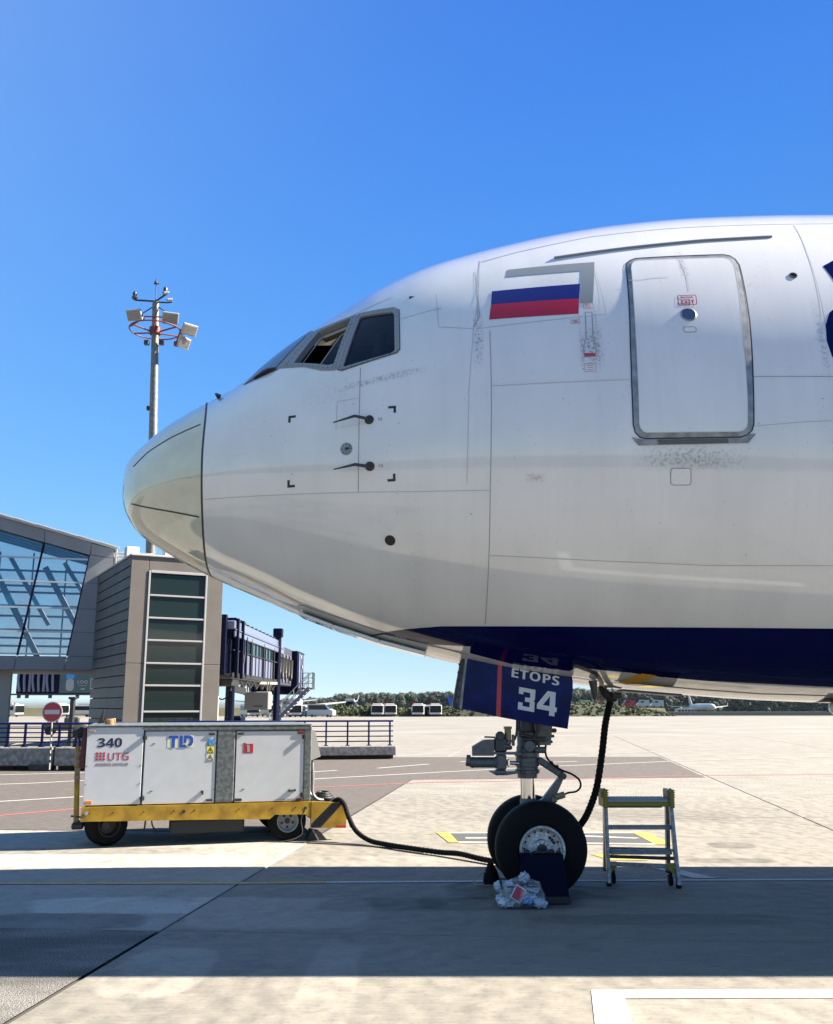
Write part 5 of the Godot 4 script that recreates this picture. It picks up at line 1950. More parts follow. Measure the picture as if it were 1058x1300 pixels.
	# flag, grey bracket, letter at the frame's edge
	var flag := [["flag_stripe", M.flag_blue, [0.763, 6.035, 1.632, 6.056, 1.602, 5.859, 0.744, 5.852]], ["flag_stripe", M.flag_red, [0.744, 5.852, 1.602, 5.859, 1.579, 5.669, 0.716, 5.659]],
		["grey_patch", M.patch_grey, [0.942, 6.351, 1.817, 6.368, 1.727, 5.795, 1.603, 5.801, 1.667, 6.240, 0.920, 6.234]],
		["livery_letter", M.livery_blue, [4.069, 6.240, 4.192, 6.318, 5.2, 6.34, 5.2, 5.5, 4.60, 5.60, 4.30, 5.76, 4.16, 5.90]], ["livery_letter", M.livery_blue, [4.25, 5.80, 4.10, 5.74, 3.98, 5.64, 3.915, 5.50, 3.893, 5.32, 3.915, 5.16, 3.99, 4.98, 4.2, 4.85, 5.2, 4.8, 5.2, 5.3, 4.6, 5.45]]]
	for f in flag:
		st = S()
		hull_patch(st, V2(f[2]), 0.003, 0.06)
		skin_part(f[0], st, f[1], t)
	door(t)
	# rain gutter above the door
	st = S()
	var gut := V2([1.43, 6.478, 2.174, 6.569, 2.949, 6.655, 3.70, 6.712])
	var pts := []
	for i in 41:
		var f := i / 40.0 * 3.0
		var k: int = min(int(f), 2)
		var p: Vector2 = gut[k].lerp(gut[k + 1], f - k)
		pts.append(lifted(p.x, p.y, 0.006))
	tube(st, pts, 0.016, 6)
	wpart("rain_gutter", st, M.patch_grey, t)
	# corner marks round the static ports
	for q in [[-1.277, 4.76, 1, -1], [-0.197, 4.763, -1, -1], [-1.272, 4.034, 1, 1], [-0.200, 4.024, -1, 1]]:
		st = S()
		var w := 0.024
		hull_patch(st, V2([q[0], q[1], q[0] + q[2] * 0.076, q[1], q[0] + q[2] * 0.076, q[1] + q[3] * w, q[0], q[1] + q[3] * w]), 0.003, 0.05)
		hull_patch(st, V2([q[0], q[1] + q[3] * w, q[0] + q[2] * w, q[1] + q[3] * w, q[0] + q[2] * w, q[1] + q[3] * 0.072, q[0], q[1] + q[3] * 0.072]), 0.003, 0.05)
		skin_part("corner_mark", st, M.mark_black, t)
	# pitot probes
	for q in [[-0.457, 4.638, 0.030], [-0.446, 4.178, 0.012]]:
		st = S()
		var o := hull(q[0], q[1])
		var nn := hull_normal(q[0], q[1])
		lathe(st, [[0.046, -0.005], [0.046, 0.008], [0.038, 0.013], [0, 0.013]], Transform3D(basis_up(nn), o), 20)
		var base := wpart("pitot_mount", st, M.probe, t)
		st = S()
		var tip := hull(q[0] - 0.325, q[1] - q[2])
		tube(st, [o + nn * 0.01, o + nn * 0.06 + Vector3(-0.04, 0.0, 0), o + nn * 0.075 + Vector3(-0.12, 0.012, 0), tip + hull_normal(tip.x, tip.y) * 0.085], [0.015, 0.016, 0.015, 0.006], 8)
		wpart("pitot_tube", st, M.gear_dark, base)
		text("lettering", "12", t, Transform3D(Basis.IDENTITY, Vector3(-1.3, 0, -ZC)) * hull_place(q[0] + 0.105, q[1], 0.003), 0.045, 0.028, M.seam, true, 0.001)
	st = S()
	lathe(st, [[0.062, -0.004], [0.062, 0.004], [0, 0.004]], Transform3D(basis_up(hull_normal(-0.678, 4.362)), hull(-0.678, 4.362)), 24)
	var pl := wpart("static_port", st, M.trim, t)
	for k in 8:
		st = S()
		var a := TAU * k / 8.0
		lathe(st, [[0.0055, 0.0], [0.0055, 0.006], [0, 0.006]], Transform3D(basis_up(hull_normal(-0.678, 4.362)), hull(-0.678 + cos(a) * 0.046, 4.362 + sin(a) * 0.046)), 8)
		wpart("screw", st, M.mark_black, pl)
	st = S()
	hull_patch(st, V2([-0.69, 4.350, -0.645, 4.358, -0.645, 4.376, -0.69, 4.376]), 0.006, 0.05)
	skin_part("port_hole", st, M.mark_black, t)
	st = S()
	lathe(st, [[0.052, -0.004], [0.052, 0.006], [0.046, 0.008], [0.044, 0.003], [0, 0.003]], Transform3D(basis_up(hull_normal(-0.255, 3.494)), hull(-0.255, 3.494)), 24)
	wpart("drain_port", st, M.mark_black, t)
	st = S()
	lathe(st, [[0.040, -0.004], [0.040, 0.008], [0.030, 0.008], [0.028, 0.002], [0, 0.002]], Transform3D(basis_up(hull_normal(3.737, 6.11)), hull(3.737, 6.11)), 20)
	wpart("vent_port", st, M.probe, t)
	# vanes on the nose
	st = S()
	var o2 := hull(-2.155, 5.215)
	var n2 := hull_normal(-2.155, 5.215)
	tube(st, [o2, o2 + n2 * 0.05, o2 + n2 * 0.055 + Vector3(0.05, -0.025, 0.02)], [0.022, 0.02, 0.012], 8)
	wpart("ice_probe", st, M.probe, t)
	st = S()
	box(st, Vector3(-2.17, sec(-2.17)[0] + 0.012, ZC + 0.10), Vector3(0.11, 0.05, 0.05), 0.012, Basis(Vector3(0, 0, 1), 0.42))
	wpart("top_vane", st, M.probe, t)
	# small hatch below the door, handle slot placards
	st = S()
	hull_line(st, rounded(V2([2.337, 4.070, 2.524, 4.069, 2.524, 3.917, 2.337, 3.919]), 0.03, 3), 0.006, 0.003, true)
	skin_part("hatch_outline", st, M.seam, t)
	st = S()
	hull_patch(st, rounded(V2([2.343, 4.064, 2.518, 4.064, 2.518, 3.923, 2.343, 3.923]), 0.03, 3), 0.004, 0.05)
	skin_part("hatch", st, M.skin_plain, t)
	st = S()
	hull_line(st, V2([1.643, 5.684, 1.708, 5.681, 1.692, 5.410, 1.712, 5.260, 1.700, 5.178, 1.593, 5.175, 1.592, 5.263, 1.627, 5.395]), 0.009, 0.003, true)
	skin_part("handle_slot", st, M.seam, t)
	st = S()
	hull_patch(st, V2([1.595, 5.215, 1.701, 5.211, 1.695, 5.182, 1.598, 5.180]), 0.004, 0.05)
	skin_part("handle_slot_red", st, M.placard_red, t)
	for q in [[1.635, 5.726, 1.728, 5.787], [1.497, 5.557, 1.582, 5.597], [1.592, 5.016, 1.694, 5.105]]:
		st = S()
		hull_line(st, V2([q[0], q[1], q[2], q[1], q[2], q[3], q[0], q[3]]), 0.0035, 0.003, true)
		for k in 3:
			var yy: float = lerpf(q[1], q[3], (k + 0.9) / 3.8)
			var half: float = (q[2] - q[0]) * (0.30 - 0.05 * (k % 2))
			var xm: float = (q[0] + q[2]) * 0.5
			hull_line(st, V2([xm - half, yy, xm + half, yy]), 0.0035, 0.003)
		skin_part("placard", st, M.placard_red, t)
	# rows of fasteners beside the joints
	st = S()
	for q in [[-0.58, 5.15, -0.58, 3.95], [-0.53, 5.15, -0.53, 3.95], [0.665, 5.5, 0.665, 2.8], [0.735, 5.5, 0.735, 2.8], [0.72, 4.93, 1.98, 4.945], [3.17, 4.92, 3.9, 4.92], [-2.15, 3.99, 0.66, 3.88], [0.74, 3.30, 3.9, 3.18], [3.93, 6.4, 3.88, 3.2], [1.9, 6.2, 1.9, 4.3], [3.32, 6.3, 3.22, 4.3]]:
		var a := Vector2(q[0], q[1])
		var b := Vector2(q[2], q[3])
		var n := int(a.distance_to(b) / 0.045)
		for k in n:
			var p := a.lerp(b, float(k) / n)
			var e := 0.0032
			htri(st, p + Vector2(-e, 0), p + Vector2(0, -e), p + Vector2(e, 0), 0.0026)
			htri(st, p + Vector2(-e, 0), p + Vector2(e, 0), p + Vector2(0, e), 0.0026)
	skin_part("fasteners", st, M.seam_light, t).set_meta("kind", "stuff")
	# rivet specks
	st = S()
	var r := RandomNumberGenerator.new()
	r.seed = 5
	for k in 90:
		var px := r.randf_range(-1.9, 4.0)
		var py := r.randf_range(3.0, 6.4)
		if k < 34:
			px = 1.575 if k % 2 else 1.735
			py = 5.05 + (k / 2) * 0.04
		var s := r.randf_range(0.003, 0.007)
		hull_patch(st, V2([px - s, py - s, px + s, py - s * 0.7, px + s * 0.6, py + s, px - s, py + s * 0.8]), 0.0028, 0.05)
	var rv := skin_part("rivets", st, M.seam, t)
	rv.set_meta("kind", "stuff")
	# belly fairing just behind the view's right edge and the lip ahead of the nose gear bay
	st = S()
	lathe(st, [[0, 0], [0.045, 0.015], [0.08, 0.06], [0.14, 0.18], [0.20, 0.4], [0.22, 0.8], [0.22, 1.6], [0.16, 2.2], [0, 2.6]], Transform3D(Basis(Vector3(0, 0, 1), -PI / 2 - 0.1), Vector3(4.46, 1.91, ZC + 0.25)), 24)
	wpart("belly_fairing", st, M.skin_plain, t)
	st = S()
	box(st, Vector3(5.02, 1.975, ZC + 0.25), Vector3(1.3, 0.03, 0.5), 0.01)
	wpart("belly_strake", st, M.gear_dark, t)
	st = S()
	var lip := []
	for q in [[-1.27, 0.0], [-0.9, 0.0], [-0.4, 0.0], [0.1, 0.0]]:
		var yb := sec(q[0])[1]
		lip.append(Vector3(q[0], yb + 0.0, ZC + 0.28))
	for k in 3: bar(st, lip[k], lip[k + 1], 0.5, 0.04, Vector3.UP, 0.01)
	wpart("bay_lip", st, M.skin_plain, t)
	st = S()
	tube(st, [Vector3(1.87, 2.19, ZC + 0.5), Vector3(1.89, 2.03, ZC + 0.5), Vector3(1.88, 1.97, ZC + 0.5)], [0.045, 0.03, 0.004], 8)
	wpart("drain_mast", st, M.gear_dark, t)
	st = S()
	bar(st, Vector3(2.15, 2.085, ZC + 0.55), Vector3(2.75, 2.035, ZC + 0.55), 0.35, 0.022)
	wpart("service_flap", st, M.gear_dark, t)
	st = S()
	hull_line(st, V2([1.62, 2.34, 1.75, 2.30, 1.87, 2.26, 1.96, 2.19, 2.03, 2.13, 2.09, 2.10]), 0.028, 0.004)
	skin_part("service_opening", st, M.mark_black, t)

func basis_up(n: Vector3) -> Basis:
	var x := n.cross(Vector3.UP)
	if x.length() < 0.01: x = Vector3.RIGHT
	x = x.normalized()
	return Basis(x, n, x.cross(n))

func seam_x(ph: float) -> float:                           # the radome's joint leans back at crown and keel
	var s := sin(ph)
	return -2.215 - (0.20 if s > 0 else 0.095) * pow(abs(s), 3.0)

func point_at(x: float, ph: float) -> Vector3:
	var a := sec(x)
	var s := sin(ph)
	return Vector3(x, a[3] + (a[0] - a[3] if s > 0 else a[3] - a[1]) * s, ZC + a[2] * cos(ph))

func ring_of(xk: float, ring: int) -> Array:
	var row := []
	for k in ring + 1:
		var ph := TAU * k / ring
		var f: float = max(0.0, 1.0 - (xk + 2.235) / 0.6)
		var x: float = xk + (seam_x(ph) + 2.235) * f
		var p := point_at(x, ph)
		var du := point_at(x + 0.012, ph) - point_at(x - 0.012, ph)
		var dv := point_at(x, ph + 0.01) - point_at(x, ph - 0.01)
		var n := du.cross(dv)
		if n.dot(p - Vector3(x, 4.5, ZC)) < 0: n = -n
		var u: float = (x - X0) / 8.4
		row.append([p, n.normalized(), Vector2(u, fposmod(ph / TAU + 0.25, 1.0) if k < ring else 0.25 + 1.0 * 0.0)])
	row[ring][2] = Vector2(row[0][2].x, 0.25)
	return row

func radome_curve() -> Array:
	var o := []
	for k in 49:
		var ph := lerpf(-PI * 0.47, PI * 0.47, k / 48.0)
		o.append([seam_x(ph), ph])
	return o

func seam_of(t: Node3D, m: Material, w: float, curve: Array):
	var st := S()
	soft(st)
	for k in curve.size() - 1:
		var q := []
		for e in [[k, -1], [k, 1], [k + 1, 1], [k + 1, -1]]:
			var c: Array = curve[e[0]]
			var p := point_at(c[0] + e[1] * w * 0.5, c[1])
			q.append(p + (p - Vector3(c[0], 4.46, ZC)).normalized() * 0.003)
		fquad(st, q[0], q[1], q[2], q[3], q[0] - Vector3(-1.5, 4.46, ZC))
	wpart("radome_seam", st, m, t)

func reveal(st: SurfaceTool, outline: Array, top: float, low: float):
	flat(st)
	var o := resampled(outline, 80)
	var mid := Vector2.ZERO
	for p in o: mid += p / o.size()
	for k in o.size():
		var a: Vector2 = o[k]
		var b: Vector2 = o[(k + 1) % o.size()]
		var d: Vector2 = mid - (a + b) * 0.5
		fquad(st, lifted(a.x, a.y, top), lifted(b.x, b.y, top), lifted(b.x, b.y, low), lifted(a.x, a.y, low), Vector3(d.x, d.y, 0))

func cockpit(t: Node3D, win2: Array, win2_out: Array, win3: Array, win3_out: Array):
	var st := S()
	hull_ring(st, win3_out, win3, 0.012, 0.004, 160)
	reveal(st, win3, 0.004, -0.03)
	var f3 := wpart("side_window_frame", st, M.window_frame, t)
	st = S()
	hull_line(st, win3_out, 0.010, 0.008, true)
	var e3 := skin_part("frame_edge", st, M.seam_black, f3)
	st = S()
	hull_ring(st, win2_out, win2, 0.008, 0.004, 160)
	reveal(st, win2, 0.004, -0.06)
	var f2 := wpart("sliding_window_frame", st, M.window_frame, t)
	# bolts round the frames
	for q in [[win3_out, win3, f3], [win2_out, win2, f2]]:
		var s2 := S()
		for p in resampled(q[0], 44):
			var c := Vector2.ZERO
			var bd := 1e9
			for k in q[1].size():
				var cc := Geometry2D.get_closest_point_to_segment(p, q[1][k], q[1][(k + 1) % q[1].size()])
				if cc.distance_to(p) < bd:
					bd = cc.distance_to(p)
					c = cc
			var m: Vector2 = p.lerp(c, 0.45)
			lathe(s2, [[0.004, 0.0], [0.004, 0.012], [0, 0.012]], Transform3D(basis_up(hull_normal(m.x, m.y)), hull(m.x, m.y)), 6)
		var bl := wpart("bolts", s2, M.gear_dark, q[2])
		bl.set_meta("kind", "stuff")
	st = S()
	hull_patch(st, win3, -0.018, 0.06)
	skin_part("pane", st, M.cockpit_glass, f3)
	st = S()
	hull_patch(st, V2([-1.010, 5.322, -0.800, 5.728, -0.756, 5.755, -0.70, 5.80, -0.83, 5.30, -0.893, 5.286]), -0.035, 0.06)
	skin_part("slid_pane", st, M.cockpit_glass, f2)
	st = S()
	var a := lifted(-1.010, 5.322, -0.03)
	var b := lifted(-0.800, 5.728, -0.03)
	var c := lifted(-0.745, 5.765, -0.03)
	tube(st, [a, b, c], 0.009, 6)
	wpart("pane_edge", st, M.cockpit_cream, f2)
	# rails of the opened window
	st = S()
	tube(st, [lifted(-1.22, 5.42, -0.05), lifted(-1.03, 5.84, -0.05)], 0.007, 6)
	wpart("window_rail", st, M.trim, f2)
	st = S()
	bar(st, lifted(-1.05, 5.86, -0.10), lifted(-0.68, 5.935, -0.10), 0.10, 0.03, Vector3.UP)
	wpart("window_header", st, M.cockpit_cream, f2)
	# front windscreen and its frame
	st = S()
	hull_patch(st, V2([-1.86, 5.305, -1.62, 5.688, -1.42, 5.83, -1.155, 5.965, -1.10, 5.90, -1.17, 5.80, -1.452, 5.385, -1.52, 5.365, -1.71, 5.33]), 0.004, 0.04)
	var wf := skin_part("windscreen_frame", st, M.window_frame, t)
	st = S()
	hull_patch(st, V2([-1.80, 5.33, -1.58, 5.672, -1.40, 5.80, -1.20, 5.905, -1.225, 5.81, -1.47, 5.415, -1.535, 5.385, -1.69, 5.345]), 0.009, 0.04)
	skin_part("windscreen", st, M.windscreen, wf)
	st = S()
	hull_line(st, V2([-1.86, 5.305, -1.70, 5.323, -1.52, 5.36, -1.452, 5.38]), 0.012, 0.008)
	hull_line(st, V2([-1.60, 5.685, -1.42, 5.825, -1.155, 5.962]), 0.014, 0.008)
	skin_part("windscreen_seal", st, M.seam_black, wf)
	st = S()
	tube(st, [lifted(-1.72, 5.335, 0.015), lifted(-1.61, 5.36, 0.03), lifted(-1.55, 5.374, 0.03), lifted(-1.48, 5.40, 0.012)], [0.010, 0.018, 0.02, 0.008], 6)
	wpart("wiper", st, M.seam_black, t)
	# inside of the cockpit: lining, seat back, sunshade rail
	st = S()
	flat(st)
	box(st, Vector3(-0.05, 5.35, ZC), Vector3(0.05, 1.5, 3.0))
	box(st, Vector3(-0.75, 5.02, ZC), Vector3(1.3, 0.05, 2.5))
	box(st, Vector3(-0.80, 5.6, ZC + 0.1), Vector3(1.4, 1.0, 0.05))
	box(st, Vector3(-1.35, 5.15, ZC), Vector3(0.4, 0.3, 1.4), 0.08)
	wpart("cockpit_lining", st, M.cockpit, t)
	st = S()
	box(st, Vector3(-0.42, 5.42, ZC + 0.85), Vector3(0.14, 0.75, 0.5), 0.06, Basis(Vector3(0, 0, 1), -0.15))
	box(st, Vector3(-0.36, 5.85, ZC + 0.85), Vector3(0.10, 0.22, 0.28), 0.05)
	wpart("pilot_seat", st, M.hall, t)
	for k in 15:
		st = S()
		var f := k / 14.0
		box(st, Vector3(lerpf(-0.49, -0.40, f), lerpf(5.36, 5.80, f), ZC + 1.24), Vector3(0.045, 0.017, 0.02), 0.003)
		wpart("shade_slat", st, M.white, t)

func door(t: Node3D):
	var outer := rounded(V2([2.030, 4.344, 2.000, 5.291 - 0.9, 2.030, 5.291, 2.105, 6.39, 3.235, 6.424, 3.190, 5.6, 3.130, 4.8, 3.085, 4.352]), 0.15, 5)
	outer = V2([2.112, 6.250, 2.128, 6.315, 2.170, 6.362, 2.232, 6.391, 2.6, 6.405, 3.113, 6.417, 3.175, 6.398, 3.218, 6.345, 3.238, 6.255, 3.195, 5.55, 3.147, 4.951, 3.113, 4.480, 3.095, 4.420, 3.050, 4.375, 2.983, 4.353, 2.55, 4.347, 2.112, 4.344, 2.060, 4.360, 2.022, 4.405, 2.006, 4.481, 2.014, 4.9, 2.034, 5.291, 2.075, 5.8])
	var inner := V2([2.162, 6.235, 2.176, 6.290, 2.210, 6.332, 2.263, 6.349, 2.6, 6.353, 3.098, 6.357, 3.145, 6.342, 3.172, 6.300, 3.179, 6.227, 3.140, 5.75, 3.098, 5.362, 3.070, 4.717, 3.054, 4.490, 3.042, 4.445, 3.012, 4.415, 2.967, 4.402, 2.55, 4.399, 2.123, 4.399, 2.090, 4.414, 2.068, 4.445, 2.060, 4.489, 2.072, 4.9, 2.091, 5.376, 2.125, 5.85])
	var st := S()
	hull_ring(st, outer, inner, 0.003, 0.010, 160)
	var fr := wpart("door_surround", st, M.trim, t)
	st = S()
	hull_line(st, outer, 0.011, 0.006, true)
	skin_part("door_gap", st, M.seam_black, fr)
	st = S()
	hull_patch(st, inner, 0.014, 0.08)
	var d := skin_part("door", st, M.skin, t)
	st = S()
	hull_line(st, inner, 0.006, 0.015, true)
	skin_part("door_edge", st, M.seam_light, d)
	st = S()
	hull_line(st, V2([2.11, 6.06, 2.22, 6.065, 2.36, 6.085, 2.5, 6.088]), 0.006, 0.016)
	skin_part("door_scuff", st, M.seam_light, d)
	st = S()
	hull_line(st, V2([2.66, 6.33, 2.68, 6.1, 2.67, 5.9]), 0.007, 0.016)
	skin_part("door_scuff", st, M.seam_light, d)
	st = S()
	hull_patch(st, V2([1.985, 4.361, 2.041, 4.345, 2.112, 4.333, 2.55, 4.336, 2.982, 4.342, 3.065, 4.380, 3.127, 4.384, 3.051, 4.298, 2.55, 4.288, 2.048, 4.282]), 0.012, 0.06)
	var sl := skin_part("door_sill", st, M.trim, t)
	st = S()
	hull_patch(st, V2([2.22, 4.332, 2.86, 4.338, 2.87, 4.296, 2.23, 4.288]), 0.018, 0.06)
	skin_part("scuff_plate", st, M.sill, sl)
	# window of the door
	st = S()
	lathe(st, [[0.080, -0.01], [0.080, 0.004], [0.070, 0.010], [0.064, -0.004]], Transform3D(basis_up(hull_normal(2.618, 5.614)), lifted(2.618, 5.614, 0.014)), 28)
	var w := wpart("door_window", st, M.trim, d)
	st = S()
	lathe(st, [[0.072, 0.0], [0.072, 0.004], [0, 0.004]], Transform3D(basis_up(hull_normal(2.618, 5.614)), lifted(2.618, 5.614, 0.014)), 28)
	wpart("pane", st, M.windscreen, w)
	st = S()
	hull_line(st, rounded(V2([2.548, 5.413, 2.668, 5.414, 2.668, 5.474, 2.548, 5.473]), 0.03, 4), 0.008, 0.017, true)
	wpart_from(st, "door_handle", M.seam, d)
	# EXIT placard
	st = S()
	hull_line(st, rounded(V2([2.540, 5.730, 2.716, 5.734, 2.724, 5.848, 2.546, 5.843]), 0.012, 2), 0.007, 0.017, true)
	wpart_from(st, "placard_border", M.flag_red, d)
	var inv := world_of(d).affine_inverse()
	text("lettering", "EXIT", d, inv * hull_place(2.632, 5.766, 0.017), 0.125, 0.044, M.flag_red, true, 0.001)
	text("lettering", "ВЫХОД", d, inv * hull_place(2.632, 5.822, 0.017), 0.115, 0.022, M.flag_red, true, 0.001)

func wpart_from(st: SurfaceTool, called: String, m: Material, parent: Node3D) -> MeshInstance3D:
	return skin_part(called, st, m, parent)

# ------------------------------------------------------------------ nose gear (parts of the aircraft)
func build_nose_gear(t: Node3D):
	var st := S()
	var zd := -10.22
	# the door that hangs at the side, slightly bellied
	var door := [Vector2(0.552, 2.455), Vector2(1.10, 2.36), Vector2(1.62, 2.262), Vector2(1.652, 2.245), Vector2(1.664, 2.19), Vector2(1.662, 2.10), Vector2(1.593, 1.686), Vector2(1.25, 1.742), Vector2(0.890, 1.808), Vector2(0.483, 1.895), Vector2(0.51, 2.15)]
	prism(st, door, zd - 0.045, zd)
	var d := wpart("gear_door", st, M.livery_door, t)
	st = S()
	prism(st, V2([0.872, 2.399, 0.916, 2.391, 0.888, 1.812, 0.840, 1.821]), zd + 0.001, zd + 0.003)
	wpart("red_stripe", st, M.sign_red, d)
	var inv := world_of(d).affine_inverse()
	# lettering slants down along the door
	var slant := Basis(Vector3(1, -0.185, 0), Vector3(0.09, 1, 0), Vector3(0, 0, 1))
	text("lettering", "ETOPS", d, inv * Transform3D(slant, Vector3(1.268, 2.228, zd + 0.001)), 0.505, 0.098, M.letter_white, true, 0.002)
	digit_three(d, inv * Transform3D(slant, Vector3(1.168, 1.990, zd + 0.0015)), 0.172, 0.232)
	digit_four(d, inv * Transform3D(slant, Vector3(1.382, 1.955, zd + 0.0015)), 0.205, 0.250)
	# its front edge: a grey flange with a rubber seal, seen end on
	st = S()
	prism(st, V2([0.552, 2.45, 0.483, 1.895, 0.455, 1.90, 0.525, 2.45]), zd - 0.05, zd - 0.02)
	wpart("door_flange", st, M.trim, d)
	st = S()
	prism(st, V2([0.505, 2.42, 0.527, 2.44, 0.460, 1.892, 0.385, 1.905, 0.385, 1.95, 0.47, 2.40]), zd - 0.16, zd - 0.06)
	wpart("door_inner", st, M.gear_grey, d)
	st = S()
	tube(st, smooth_path([Vector3(0.50, 2.42, zd - 0.055), Vector3(0.44, 2.15, zd - 0.055), Vector3(0.40, 1.93, zd - 0.055), Vector3(0.46, 1.89, zd - 0.055)], 4), 0.014, 6)
	for k in 6: box(st, Vector3(0.475 - k * 0.012, 2.36 - k * 0.085, zd - 0.05), Vector3(0.05, 0.025, 0.03), 0.005)
	wpart("door_seal", st, M.gear_dark, d)
	st = S()
	for x in [0.62, 1.05, 1.45]:
		box(st, Vector3(x, 2.50 - (x - 0.55) * 0.18, zd - 0.04), Vector3(0.09, 0.16, 0.08), 0.015)
	wpart("door_hinge", st, M.gear_dark, d)
	st = S()
	prism(st, door, -11.20, -11.16)
	var d2 := wpart("gear_door", st, M.livery_door, t)
	d2.set_meta("label", "plain far side nose gear door")
	# well roof, dark
	# main fitting
	st = S()
	lathe(st, [[0.0, 2.45], [0.105, 2.45], [0.105, 1.50], [0.115, 1.48], [0.115, 1.43], [0.10, 1.41], [0.0, 1.41]], Transform3D(Basis.IDENTITY, Vector3(1.212, 0, ZC)), 24)
	var strut := wpart("strut_cylinder", st, M.gear_grey, t)
	st = S()
	for q in [[1.405, 0.135], [1.345, 0.125], [1.30, 0.13]]:
		lathe(st, [[0.09, q[0] + 0.028], [q[1] - 0.01, q[0] + 0.028], [q[1], q[0] + 0.02], [q[1], q[0] - 0.02], [q[1] - 0.01, q[0] - 0.028], [0.09, q[0] - 0.028]], Transform3D(Basis.IDENTITY, Vector3(1.212, 0, ZC)), 28)
	lathe(st, [[0.11, 1.40], [0.118, 1.38], [0.118, 1.24], [0.132, 1.235], [0.132, 1.205], [0.11, 1.20], [0.108, 1.155], [0.08, 1.15]], Transform3D(Basis.IDENTITY, Vector3(1.212, 0, ZC)), 28)
	wpart("steering_collar", st, M.gear_grey, strut)
	st = S()
	for k in 10:
		var a := TAU * k / 10.0
		lathe(st, [[0.010, -0.02], [0.010, 0.02], [0, 0.02]], Transform3D(Basis.IDENTITY, Vector3(1.212 + cos(a) * 0.125, 1.222, ZC + sin(a) * 0.125)), 6)
	var cb := wpart("collar_bolts", st, M.gear_dark, strut)
	cb.set_meta("kind", "stuff")
	st = S()
	lathe(st, [[0.078, 1.16], [0.078, 0.87], [0.0, 0.87]], Transform3D(Basis.IDENTITY, Vector3(1.212, 0, ZC)), 28)
	wpart("piston", st, M.chrome, strut)
	st = S()
	lathe(st, [[0.084, 0.94], [0.09, 0.92], [0.09, 0.55], [0.07, 0.42], [0.0, 0.42]], Transform3D(Basis.IDENTITY, Vector3(1.212, 0, ZC)), 24)
	tube(st, [Vector3(1.29, 0.50, -10.25), Vector3(1.29, 0.50, -11.15)], 0.075, 16)
	box(st, Vector3(1.25, 0.52, ZC), Vector3(0.2, 0.22, 0.22), 0.04)
	wpart("axle", st, M.gear_grey, t)
	# boxes and plumbing behind the fitting
	st = S()
	prism(st, V2([1.27, 1.86, 1.49, 1.80, 1.478, 1.684, 1.458, 1.505, 1.325, 1.505, 1.30, 1.56]), -10.66, -10.56)
	wpart("junction_box", st, M.gear_grey, t)
	st = S()
	box(st, Vector3(1.50, 1.66, -10.6), Vector3(0.06, 0.045, 0.05), 0.01)
	box(st, Vector3(1.485, 1.60, -10.6), Vector3(0.04, 0.03, 0.05), 0.01)
	box(st, Vector3(1.465, 1.54, -10.6), Vector3(0.04, 0.03, 0.05), 0.01)
	box(st, Vector3(1.20, 1.62, -10.57), Vector3(0.17, 0.06, 0.05), 0.01)
	box(st, Vector3(1.26, 1.57, -10.54), Vector3(0.24, 0.02, 0.05), 0.005)
	box(st, Vector3(1.36, 1.57, -10.54), Vector3(0.10, 0.05, 0.04), 0.01)
	wpart("connector", st, M.gear_dark, t)
	st = S()
	tube(st, smooth_path([Vector3(1.10, 1.85, -10.58), Vector3(1.09, 1.65, -10.56), Vector3(1.06, 1.56, -10.55), Vector3(1.00, 1.55, -10.52)], 5), 0.012, 6)
	tube(st, smooth_path([Vector3(1.115, 1.85, -10.56), Vector3(1.12, 1.66, -10.54), Vector3(1.20, 1.60, -10.53), Vector3(1.30, 1.58, -10.53), Vector3(1.33, 1.48, -10.55)], 5), 0.014, 6)
	tube(st, smooth_path([Vector3(1.26, 1.86, -10.56), Vector3(1.30, 1.76, -10.53), Vector3(1.325, 1.68, -10.53), Vector3(1.29, 1.60, -10.54), Vector3(1.30, 1.50, -10.56)], 5), 0.016, 6)
	tube(st, smooth_path([Vector3(1.19, 1.46, -10.565), Vector3(1.16, 1.50, -10.56), Vector3(1.20, 1.535, -10.56), Vector3(1.25, 1.52, -10.56), Vector3(1.27, 1.46, -10.55), Vector3(1.38, 1.45, -10.56)], 5), 0.013, 6)
	wpart("hydraulic_line", st, M.gear_dark, t)
	st = S()
	lathe(st, [[0, -0.03], [0.062, -0.03], [0.066, -0.02], [0.066, 0.02], [0.055, 0.03], [0, 0.03]], Transform3D(Basis(Vector3(1, 0, 0), PI / 2), Vector3(1.225, 1.495, -10.56)), 20)
	lathe(st, [[0, -0.06], [0.035, -0.06], [0.035, 0.06], [0, 0.06]], Transform3D(Basis(Vector3(0, 0, 1), PI / 2), Vector3(1.345, 1.455, -10.56)), 14)
	wpart("swivel_valve", st, M.gear_grey, t)
	# steering actuator ahead of the fitting
	st = S()
	tube(st, [Vector3(0.535, 1.35, -10.5), Vector3(0.578, 1.345, -10.5)], 0.060, 20)
	tube(st, [Vector3(0.57, 1.328, -10.5), Vector3(0.60, 1.328, -10.5), Vector3(0.625, 1.328, -10.5), Vector3(0.85, 1.328, -10.5)], [0.048, 0.060, 0.056, 0.056], 24)
	tube(st, [Vector3(0.845, 1.328, -10.5), Vector3(0.86, 1.328, -10.5)], 0.063, 24)
	var act := wpart("steering_actuator", st, M.gear_grey, t)
	st = S()
	box(st, Vector3(0.912, 1.335, -10.5), Vector3(0.105, 0.17, 0.15), 0.02)
	box(st, Vector3(0.90, 1.228, -10.5), Vector3(0.13, 0.06, 0.13), 0.02)
	wpart("actuator_trunnion", st, M.gear_grey, act)
	st = S()
	tube(st, [Vector3(0.96, 1.325, -10.5), Vector3(1.10, 1.315, -10.58)], 0.022, 12)
	box(st, Vector3(0.985, 1.325, -10.5), Vector3(0.03, 0.08, 0.08), 0.01)
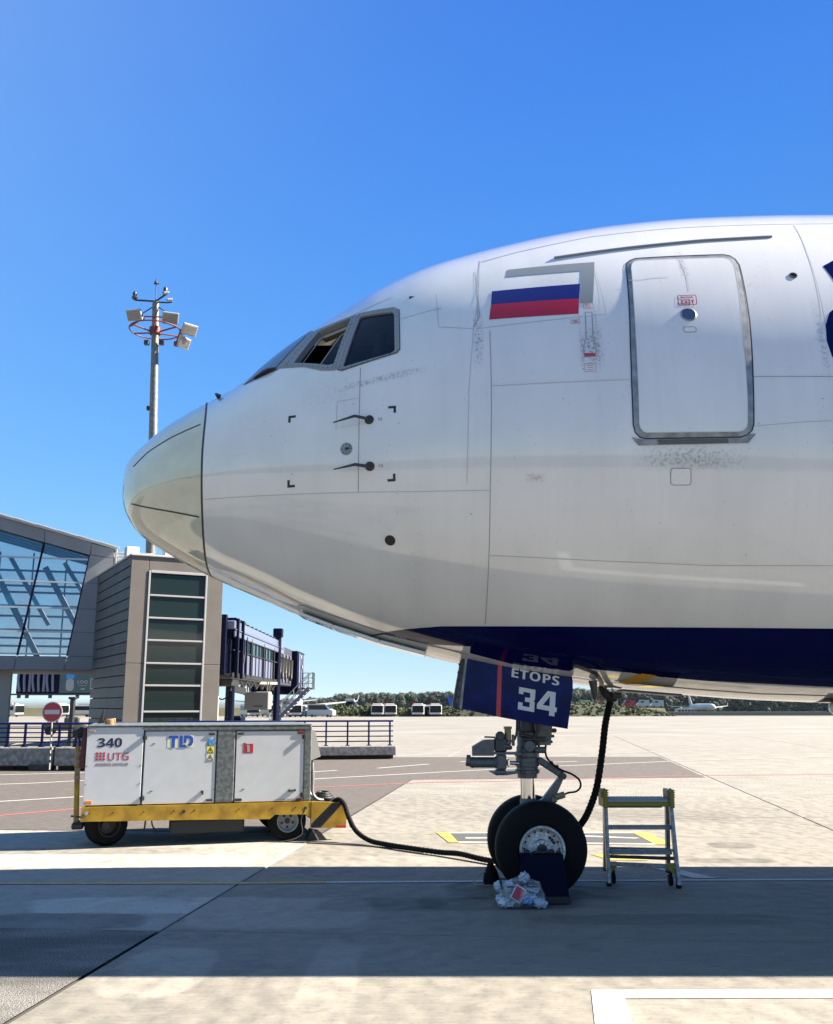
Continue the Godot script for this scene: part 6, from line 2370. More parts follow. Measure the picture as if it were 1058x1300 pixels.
	wpart("actuator_rod", st, M.chrome, act)
	st = S()
	prism(st, V2([0.775, 1.238, 0.85, 1.195, 0.97, 1.197, 1.10, 1.218, 1.10, 1.238, 0.96, 1.232, 0.87, 1.236]), -10.60, -10.45)
	prism(st, V2([0.826, 1.414, 1.12, 1.410, 1.12, 1.434, 0.826, 1.436]), -10.62, -10.43)
	wpart("actuator_bracket", st, M.gear_grey, t)
	st = S()
	prism(st, V2([0.600, 1.400, 0.600, 1.493, 0.618, 1.505, 0.707, 1.557, 0.74, 1.566, 0.833, 1.569, 0.830, 1.400]), -10.56, -10.42)
	wpart("gear_cover", st, M.gear_grey, t)
	st = S()
	box(st, Vector3(0.905, 1.512, -10.5), Vector3(0.135, 0.145, 0.14), 0.015)
	box(st, Vector3(0.985, 1.485, -10.48), Vector3(0.09, 0.05, 0.08), 0.015)
	tube(st, [Vector3(0.735, 1.595, -10.5), Vector3(0.85, 1.590, -10.5)], 0.010, 6)
	lathe(st, [[0, -0.05], [0.048, -0.05], [0.052, 0.0], [0.048, 0.05], [0.04, 0.055], [0, 0.05]], Transform3D(Basis(Vector3(1, 0, 0), PI / 2), Vector3(0.902, 1.603, -10.48)), 20)
	wpart("taxi_lamp", st, M.gear_dark, t)
	st = S()
	lathe(st, [[0.0, -0.06], [0.036, -0.06], [0.036, 0.07], [0.045, 0.075], [0.045, 0.10], [0, 0.10]], Transform3D(Basis.IDENTITY, Vector3(0.988, 1.605, -10.5)), 18)
	wpart("tow_switch", st, M.amber, t)
	st = S()
	box(st, Vector3(0.99, 1.535, -10.47), Vector3(0.06, 0.05, 0.06), 0.012)
	box(st, Vector3(0.975, 1.50, -10.45), Vector3(0.07, 0.03, 0.06), 0.008)
	box(st, Vector3(1.045, 1.56, -10.5), Vector3(0.03, 0.12, 0.06), 0.008)
	wpart("valve_block", st, M.gear_grey, t)
	# torque links
	st = S()
	bar(st, Vector3(1.325, 1.352, ZC), Vector3(1.59, 1.182, ZC), 0.16, 0.075, Vector3.UP, 0.015)
	box(st, Vector3(1.45, 1.29, ZC + 0.08), Vector3(0.03, 0.10, 0.03), 0.005, Basis(Vector3(0, 0, 1), -0.55))
	box(st, Vector3(1.51, 1.25, ZC + 0.08), Vector3(0.03, 0.10, 0.03), 0.005, Basis(Vector3(0, 0, 1), -0.55))
	wpart("upper_torque_link", st, M.gear_grey, t)
	st = S()
	prism(st, V2([1.565, 1.185, 1.605, 1.165, 1.475, 0.895, 1.32, 0.865, 1.30, 0.90, 1.36, 0.935]), ZC - 0.03, ZC + 0.06)
	wpart("lower_torque_link", st, M.gear_grey, t)
	st = S()
	lathe(st, [[0, -0.11], [0.034, -0.11], [0.034, 0.11], [0, 0.11]], Transform3D(Basis(Vector3(1, 0, 0), PI / 2), Vector3(1.59, 1.178, ZC)), 14)
	lathe(st, [[0, -0.05], [0.02, -0.05], [0.02, 0.09], [0, 0.09]], Transform3D(Basis(Vector3(1, 0, 0), PI / 2), Vector3(1.40, 0.91, ZC)), 12)
	prism(st, V2([1.545, 1.05, 1.515, 0.87, 1.43, 0.84, 1.45, 0.90]), ZC - 0.09, ZC - 0.03)
	wpart("link_pin", st, M.gear_dark, t)
	st = S()
	tube(st, [Vector3(1.50, 0.955, -10.62), Vector3(1.60, 0.985, -10.62)], 0.035, 10)
	box(st, Vector3(1.49, 0.93, -10.62), Vector3(0.06, 0.05, 0.05), 0.01)
	wpart("tow_fitting", st, M.amber, t)
	st = S()
	tube(st, smooth_path([Vector3(1.407, 1.51, -10.58), Vector3(1.402, 1.42, -10.58), Vector3(1.43, 1.35, -10.58), Vector3(1.50, 1.285, -10.56), Vector3(1.58, 1.238, -10.56), Vector3(1.68, 1.20, -10.56), Vector3(1.755, 1.14, -10.56), Vector3(1.765, 1.07, -10.56), Vector3(1.72, 1.02, -10.58), Vector3(1.64, 1.005, -10.6), Vector3(1.58, 0.98, -10.6)], 6), 0.011, 8)
	wpart("hose", st, M.rubber, t)
	# wheels
	wheel(t, Vector3(1.295, 0.475, -10.345), 1.0)
	wheel(t, Vector3(1.262, 0.475, -11.03), -1.0)

func digit_three(d: Node3D, at: Transform3D, w: float, h: float):
	var s := 0.24
	var o := [[0, 1], [1, 1]]
	var pts := V2([0.04, 0.70, 0.0, 0.70, 0.0, 1.0, 1.0, 1.0, 1.0, 0.56, 0.93, 0.5, 1.0, 0.44, 1.0, 0.0, 0.0, 0.0, 0.0, 0.33, 0.27, 0.33, 0.27, 0.18, 0.70, 0.18, 0.70, 0.40, 0.40, 0.40, 0.40, 0.59, 0.70, 0.59, 0.70, 0.82, 0.27, 0.82, 0.27, 0.70])
	glyph(d, at, pts, w, h)

func digit_four(d: Node3D, at: Transform3D, w: float, h: float):
	# outer shape cut in two so that the counter stays open
	glyph(d, at, V2([0.0, 0.40, 0.52, 1.0, 0.92, 1.0, 0.92, 0.385, 0.64, 0.385, 0.64, 0.80, 0.305, 0.385, 0.64, 0.385, 0.92, 0.385, 1.02, 0.385, 1.02, 0.19, 0.92, 0.19, 0.92, 0.0, 0.64, 0.0, 0.64, 0.19, 0.0, 0.19]), w, h, [V2([0.0, 0.19, 1.02, 0.19, 1.02, 0.385, 0.0, 0.385]), V2([0.64, 0.0, 0.92, 0.0, 0.92, 0.19, 0.64, 0.19]), V2([0.64, 0.385, 0.92, 0.385, 0.92, 1.0, 0.64, 1.0]), V2([0.0, 0.385, 0.295, 0.385, 0.64, 0.80, 0.64, 1.0, 0.50, 1.0])])

func glyph(d: Node3D, at: Transform3D, pts: Array, w: float, h: float, pieces := []):
	var st := S()
	var list: Array = pieces if pieces.size() > 0 else [pts]
	var xf := at * Transform3D(Basis.from_scale(Vector3(w, h, 1)), Vector3(-w * 0.5, -h * 0.5, 0))
	for p in list: prism(st, p, 0.0, 0.002, xf)
	part("lettering", st, M.letter_white, d)

func wheel(t: Node3D, c: Vector3, side: float):
	var xf := Transform3D(Basis(Vector3(1, 0, 0), PI / 2 * side), c)
	var st := S()
	var R := 0.475
	lathe(st, [[0.232, -0.13], [0.262, -0.165], [0.36, -0.178], [0.425, -0.160], [0.458, -0.125], [0.470, -0.085], [0.475, -0.02], [0.475, 0.02], [0.470, 0.085], [0.458, 0.125], [0.425, 0.160], [0.36, 0.178], [0.262, 0.165], [0.232, 0.13]], xf, 72)
	var w := wpart("nose_wheel", st, M.rubber, t)
	st = S()
	for y in [-0.055, 0.0, 0.055]:
		lathe(st, [[0.4755, y - 0.006], [0.4765, y], [0.4755, y + 0.006]], xf, 72)
	wpart("tread_groove", st, M.black, w)
	st = S()
	lathe(st, [[0.205, 0.10], [0.214, 0.150], [0.232, 0.158], [0.238, 0.145], [0.240, 0.10]], xf, 48)
	lathe(st, [[0.205, 0.12], [0.19, 0.085], [0.17, 0.07], [0.105, 0.075], [0.085, 0.10]], xf, 48)
	var rim := wpart("rim", st, M.rim_white, w)
	st = S()
	for k in 16:
		var a := TAU * k / 16.0
		lathe(st, [[0.013, 0.05], [0.013, 0.088], [0, 0.088]], xf * Transform3D(Basis.IDENTITY, Vector3(cos(a) * 0.182, 0, sin(a) * 0.182)), 10)
	for k in 3:
		var a := -0.9 + k * 0.22
		lathe(st, [[0.017, 0.05], [0.017, 0.082], [0, 0.082]], xf * Transform3D(Basis.IDENTITY, Vector3(cos(a) * 0.14, 0, sin(a) * 0.14)), 10)
	wpart("rim_holes", st, M.black, w).set_meta("kind", "stuff")
	st = S()
	lathe(st, [[0.085, 0.06], [0.085, 0.115], [0.078, 0.122], [0.056, 0.122], [0.052, 0.10], [0, 0.10]], xf, 32)
	wpart("hub_cap", st, M.rim_white, w)
	st = S()
	lathe(st, [[0.05, 0.10], [0.05, 0.124], [0.04, 0.128], [0, 0.118]], xf, 24)
	for k in 10:
		var a := TAU * k / 10.0
		lathe(st, [[0.007, 0.12], [0.007, 0.128], [0, 0.128]], xf * Transform3D(Basis.IDENTITY, Vector3(cos(a) * 0.067, 0, sin(a) * 0.067)), 6)
	wpart("axle_nut", st, M.black, w)

# ------------------------------------------------------------------ ground power unit
func build_power_unit():
	var t := thing("ground_power_unit", "white ground power unit trailer with a yellow chassis, numbered 340, left of the nose gear", "power unit", Vector3(-4.31, 0, -13.63), 0.2707)
	var dz := -1.75                                           # depth of the body
	var st := S()
	box(st, Vector3(1.28, 1.10, dz * 0.5 - 0.02), Vector3(3.13, 1.06, -dz - 0.03), 0.02)
	part("body", st, M.unit_grey, t)
	# the white panels of the camera's side
	var pan := [[-0.298, 0.570, 0.462, 1.622], [0.487, 0.565, 1.476, 1.560], [1.760, 0.560, 2.745, 1.552]]
	for k in 3:
		var p: Array = pan[k]
		st = S()
		box(st, Vector3((p[0] + p[2]) * 0.5, (p[1] + p[3]) * 0.5, -0.008), Vector3(p[2] - p[0], p[3] - p[1], 0.034), 0.006)
		var d := part("side_panel" if k == 0 else "access_door", st, M.unit_white, t)
		st = S()
		var xs := [p[0] + 0.06, p[2] - 0.06]
		for x in ([p[0] + 0.02, p[2] - 0.02] if k == 0 else xs):
			for y in ([p[3] - 0.02, (p[1] + p[3]) * 0.5, p[1] + 0.28] if k == 0 else [p[3] - 0.17, p[1] + 0.18]):
				box(st, Vector3(x + (0.06 if k else 0.0), y, 0.011), Vector3(0.022 if k == 0 else 0.04, 0.008, 0.006), 0.002)
		part("fastener", st, M.gear_dark, d)
	st = S()
	box(st, Vector3(0.4745, 1.09, -0.012), Vector3(0.022, 1.06, 0.03))
	box(st, Vector3(1.48, 1.06, 0.0), Vector3(0.010, 1.0, 0.02))
	box(st, Vector3(1.756, 1.06, 0.0), Vector3(0.010, 1.0, 0.02))
	part("door_gap", st, M.unit_black, t)
	st = S()
	box(st, Vector3(1.616, 1.09, 0.002), Vector3(0.255, 1.06, 0.03), 0.01)
	part("grey_pillar", st, M.unit_grey, t)
	st = S()
	box(st, Vector3(2.805, 1.09, 0.002), Vector3(0.105, 1.07, 0.03), 0.01)
	part("grey_pillar", st, M.unit_grey, t)
	st = S()
	box(st, Vector3(1.66, 1.597, 0.004), Vector3(2.40, 0.060, 0.035), 0.01)
	box(st, Vector3(1.28, 1.640, dz * 0.5), Vector3(3.16, 0.02, -dz + 0.05), 0.006)
	part("top_rail", st, M.unit_grey, t)
	st = S()
	for q in [[0.482, 1.475], [0.488, 0.65], [2.748, 1.465], [2.738, 0.637]]:
		box(st, Vector3(q[0], q[1], 0.018), Vector3(0.062, 0.06, 0.035), 0.008)
		box(st, Vector3(q[0], q[1], 0.030), Vector3(0.018, 0.085, 0.025), 0.004)
	part("hinge", st, M.unit_black, t)
	# reflectors and lights
	var refl := [[1.773, 1.504, 1.864, 1.532, 0], [2.646, 1.506, 2.747, 1.550, 1], [1.769, 0.578, 1.865, 0.614, 0], [2.641, 0.552, 2.734, 0.592, 1], [1.363, 1.501, 1.453, 1.531, 0], [1.361, 0.588, 1.451, 0.617, 0], [-0.285, 1.552, -0.195, 1.589, 2], [-0.270, 0.591, -0.176, 0.633, 3]]
	for q in refl:
		st = S()
		box(st, Vector3((q[0] + q[2]) * 0.5, (q[1] + q[3]) * 0.5, 0.014), Vector3(q[2] - q[0], q[3] - q[1], 0.016), 0.004)
		part("reflector", st, [M.unit_black, M.red_paint, M.letter_grey, M.orange_reflector][q[4]], t)
	st = S()
	box(st, Vector3(2.585, 0.706, 0.020), Vector3(0.09, 0.022, 0.03), 0.006)
	box(st, Vector3(2.545, 0.706, 0.024), Vector3(0.020, 0.042, 0.035), 0.005)
	box(st, Vector3(2.628, 0.710, 0.024), Vector3(0.03, 0.028, 0.035), 0.006)
	box(st, Vector3(1.305, 0.718, 0.020), Vector3(0.04, 0.034, 0.03), 0.006)
	box(st, Vector3(1.315, 0.698, 0.022), Vector3(0.018, 0.04, 0.03), 0.005)
	part("door_latch", st, M.unit_black, t)
	# lettering and stickers
	var flatf := func(x: float, y: float) -> Transform3D: return Transform3D(Basis.IDENTITY, Vector3(x, y, 0.010))
	text("lettering", "340", t, flatf.call(0.012, 1.412), 0.325, 0.124, M.letter_navy)
	text("lettering", "UTG", t, flatf.call(0.138, 1.222), 0.275, 0.104, M.logo_red, false)
	text("lettering", "aviation services", t, flatf.call(0.058, 1.122), 0.436, 0.046, M.letter_grey, false)
	st = S()
	for i in 3:
		for j in 3:
			if (i + j) % 2 == 0 and i != 1:
				box(st, Vector3(-0.150 + i * 0.046, 1.186 + j * 0.040, 0.0105), Vector3(0.032, 0.028, 0.002))
			else:
				lathe(st, [[0.017, 0.0], [0.017, 0.002], [0, 0.002]], Transform3D(Basis(Vector3(1, 0, 0), PI / 2), Vector3(-0.150 + i * 0.046, 1.186 + j * 0.040, 0.0095)), 12)
	part("logo_squares", st, M.logo_red, t)
	st = S()
	box(st, Vector3(0.972, 1.418, 0.0098), Vector3(0.36, 0.172, 0.002))
	part("logo_ground", st, M.sticker_pale, t)
	st = S()
	var lx := Transform3D(Basis.IDENTITY, Vector3(0.806, 1.334, 0.0115))
	prism(st, V2([0.0, 0.166, 0.135, 0.166, 0.135, 0.128, 0.090, 0.128, 0.090, 0.0, 0.045, 0.0, 0.045, 0.128, 0.0, 0.128]), 0, 0.002, lx)
	prism(st, V2([0.150, 0.166, 0.195, 0.166, 0.195, 0.040, 0.235, 0.040, 0.262, 0.0, 0.150, 0.0]), 0, 0.002, lx)
	prism(st, V2([0.210, 0.166, 0.290, 0.166, 0.330, 0.148, 0.345, 0.110, 0.345, 0.070, 0.325, 0.030, 0.290, 0.012, 0.268, 0.046, 0.292, 0.058, 0.302, 0.083, 0.292, 0.115, 0.275, 0.126, 0.250, 0.126, 0.250, 0.064, 0.210, 0.064]), 0, 0.002, lx)
	part("logo_letters", st, M.logo_blue, t)
	for q in [[1.398, 1.396, M.sticker_blue], [1.398, 1.292, M.sticker_yellow], [1.396, 1.186, M.sticker_pale]]:
		st = S()
		box(st, Vector3(q[0], q[1], 0.0105), Vector3(0.100, 0.098, 0.002))
		part("sticker", st, q[2], t)
	st = S()
	lathe(st, [[0.036, 0], [0.036, 0.002], [0, 0.002]], Transform3D(Basis(Vector3(1, 0, 0), PI / 2), Vector3(1.398, 1.392, 0.0115)), 16)
	part("sticker_sign", st, M.frame_white, t)
	st = S()
	for s in [-1.0, 1.0]:
		box(st, Vector3(1.398 + s * 0.02, 1.392, 0.014), Vector3(0.016, 0.034, 0.002))
	bar(st, Vector3(1.372, 1.418, 0.0145), Vector3(1.424, 1.418, 0.0145), 0.002, 0.010, Vector3(0, 1, 0))
	part("sticker_sign", st, M.sticker_blue, t)
	st = S()
	for y in [1.292, 1.186]:
		for s in [[-0.042, -0.036, 0.0, 0.04], [0.0, 0.04, 0.042, -0.036], [0.042, -0.036, -0.042, -0.036]]:
			bar(st, Vector3(1.397 + s[0], y + s[1], 0.0125), Vector3(1.397 + s[2], y + s[3], 0.0125), 0.002, 0.007, Vector3(0, 0, 1) if false else Vector3(s[3] - s[1], s[0] - s[2], 0))
		bar(st, Vector3(1.397, y - 0.018, 0.0125), Vector3(1.397, y + 0.016, 0.0125), 0.002, 0.009, Vector3(1, 0, 0))
	part("sticker_sign", st, M.mark_black, t)
	st = S()
	box(st, Vector3(1.934, 1.310, 0.0105), Vector3(0.142, 0.130, 0.002))
	part("fire_sticker", st, M.sign_red, t)
	st = S()
	prism(st, V2([1.918, 1.258, 1.956, 1.258, 1.956, 1.330, 1.944, 1.345, 1.944, 1.362, 1.926, 1.362, 1.918, 1.352, 1.906, 1.352, 1.906, 1.344, 1.918, 1.344]), 0.0115, 0.0135)
	part("extinguisher_sign", st, M.frame_white, t)
	text("lettering", "LG340 -0,71", t, flatf.call(2.48, 0.583), 0.26, 0.022, M.letter_grey, false)
	# yellow chassis
	st = S()
	prism(st, V2([-0.305, 0.552, -0.312, 0.362, 1.58, 0.334, 2.275, 0.318, 2.345, 0.376, 2.793, 0.366, 2.862, 0.305, 2.866, 0.548]), -0.03, 0.035)
	var ch := part("chassis_skirt", st, M.unit_yellow, t)
	st = S()
	prism(st, V2([2.872, 0.546, 2.872, 0.178, 3.392, 0.162, 3.387, 0.514]), -0.03, 0.040)
	var bp := part("rear_bumper", st, M.unit_yellow, t)
	st = S()
	prism(st, V2([3.176, 0.520, 3.345, 0.514, 3.014, 0.176, 2.876, 0.178, 2.876, 0.235]), 0.041, 0.043)
	part("black_stripe", st, M.unit_black, bp)
	st = S()
	box(st, Vector3(3.325, 0.185, 0.042), Vector3(0.125, 0.035, 0.012), 0.003)
	part("reflector", st, M.sign_red, bp)
	st = S()
	for q in [[-0.20, 0.0], [0.11, 0.0], [0.52, 0.0], [0.93, 0.0], [1.21, 0.0], [1.83, 0.0], [2.30, 0.0], [2.64, 0.0]]:
		lathe(st, [[0.010, 0], [0.010, 0.006], [0, 0.006]], Transform3D(Basis(Vector3(1, 0, 0), PI / 2), Vector3(q[0], 0.47, 0.035)), 8)
	for q in [[1.06, 0.458, 0.024], [2.785, 0.458, 0.022]]:
		lathe(st, [[q[2], 0], [q[2], 0.004], [0, 0.004]], Transform3D(Basis(Vector3(1, 0, 0), PI / 2), Vector3(q[0], q[1], 0.035)), 16)
	part("chassis_holes", st, M.unit_black, ch)
	st = S()
	lathe(st, [[0.026, 0], [0.026, 0.006], [0, 0.006]], Transform3D(Basis(Vector3(1, 0, 0), PI / 2), Vector3(-0.238, 0.470, 0.035)), 16)
	part("white_reflector", st, M.frame_white, ch)
	st = S()
	box(st, Vector3(1.28, 0.50, dz * 0.5), Vector3(3.1, 0.10, -dz - 0.06))
	part("floor_plate", st, M.unit_black, t)
	st = S()
	box(st, Vector3(3.13, 0.40, dz * 0.5), Vector3(0.50, 0.22, -dz - 0.1))
	part("rear_tray", st, M.unit_black, t)
	st = S()
	prism(st, V2([-0.305, 0.552, -0.312, 0.362, 1.58, 0.334, 2.275, 0.318, 2.345, 0.376, 2.793, 0.366, 2.862, 0.305, 2.866, 0.548]), dz - 0.03, dz)
	part("chassis_skirt", st, M.unit_yellow, t)
	st = S()
	box(st, Vector3(1.405, 0.235, -0.35), Vector3(1.04, 0.20, 0.55), 0.02)
	part("fuel_tank", st, M.unit_black, t)
	# wheels
	for q in [[0.02, -0.27, 0.285], [2.54, -0.13, 0.275], [0.02, dz + 0.2, 0.285], [2.54, dz + 0.2, 0.275]]:
		var front: bool = q[0] < 1
		var b := Basis(Vector3(1, 0, 0), PI / 2)
		if front: b = Basis(Vector3.UP, 0.42) * b
		var xf := Transform3D(b, Vector3(q[0], q[2], q[1]))
		var R: float = q[2]
		st = S()
		lathe(st, [[R * 0.55, -0.11], [R * 0.85, -0.125], [R * 0.96, -0.10], [R, -0.06], [R, 0.06], [R * 0.96, 0.10], [R * 0.85, 0.125], [R * 0.55, 0.11]], xf, 40)
		var w := part("wheel", st, M.rubber, t)
		st = S()
		lathe(st, [[R * 0.46, 0.085], [R * 0.52, 0.12], [R * 0.565, 0.122], [R * 0.57, 0.10]], xf, 32)
		lathe(st, [[R * 0.47, 0.09], [R * 0.42, 0.055], [0, 0.055]], xf, 32)
		part("rim", st, M.grey_paint if not front else M.unit_black, w)
		st = S()
		for k in 5:
			var a := TAU * k / 5.0 + 0.3
			lathe(st, [[R * 0.075, 0.05], [R * 0.075, 0.062], [0, 0.062]], xf * Transform3D(Basis.IDENTITY, Vector3(cos(a) * R * 0.30, 0, sin(a) * R * 0.30)), 8)
		lathe(st, [[R * 0.15, 0.05], [R * 0.14, 0.075], [0, 0.075]], xf, 16)
		part("wheel_nuts", st, M.unit_black, w)
	st = S()
	tube(st, [Vector3(2.54, 0.275, -0.1), Vector3(2.54, 0.275, dz + 0.1)], 0.05, 10)
	tube(st, [Vector3(0.02, 0.285, -0.1), Vector3(0.02, 0.285, dz + 0.1)], 0.05, 10)
	box(st, Vector3(0.02, 0.40, dz * 0.5), Vector3(0.5, 0.1, 1.0))
	part("axle", st, M.unit_black, t)
	# drawbar raised at the left end
	st = S()
	bar(st, Vector3(-0.385, 0.25, -0.35), Vector3(-0.435, 1.35, -0.35), 0.07, 0.055, Vector3(0, 0, 1), 0.01)
	var db := part("drawbar", st, M.unit_yellow, t)
	st = S()
	for k in 4: bar(st, Vector3(-0.41 - k * 0.002, 0.90 + k * 0.11, -0.318), Vector3(-0.415, 0.95 + k * 0.11, -0.318), 0.078, 0.012, Vector3(0, 0, 1))
	part("drawbar_band", st, M.letter_grey, db)
	st = S()
	tube(st, [Vector3(-0.41, 1.33, -0.35), Vector3(-0.425, 1.45, -0.35), Vector3(-0.45, 1.50, -0.35), Vector3(-0.475, 1.45, -0.35)], 0.018, 8)
	tube(st, [Vector3(-0.46, 0.40, -0.35), Vector3(-0.35, 0.39, -0.32), Vector3(-0.28, 0.36, -0.3)], 0.014, 6)
	part("tow_eye", st, M.dark_steel, db)
	st = S()
	box(st, Vector3(-0.36, 0.275, -0.4), Vector3(0.16, 0.085, 0.4), 0.02)
	part("tow_coupling", st, M.unit_black, t)
	st = S()
	prism(st, V2([-0.355, 1.61, -0.318, 1.62, -0.318, 1.06, -0.385, 1.06, -0.375, 1.4]), -0.75, -0.12)
	part("red_guard", st, M.red_paint, t)
	st = S()
	lathe(st, [[0, -0.09], [0.085, -0.09], [0.095, -0.05], [0.095, 0.05], [0.085, 0.09], [0, 0.09]], Transform3D(Basis(Vector3(0, 0, 1), PI / 2), Vector3(-0.44, 1.55, -0.6)), 18)
	part("work_lamp", st, M.unit_black, t)
	# exhaust cap on top
	st = S()
	lathe(st, [[0.07, 1.64], [0.07, 1.72], [0.06, 1.73], [0, 1.73]], Transform3D(Basis.IDENTITY, Vector3(-0.02, 0, -0.45)), 18)
	box(st, Vector3(0.03, 1.705, -0.45), Vector3(0.05, 0.07, 0.09), 0.01)
	part("exhaust_stub", st, M.copper, t)
	st = S()
	prism(st, V2([-0.19, 1.66, -0.125, 1.855, -0.110, 1.86, -0.115, 1.73, -0.10, 1.67]), -0.50, -0.40)
	part("rain_cap", st, M.unit_black, t)
	# hood and cables at the right end
	st = S()
	prism(st, V2([2.865, 1.565, 2.925, 1.555, 3.020, 1.175, 2.875, 1.120]), -1.2, -0.10)
	part("cable_hood", st, M.white, t)
	for k in 7:
		st = S()
		var z := -0.16 - k * 0.11
		var pts := smooth_path([Vector3(2.90 + 0.01 * (k % 2), 1.16, z), Vector3(2.915, 0.9, z + 0.02), Vector3(2.92 + 0.012 * (k % 3), 0.66, z), Vector3(2.98 + 0.02 * (k % 3), 0.565, z + 0.03), Vector3(3.08 + 0.03 * (k % 2), 0.545, z)], 5)
		tube(st, pts, 0.020, 7)
		part("output_cable", st, M.unit_black if k % 3 else M.grey_paint, t)
	st = S()
	for k in 3:
		var pts := []
		for q in 19:
			var a := TAU * q / 18.0
			pts.append(Vector3(3.13 + cos(a) * (0.14 - k * 0.03), 0.56 + k * 0.03, -0.45 + sin(a) * (0.22 - k * 0.03)))
		tube(st, pts, 0.024, 7)
	part("coiled_cable", st, M.unit_black, t)
	st = S()
	tube(st, smooth_path([Vector3(0.55, 0.36, -0.2), Vector3(0.545, 0.25, -0.2), Vector3(0.53, 0.17, -0.2)], 4), 0.014, 6)
	part("hanging_wire", st, M.unit_black, t)
	st = S()
	tube(st, smooth_path([Vector3(0.63, 0.36, -0.2), Vector3(0.65, 0.25, -0.2), Vector3(0.72, 0.165, -0.2)], 4), 0.012, 6)
	part("hanging_wire", st, M.unit_black, t)
	st = S()
	tube(st, smooth_path([Vector3(2.78, 0.45, 0.05), Vector3(2.72, 0.3, 0.06), Vector3(2.73, 0.1, 0.08), Vector3(2.5, 0.02, 0.12), Vector3(2.2, 0.02, 0.08)], 5), 0.009, 6)
	part("hanging_wire", st, M.unit_black, t)

	var c := thing("wheel_chock", "black angled wheel chock against the power unit's right wheel", "wheel chock", Vector3(-4.31, 0, -13.63) + Vector3(0.9636, 0, -0.2674) * 2.95, 0.2707)
	st = S()
	prism(st, V2([-0.14, 0.0, -0.065, 0.15, 0.06, 0.12, 0.165, 0.0]), -0.22, 0.06)
	part("wedge", st, M.unit_black, c)
	st = S()
	bar(st, Vector3(-0.055, 0.158, 0.065), Vector3(0.03, 0.01, 0.065), 0.012, 0.02, Vector3(1, 0, 0))
	part("edge_strip", st, M.grey_paint, c)

# ------------------------------------------------------------------ things on the stand
func ribbed_radius(n: int, r: float, rib: float) -> PackedFloat32Array:
	var o := PackedFloat32Array()
	for i in n: o.append(r + (rib if i % 2 else -rib))
	return o

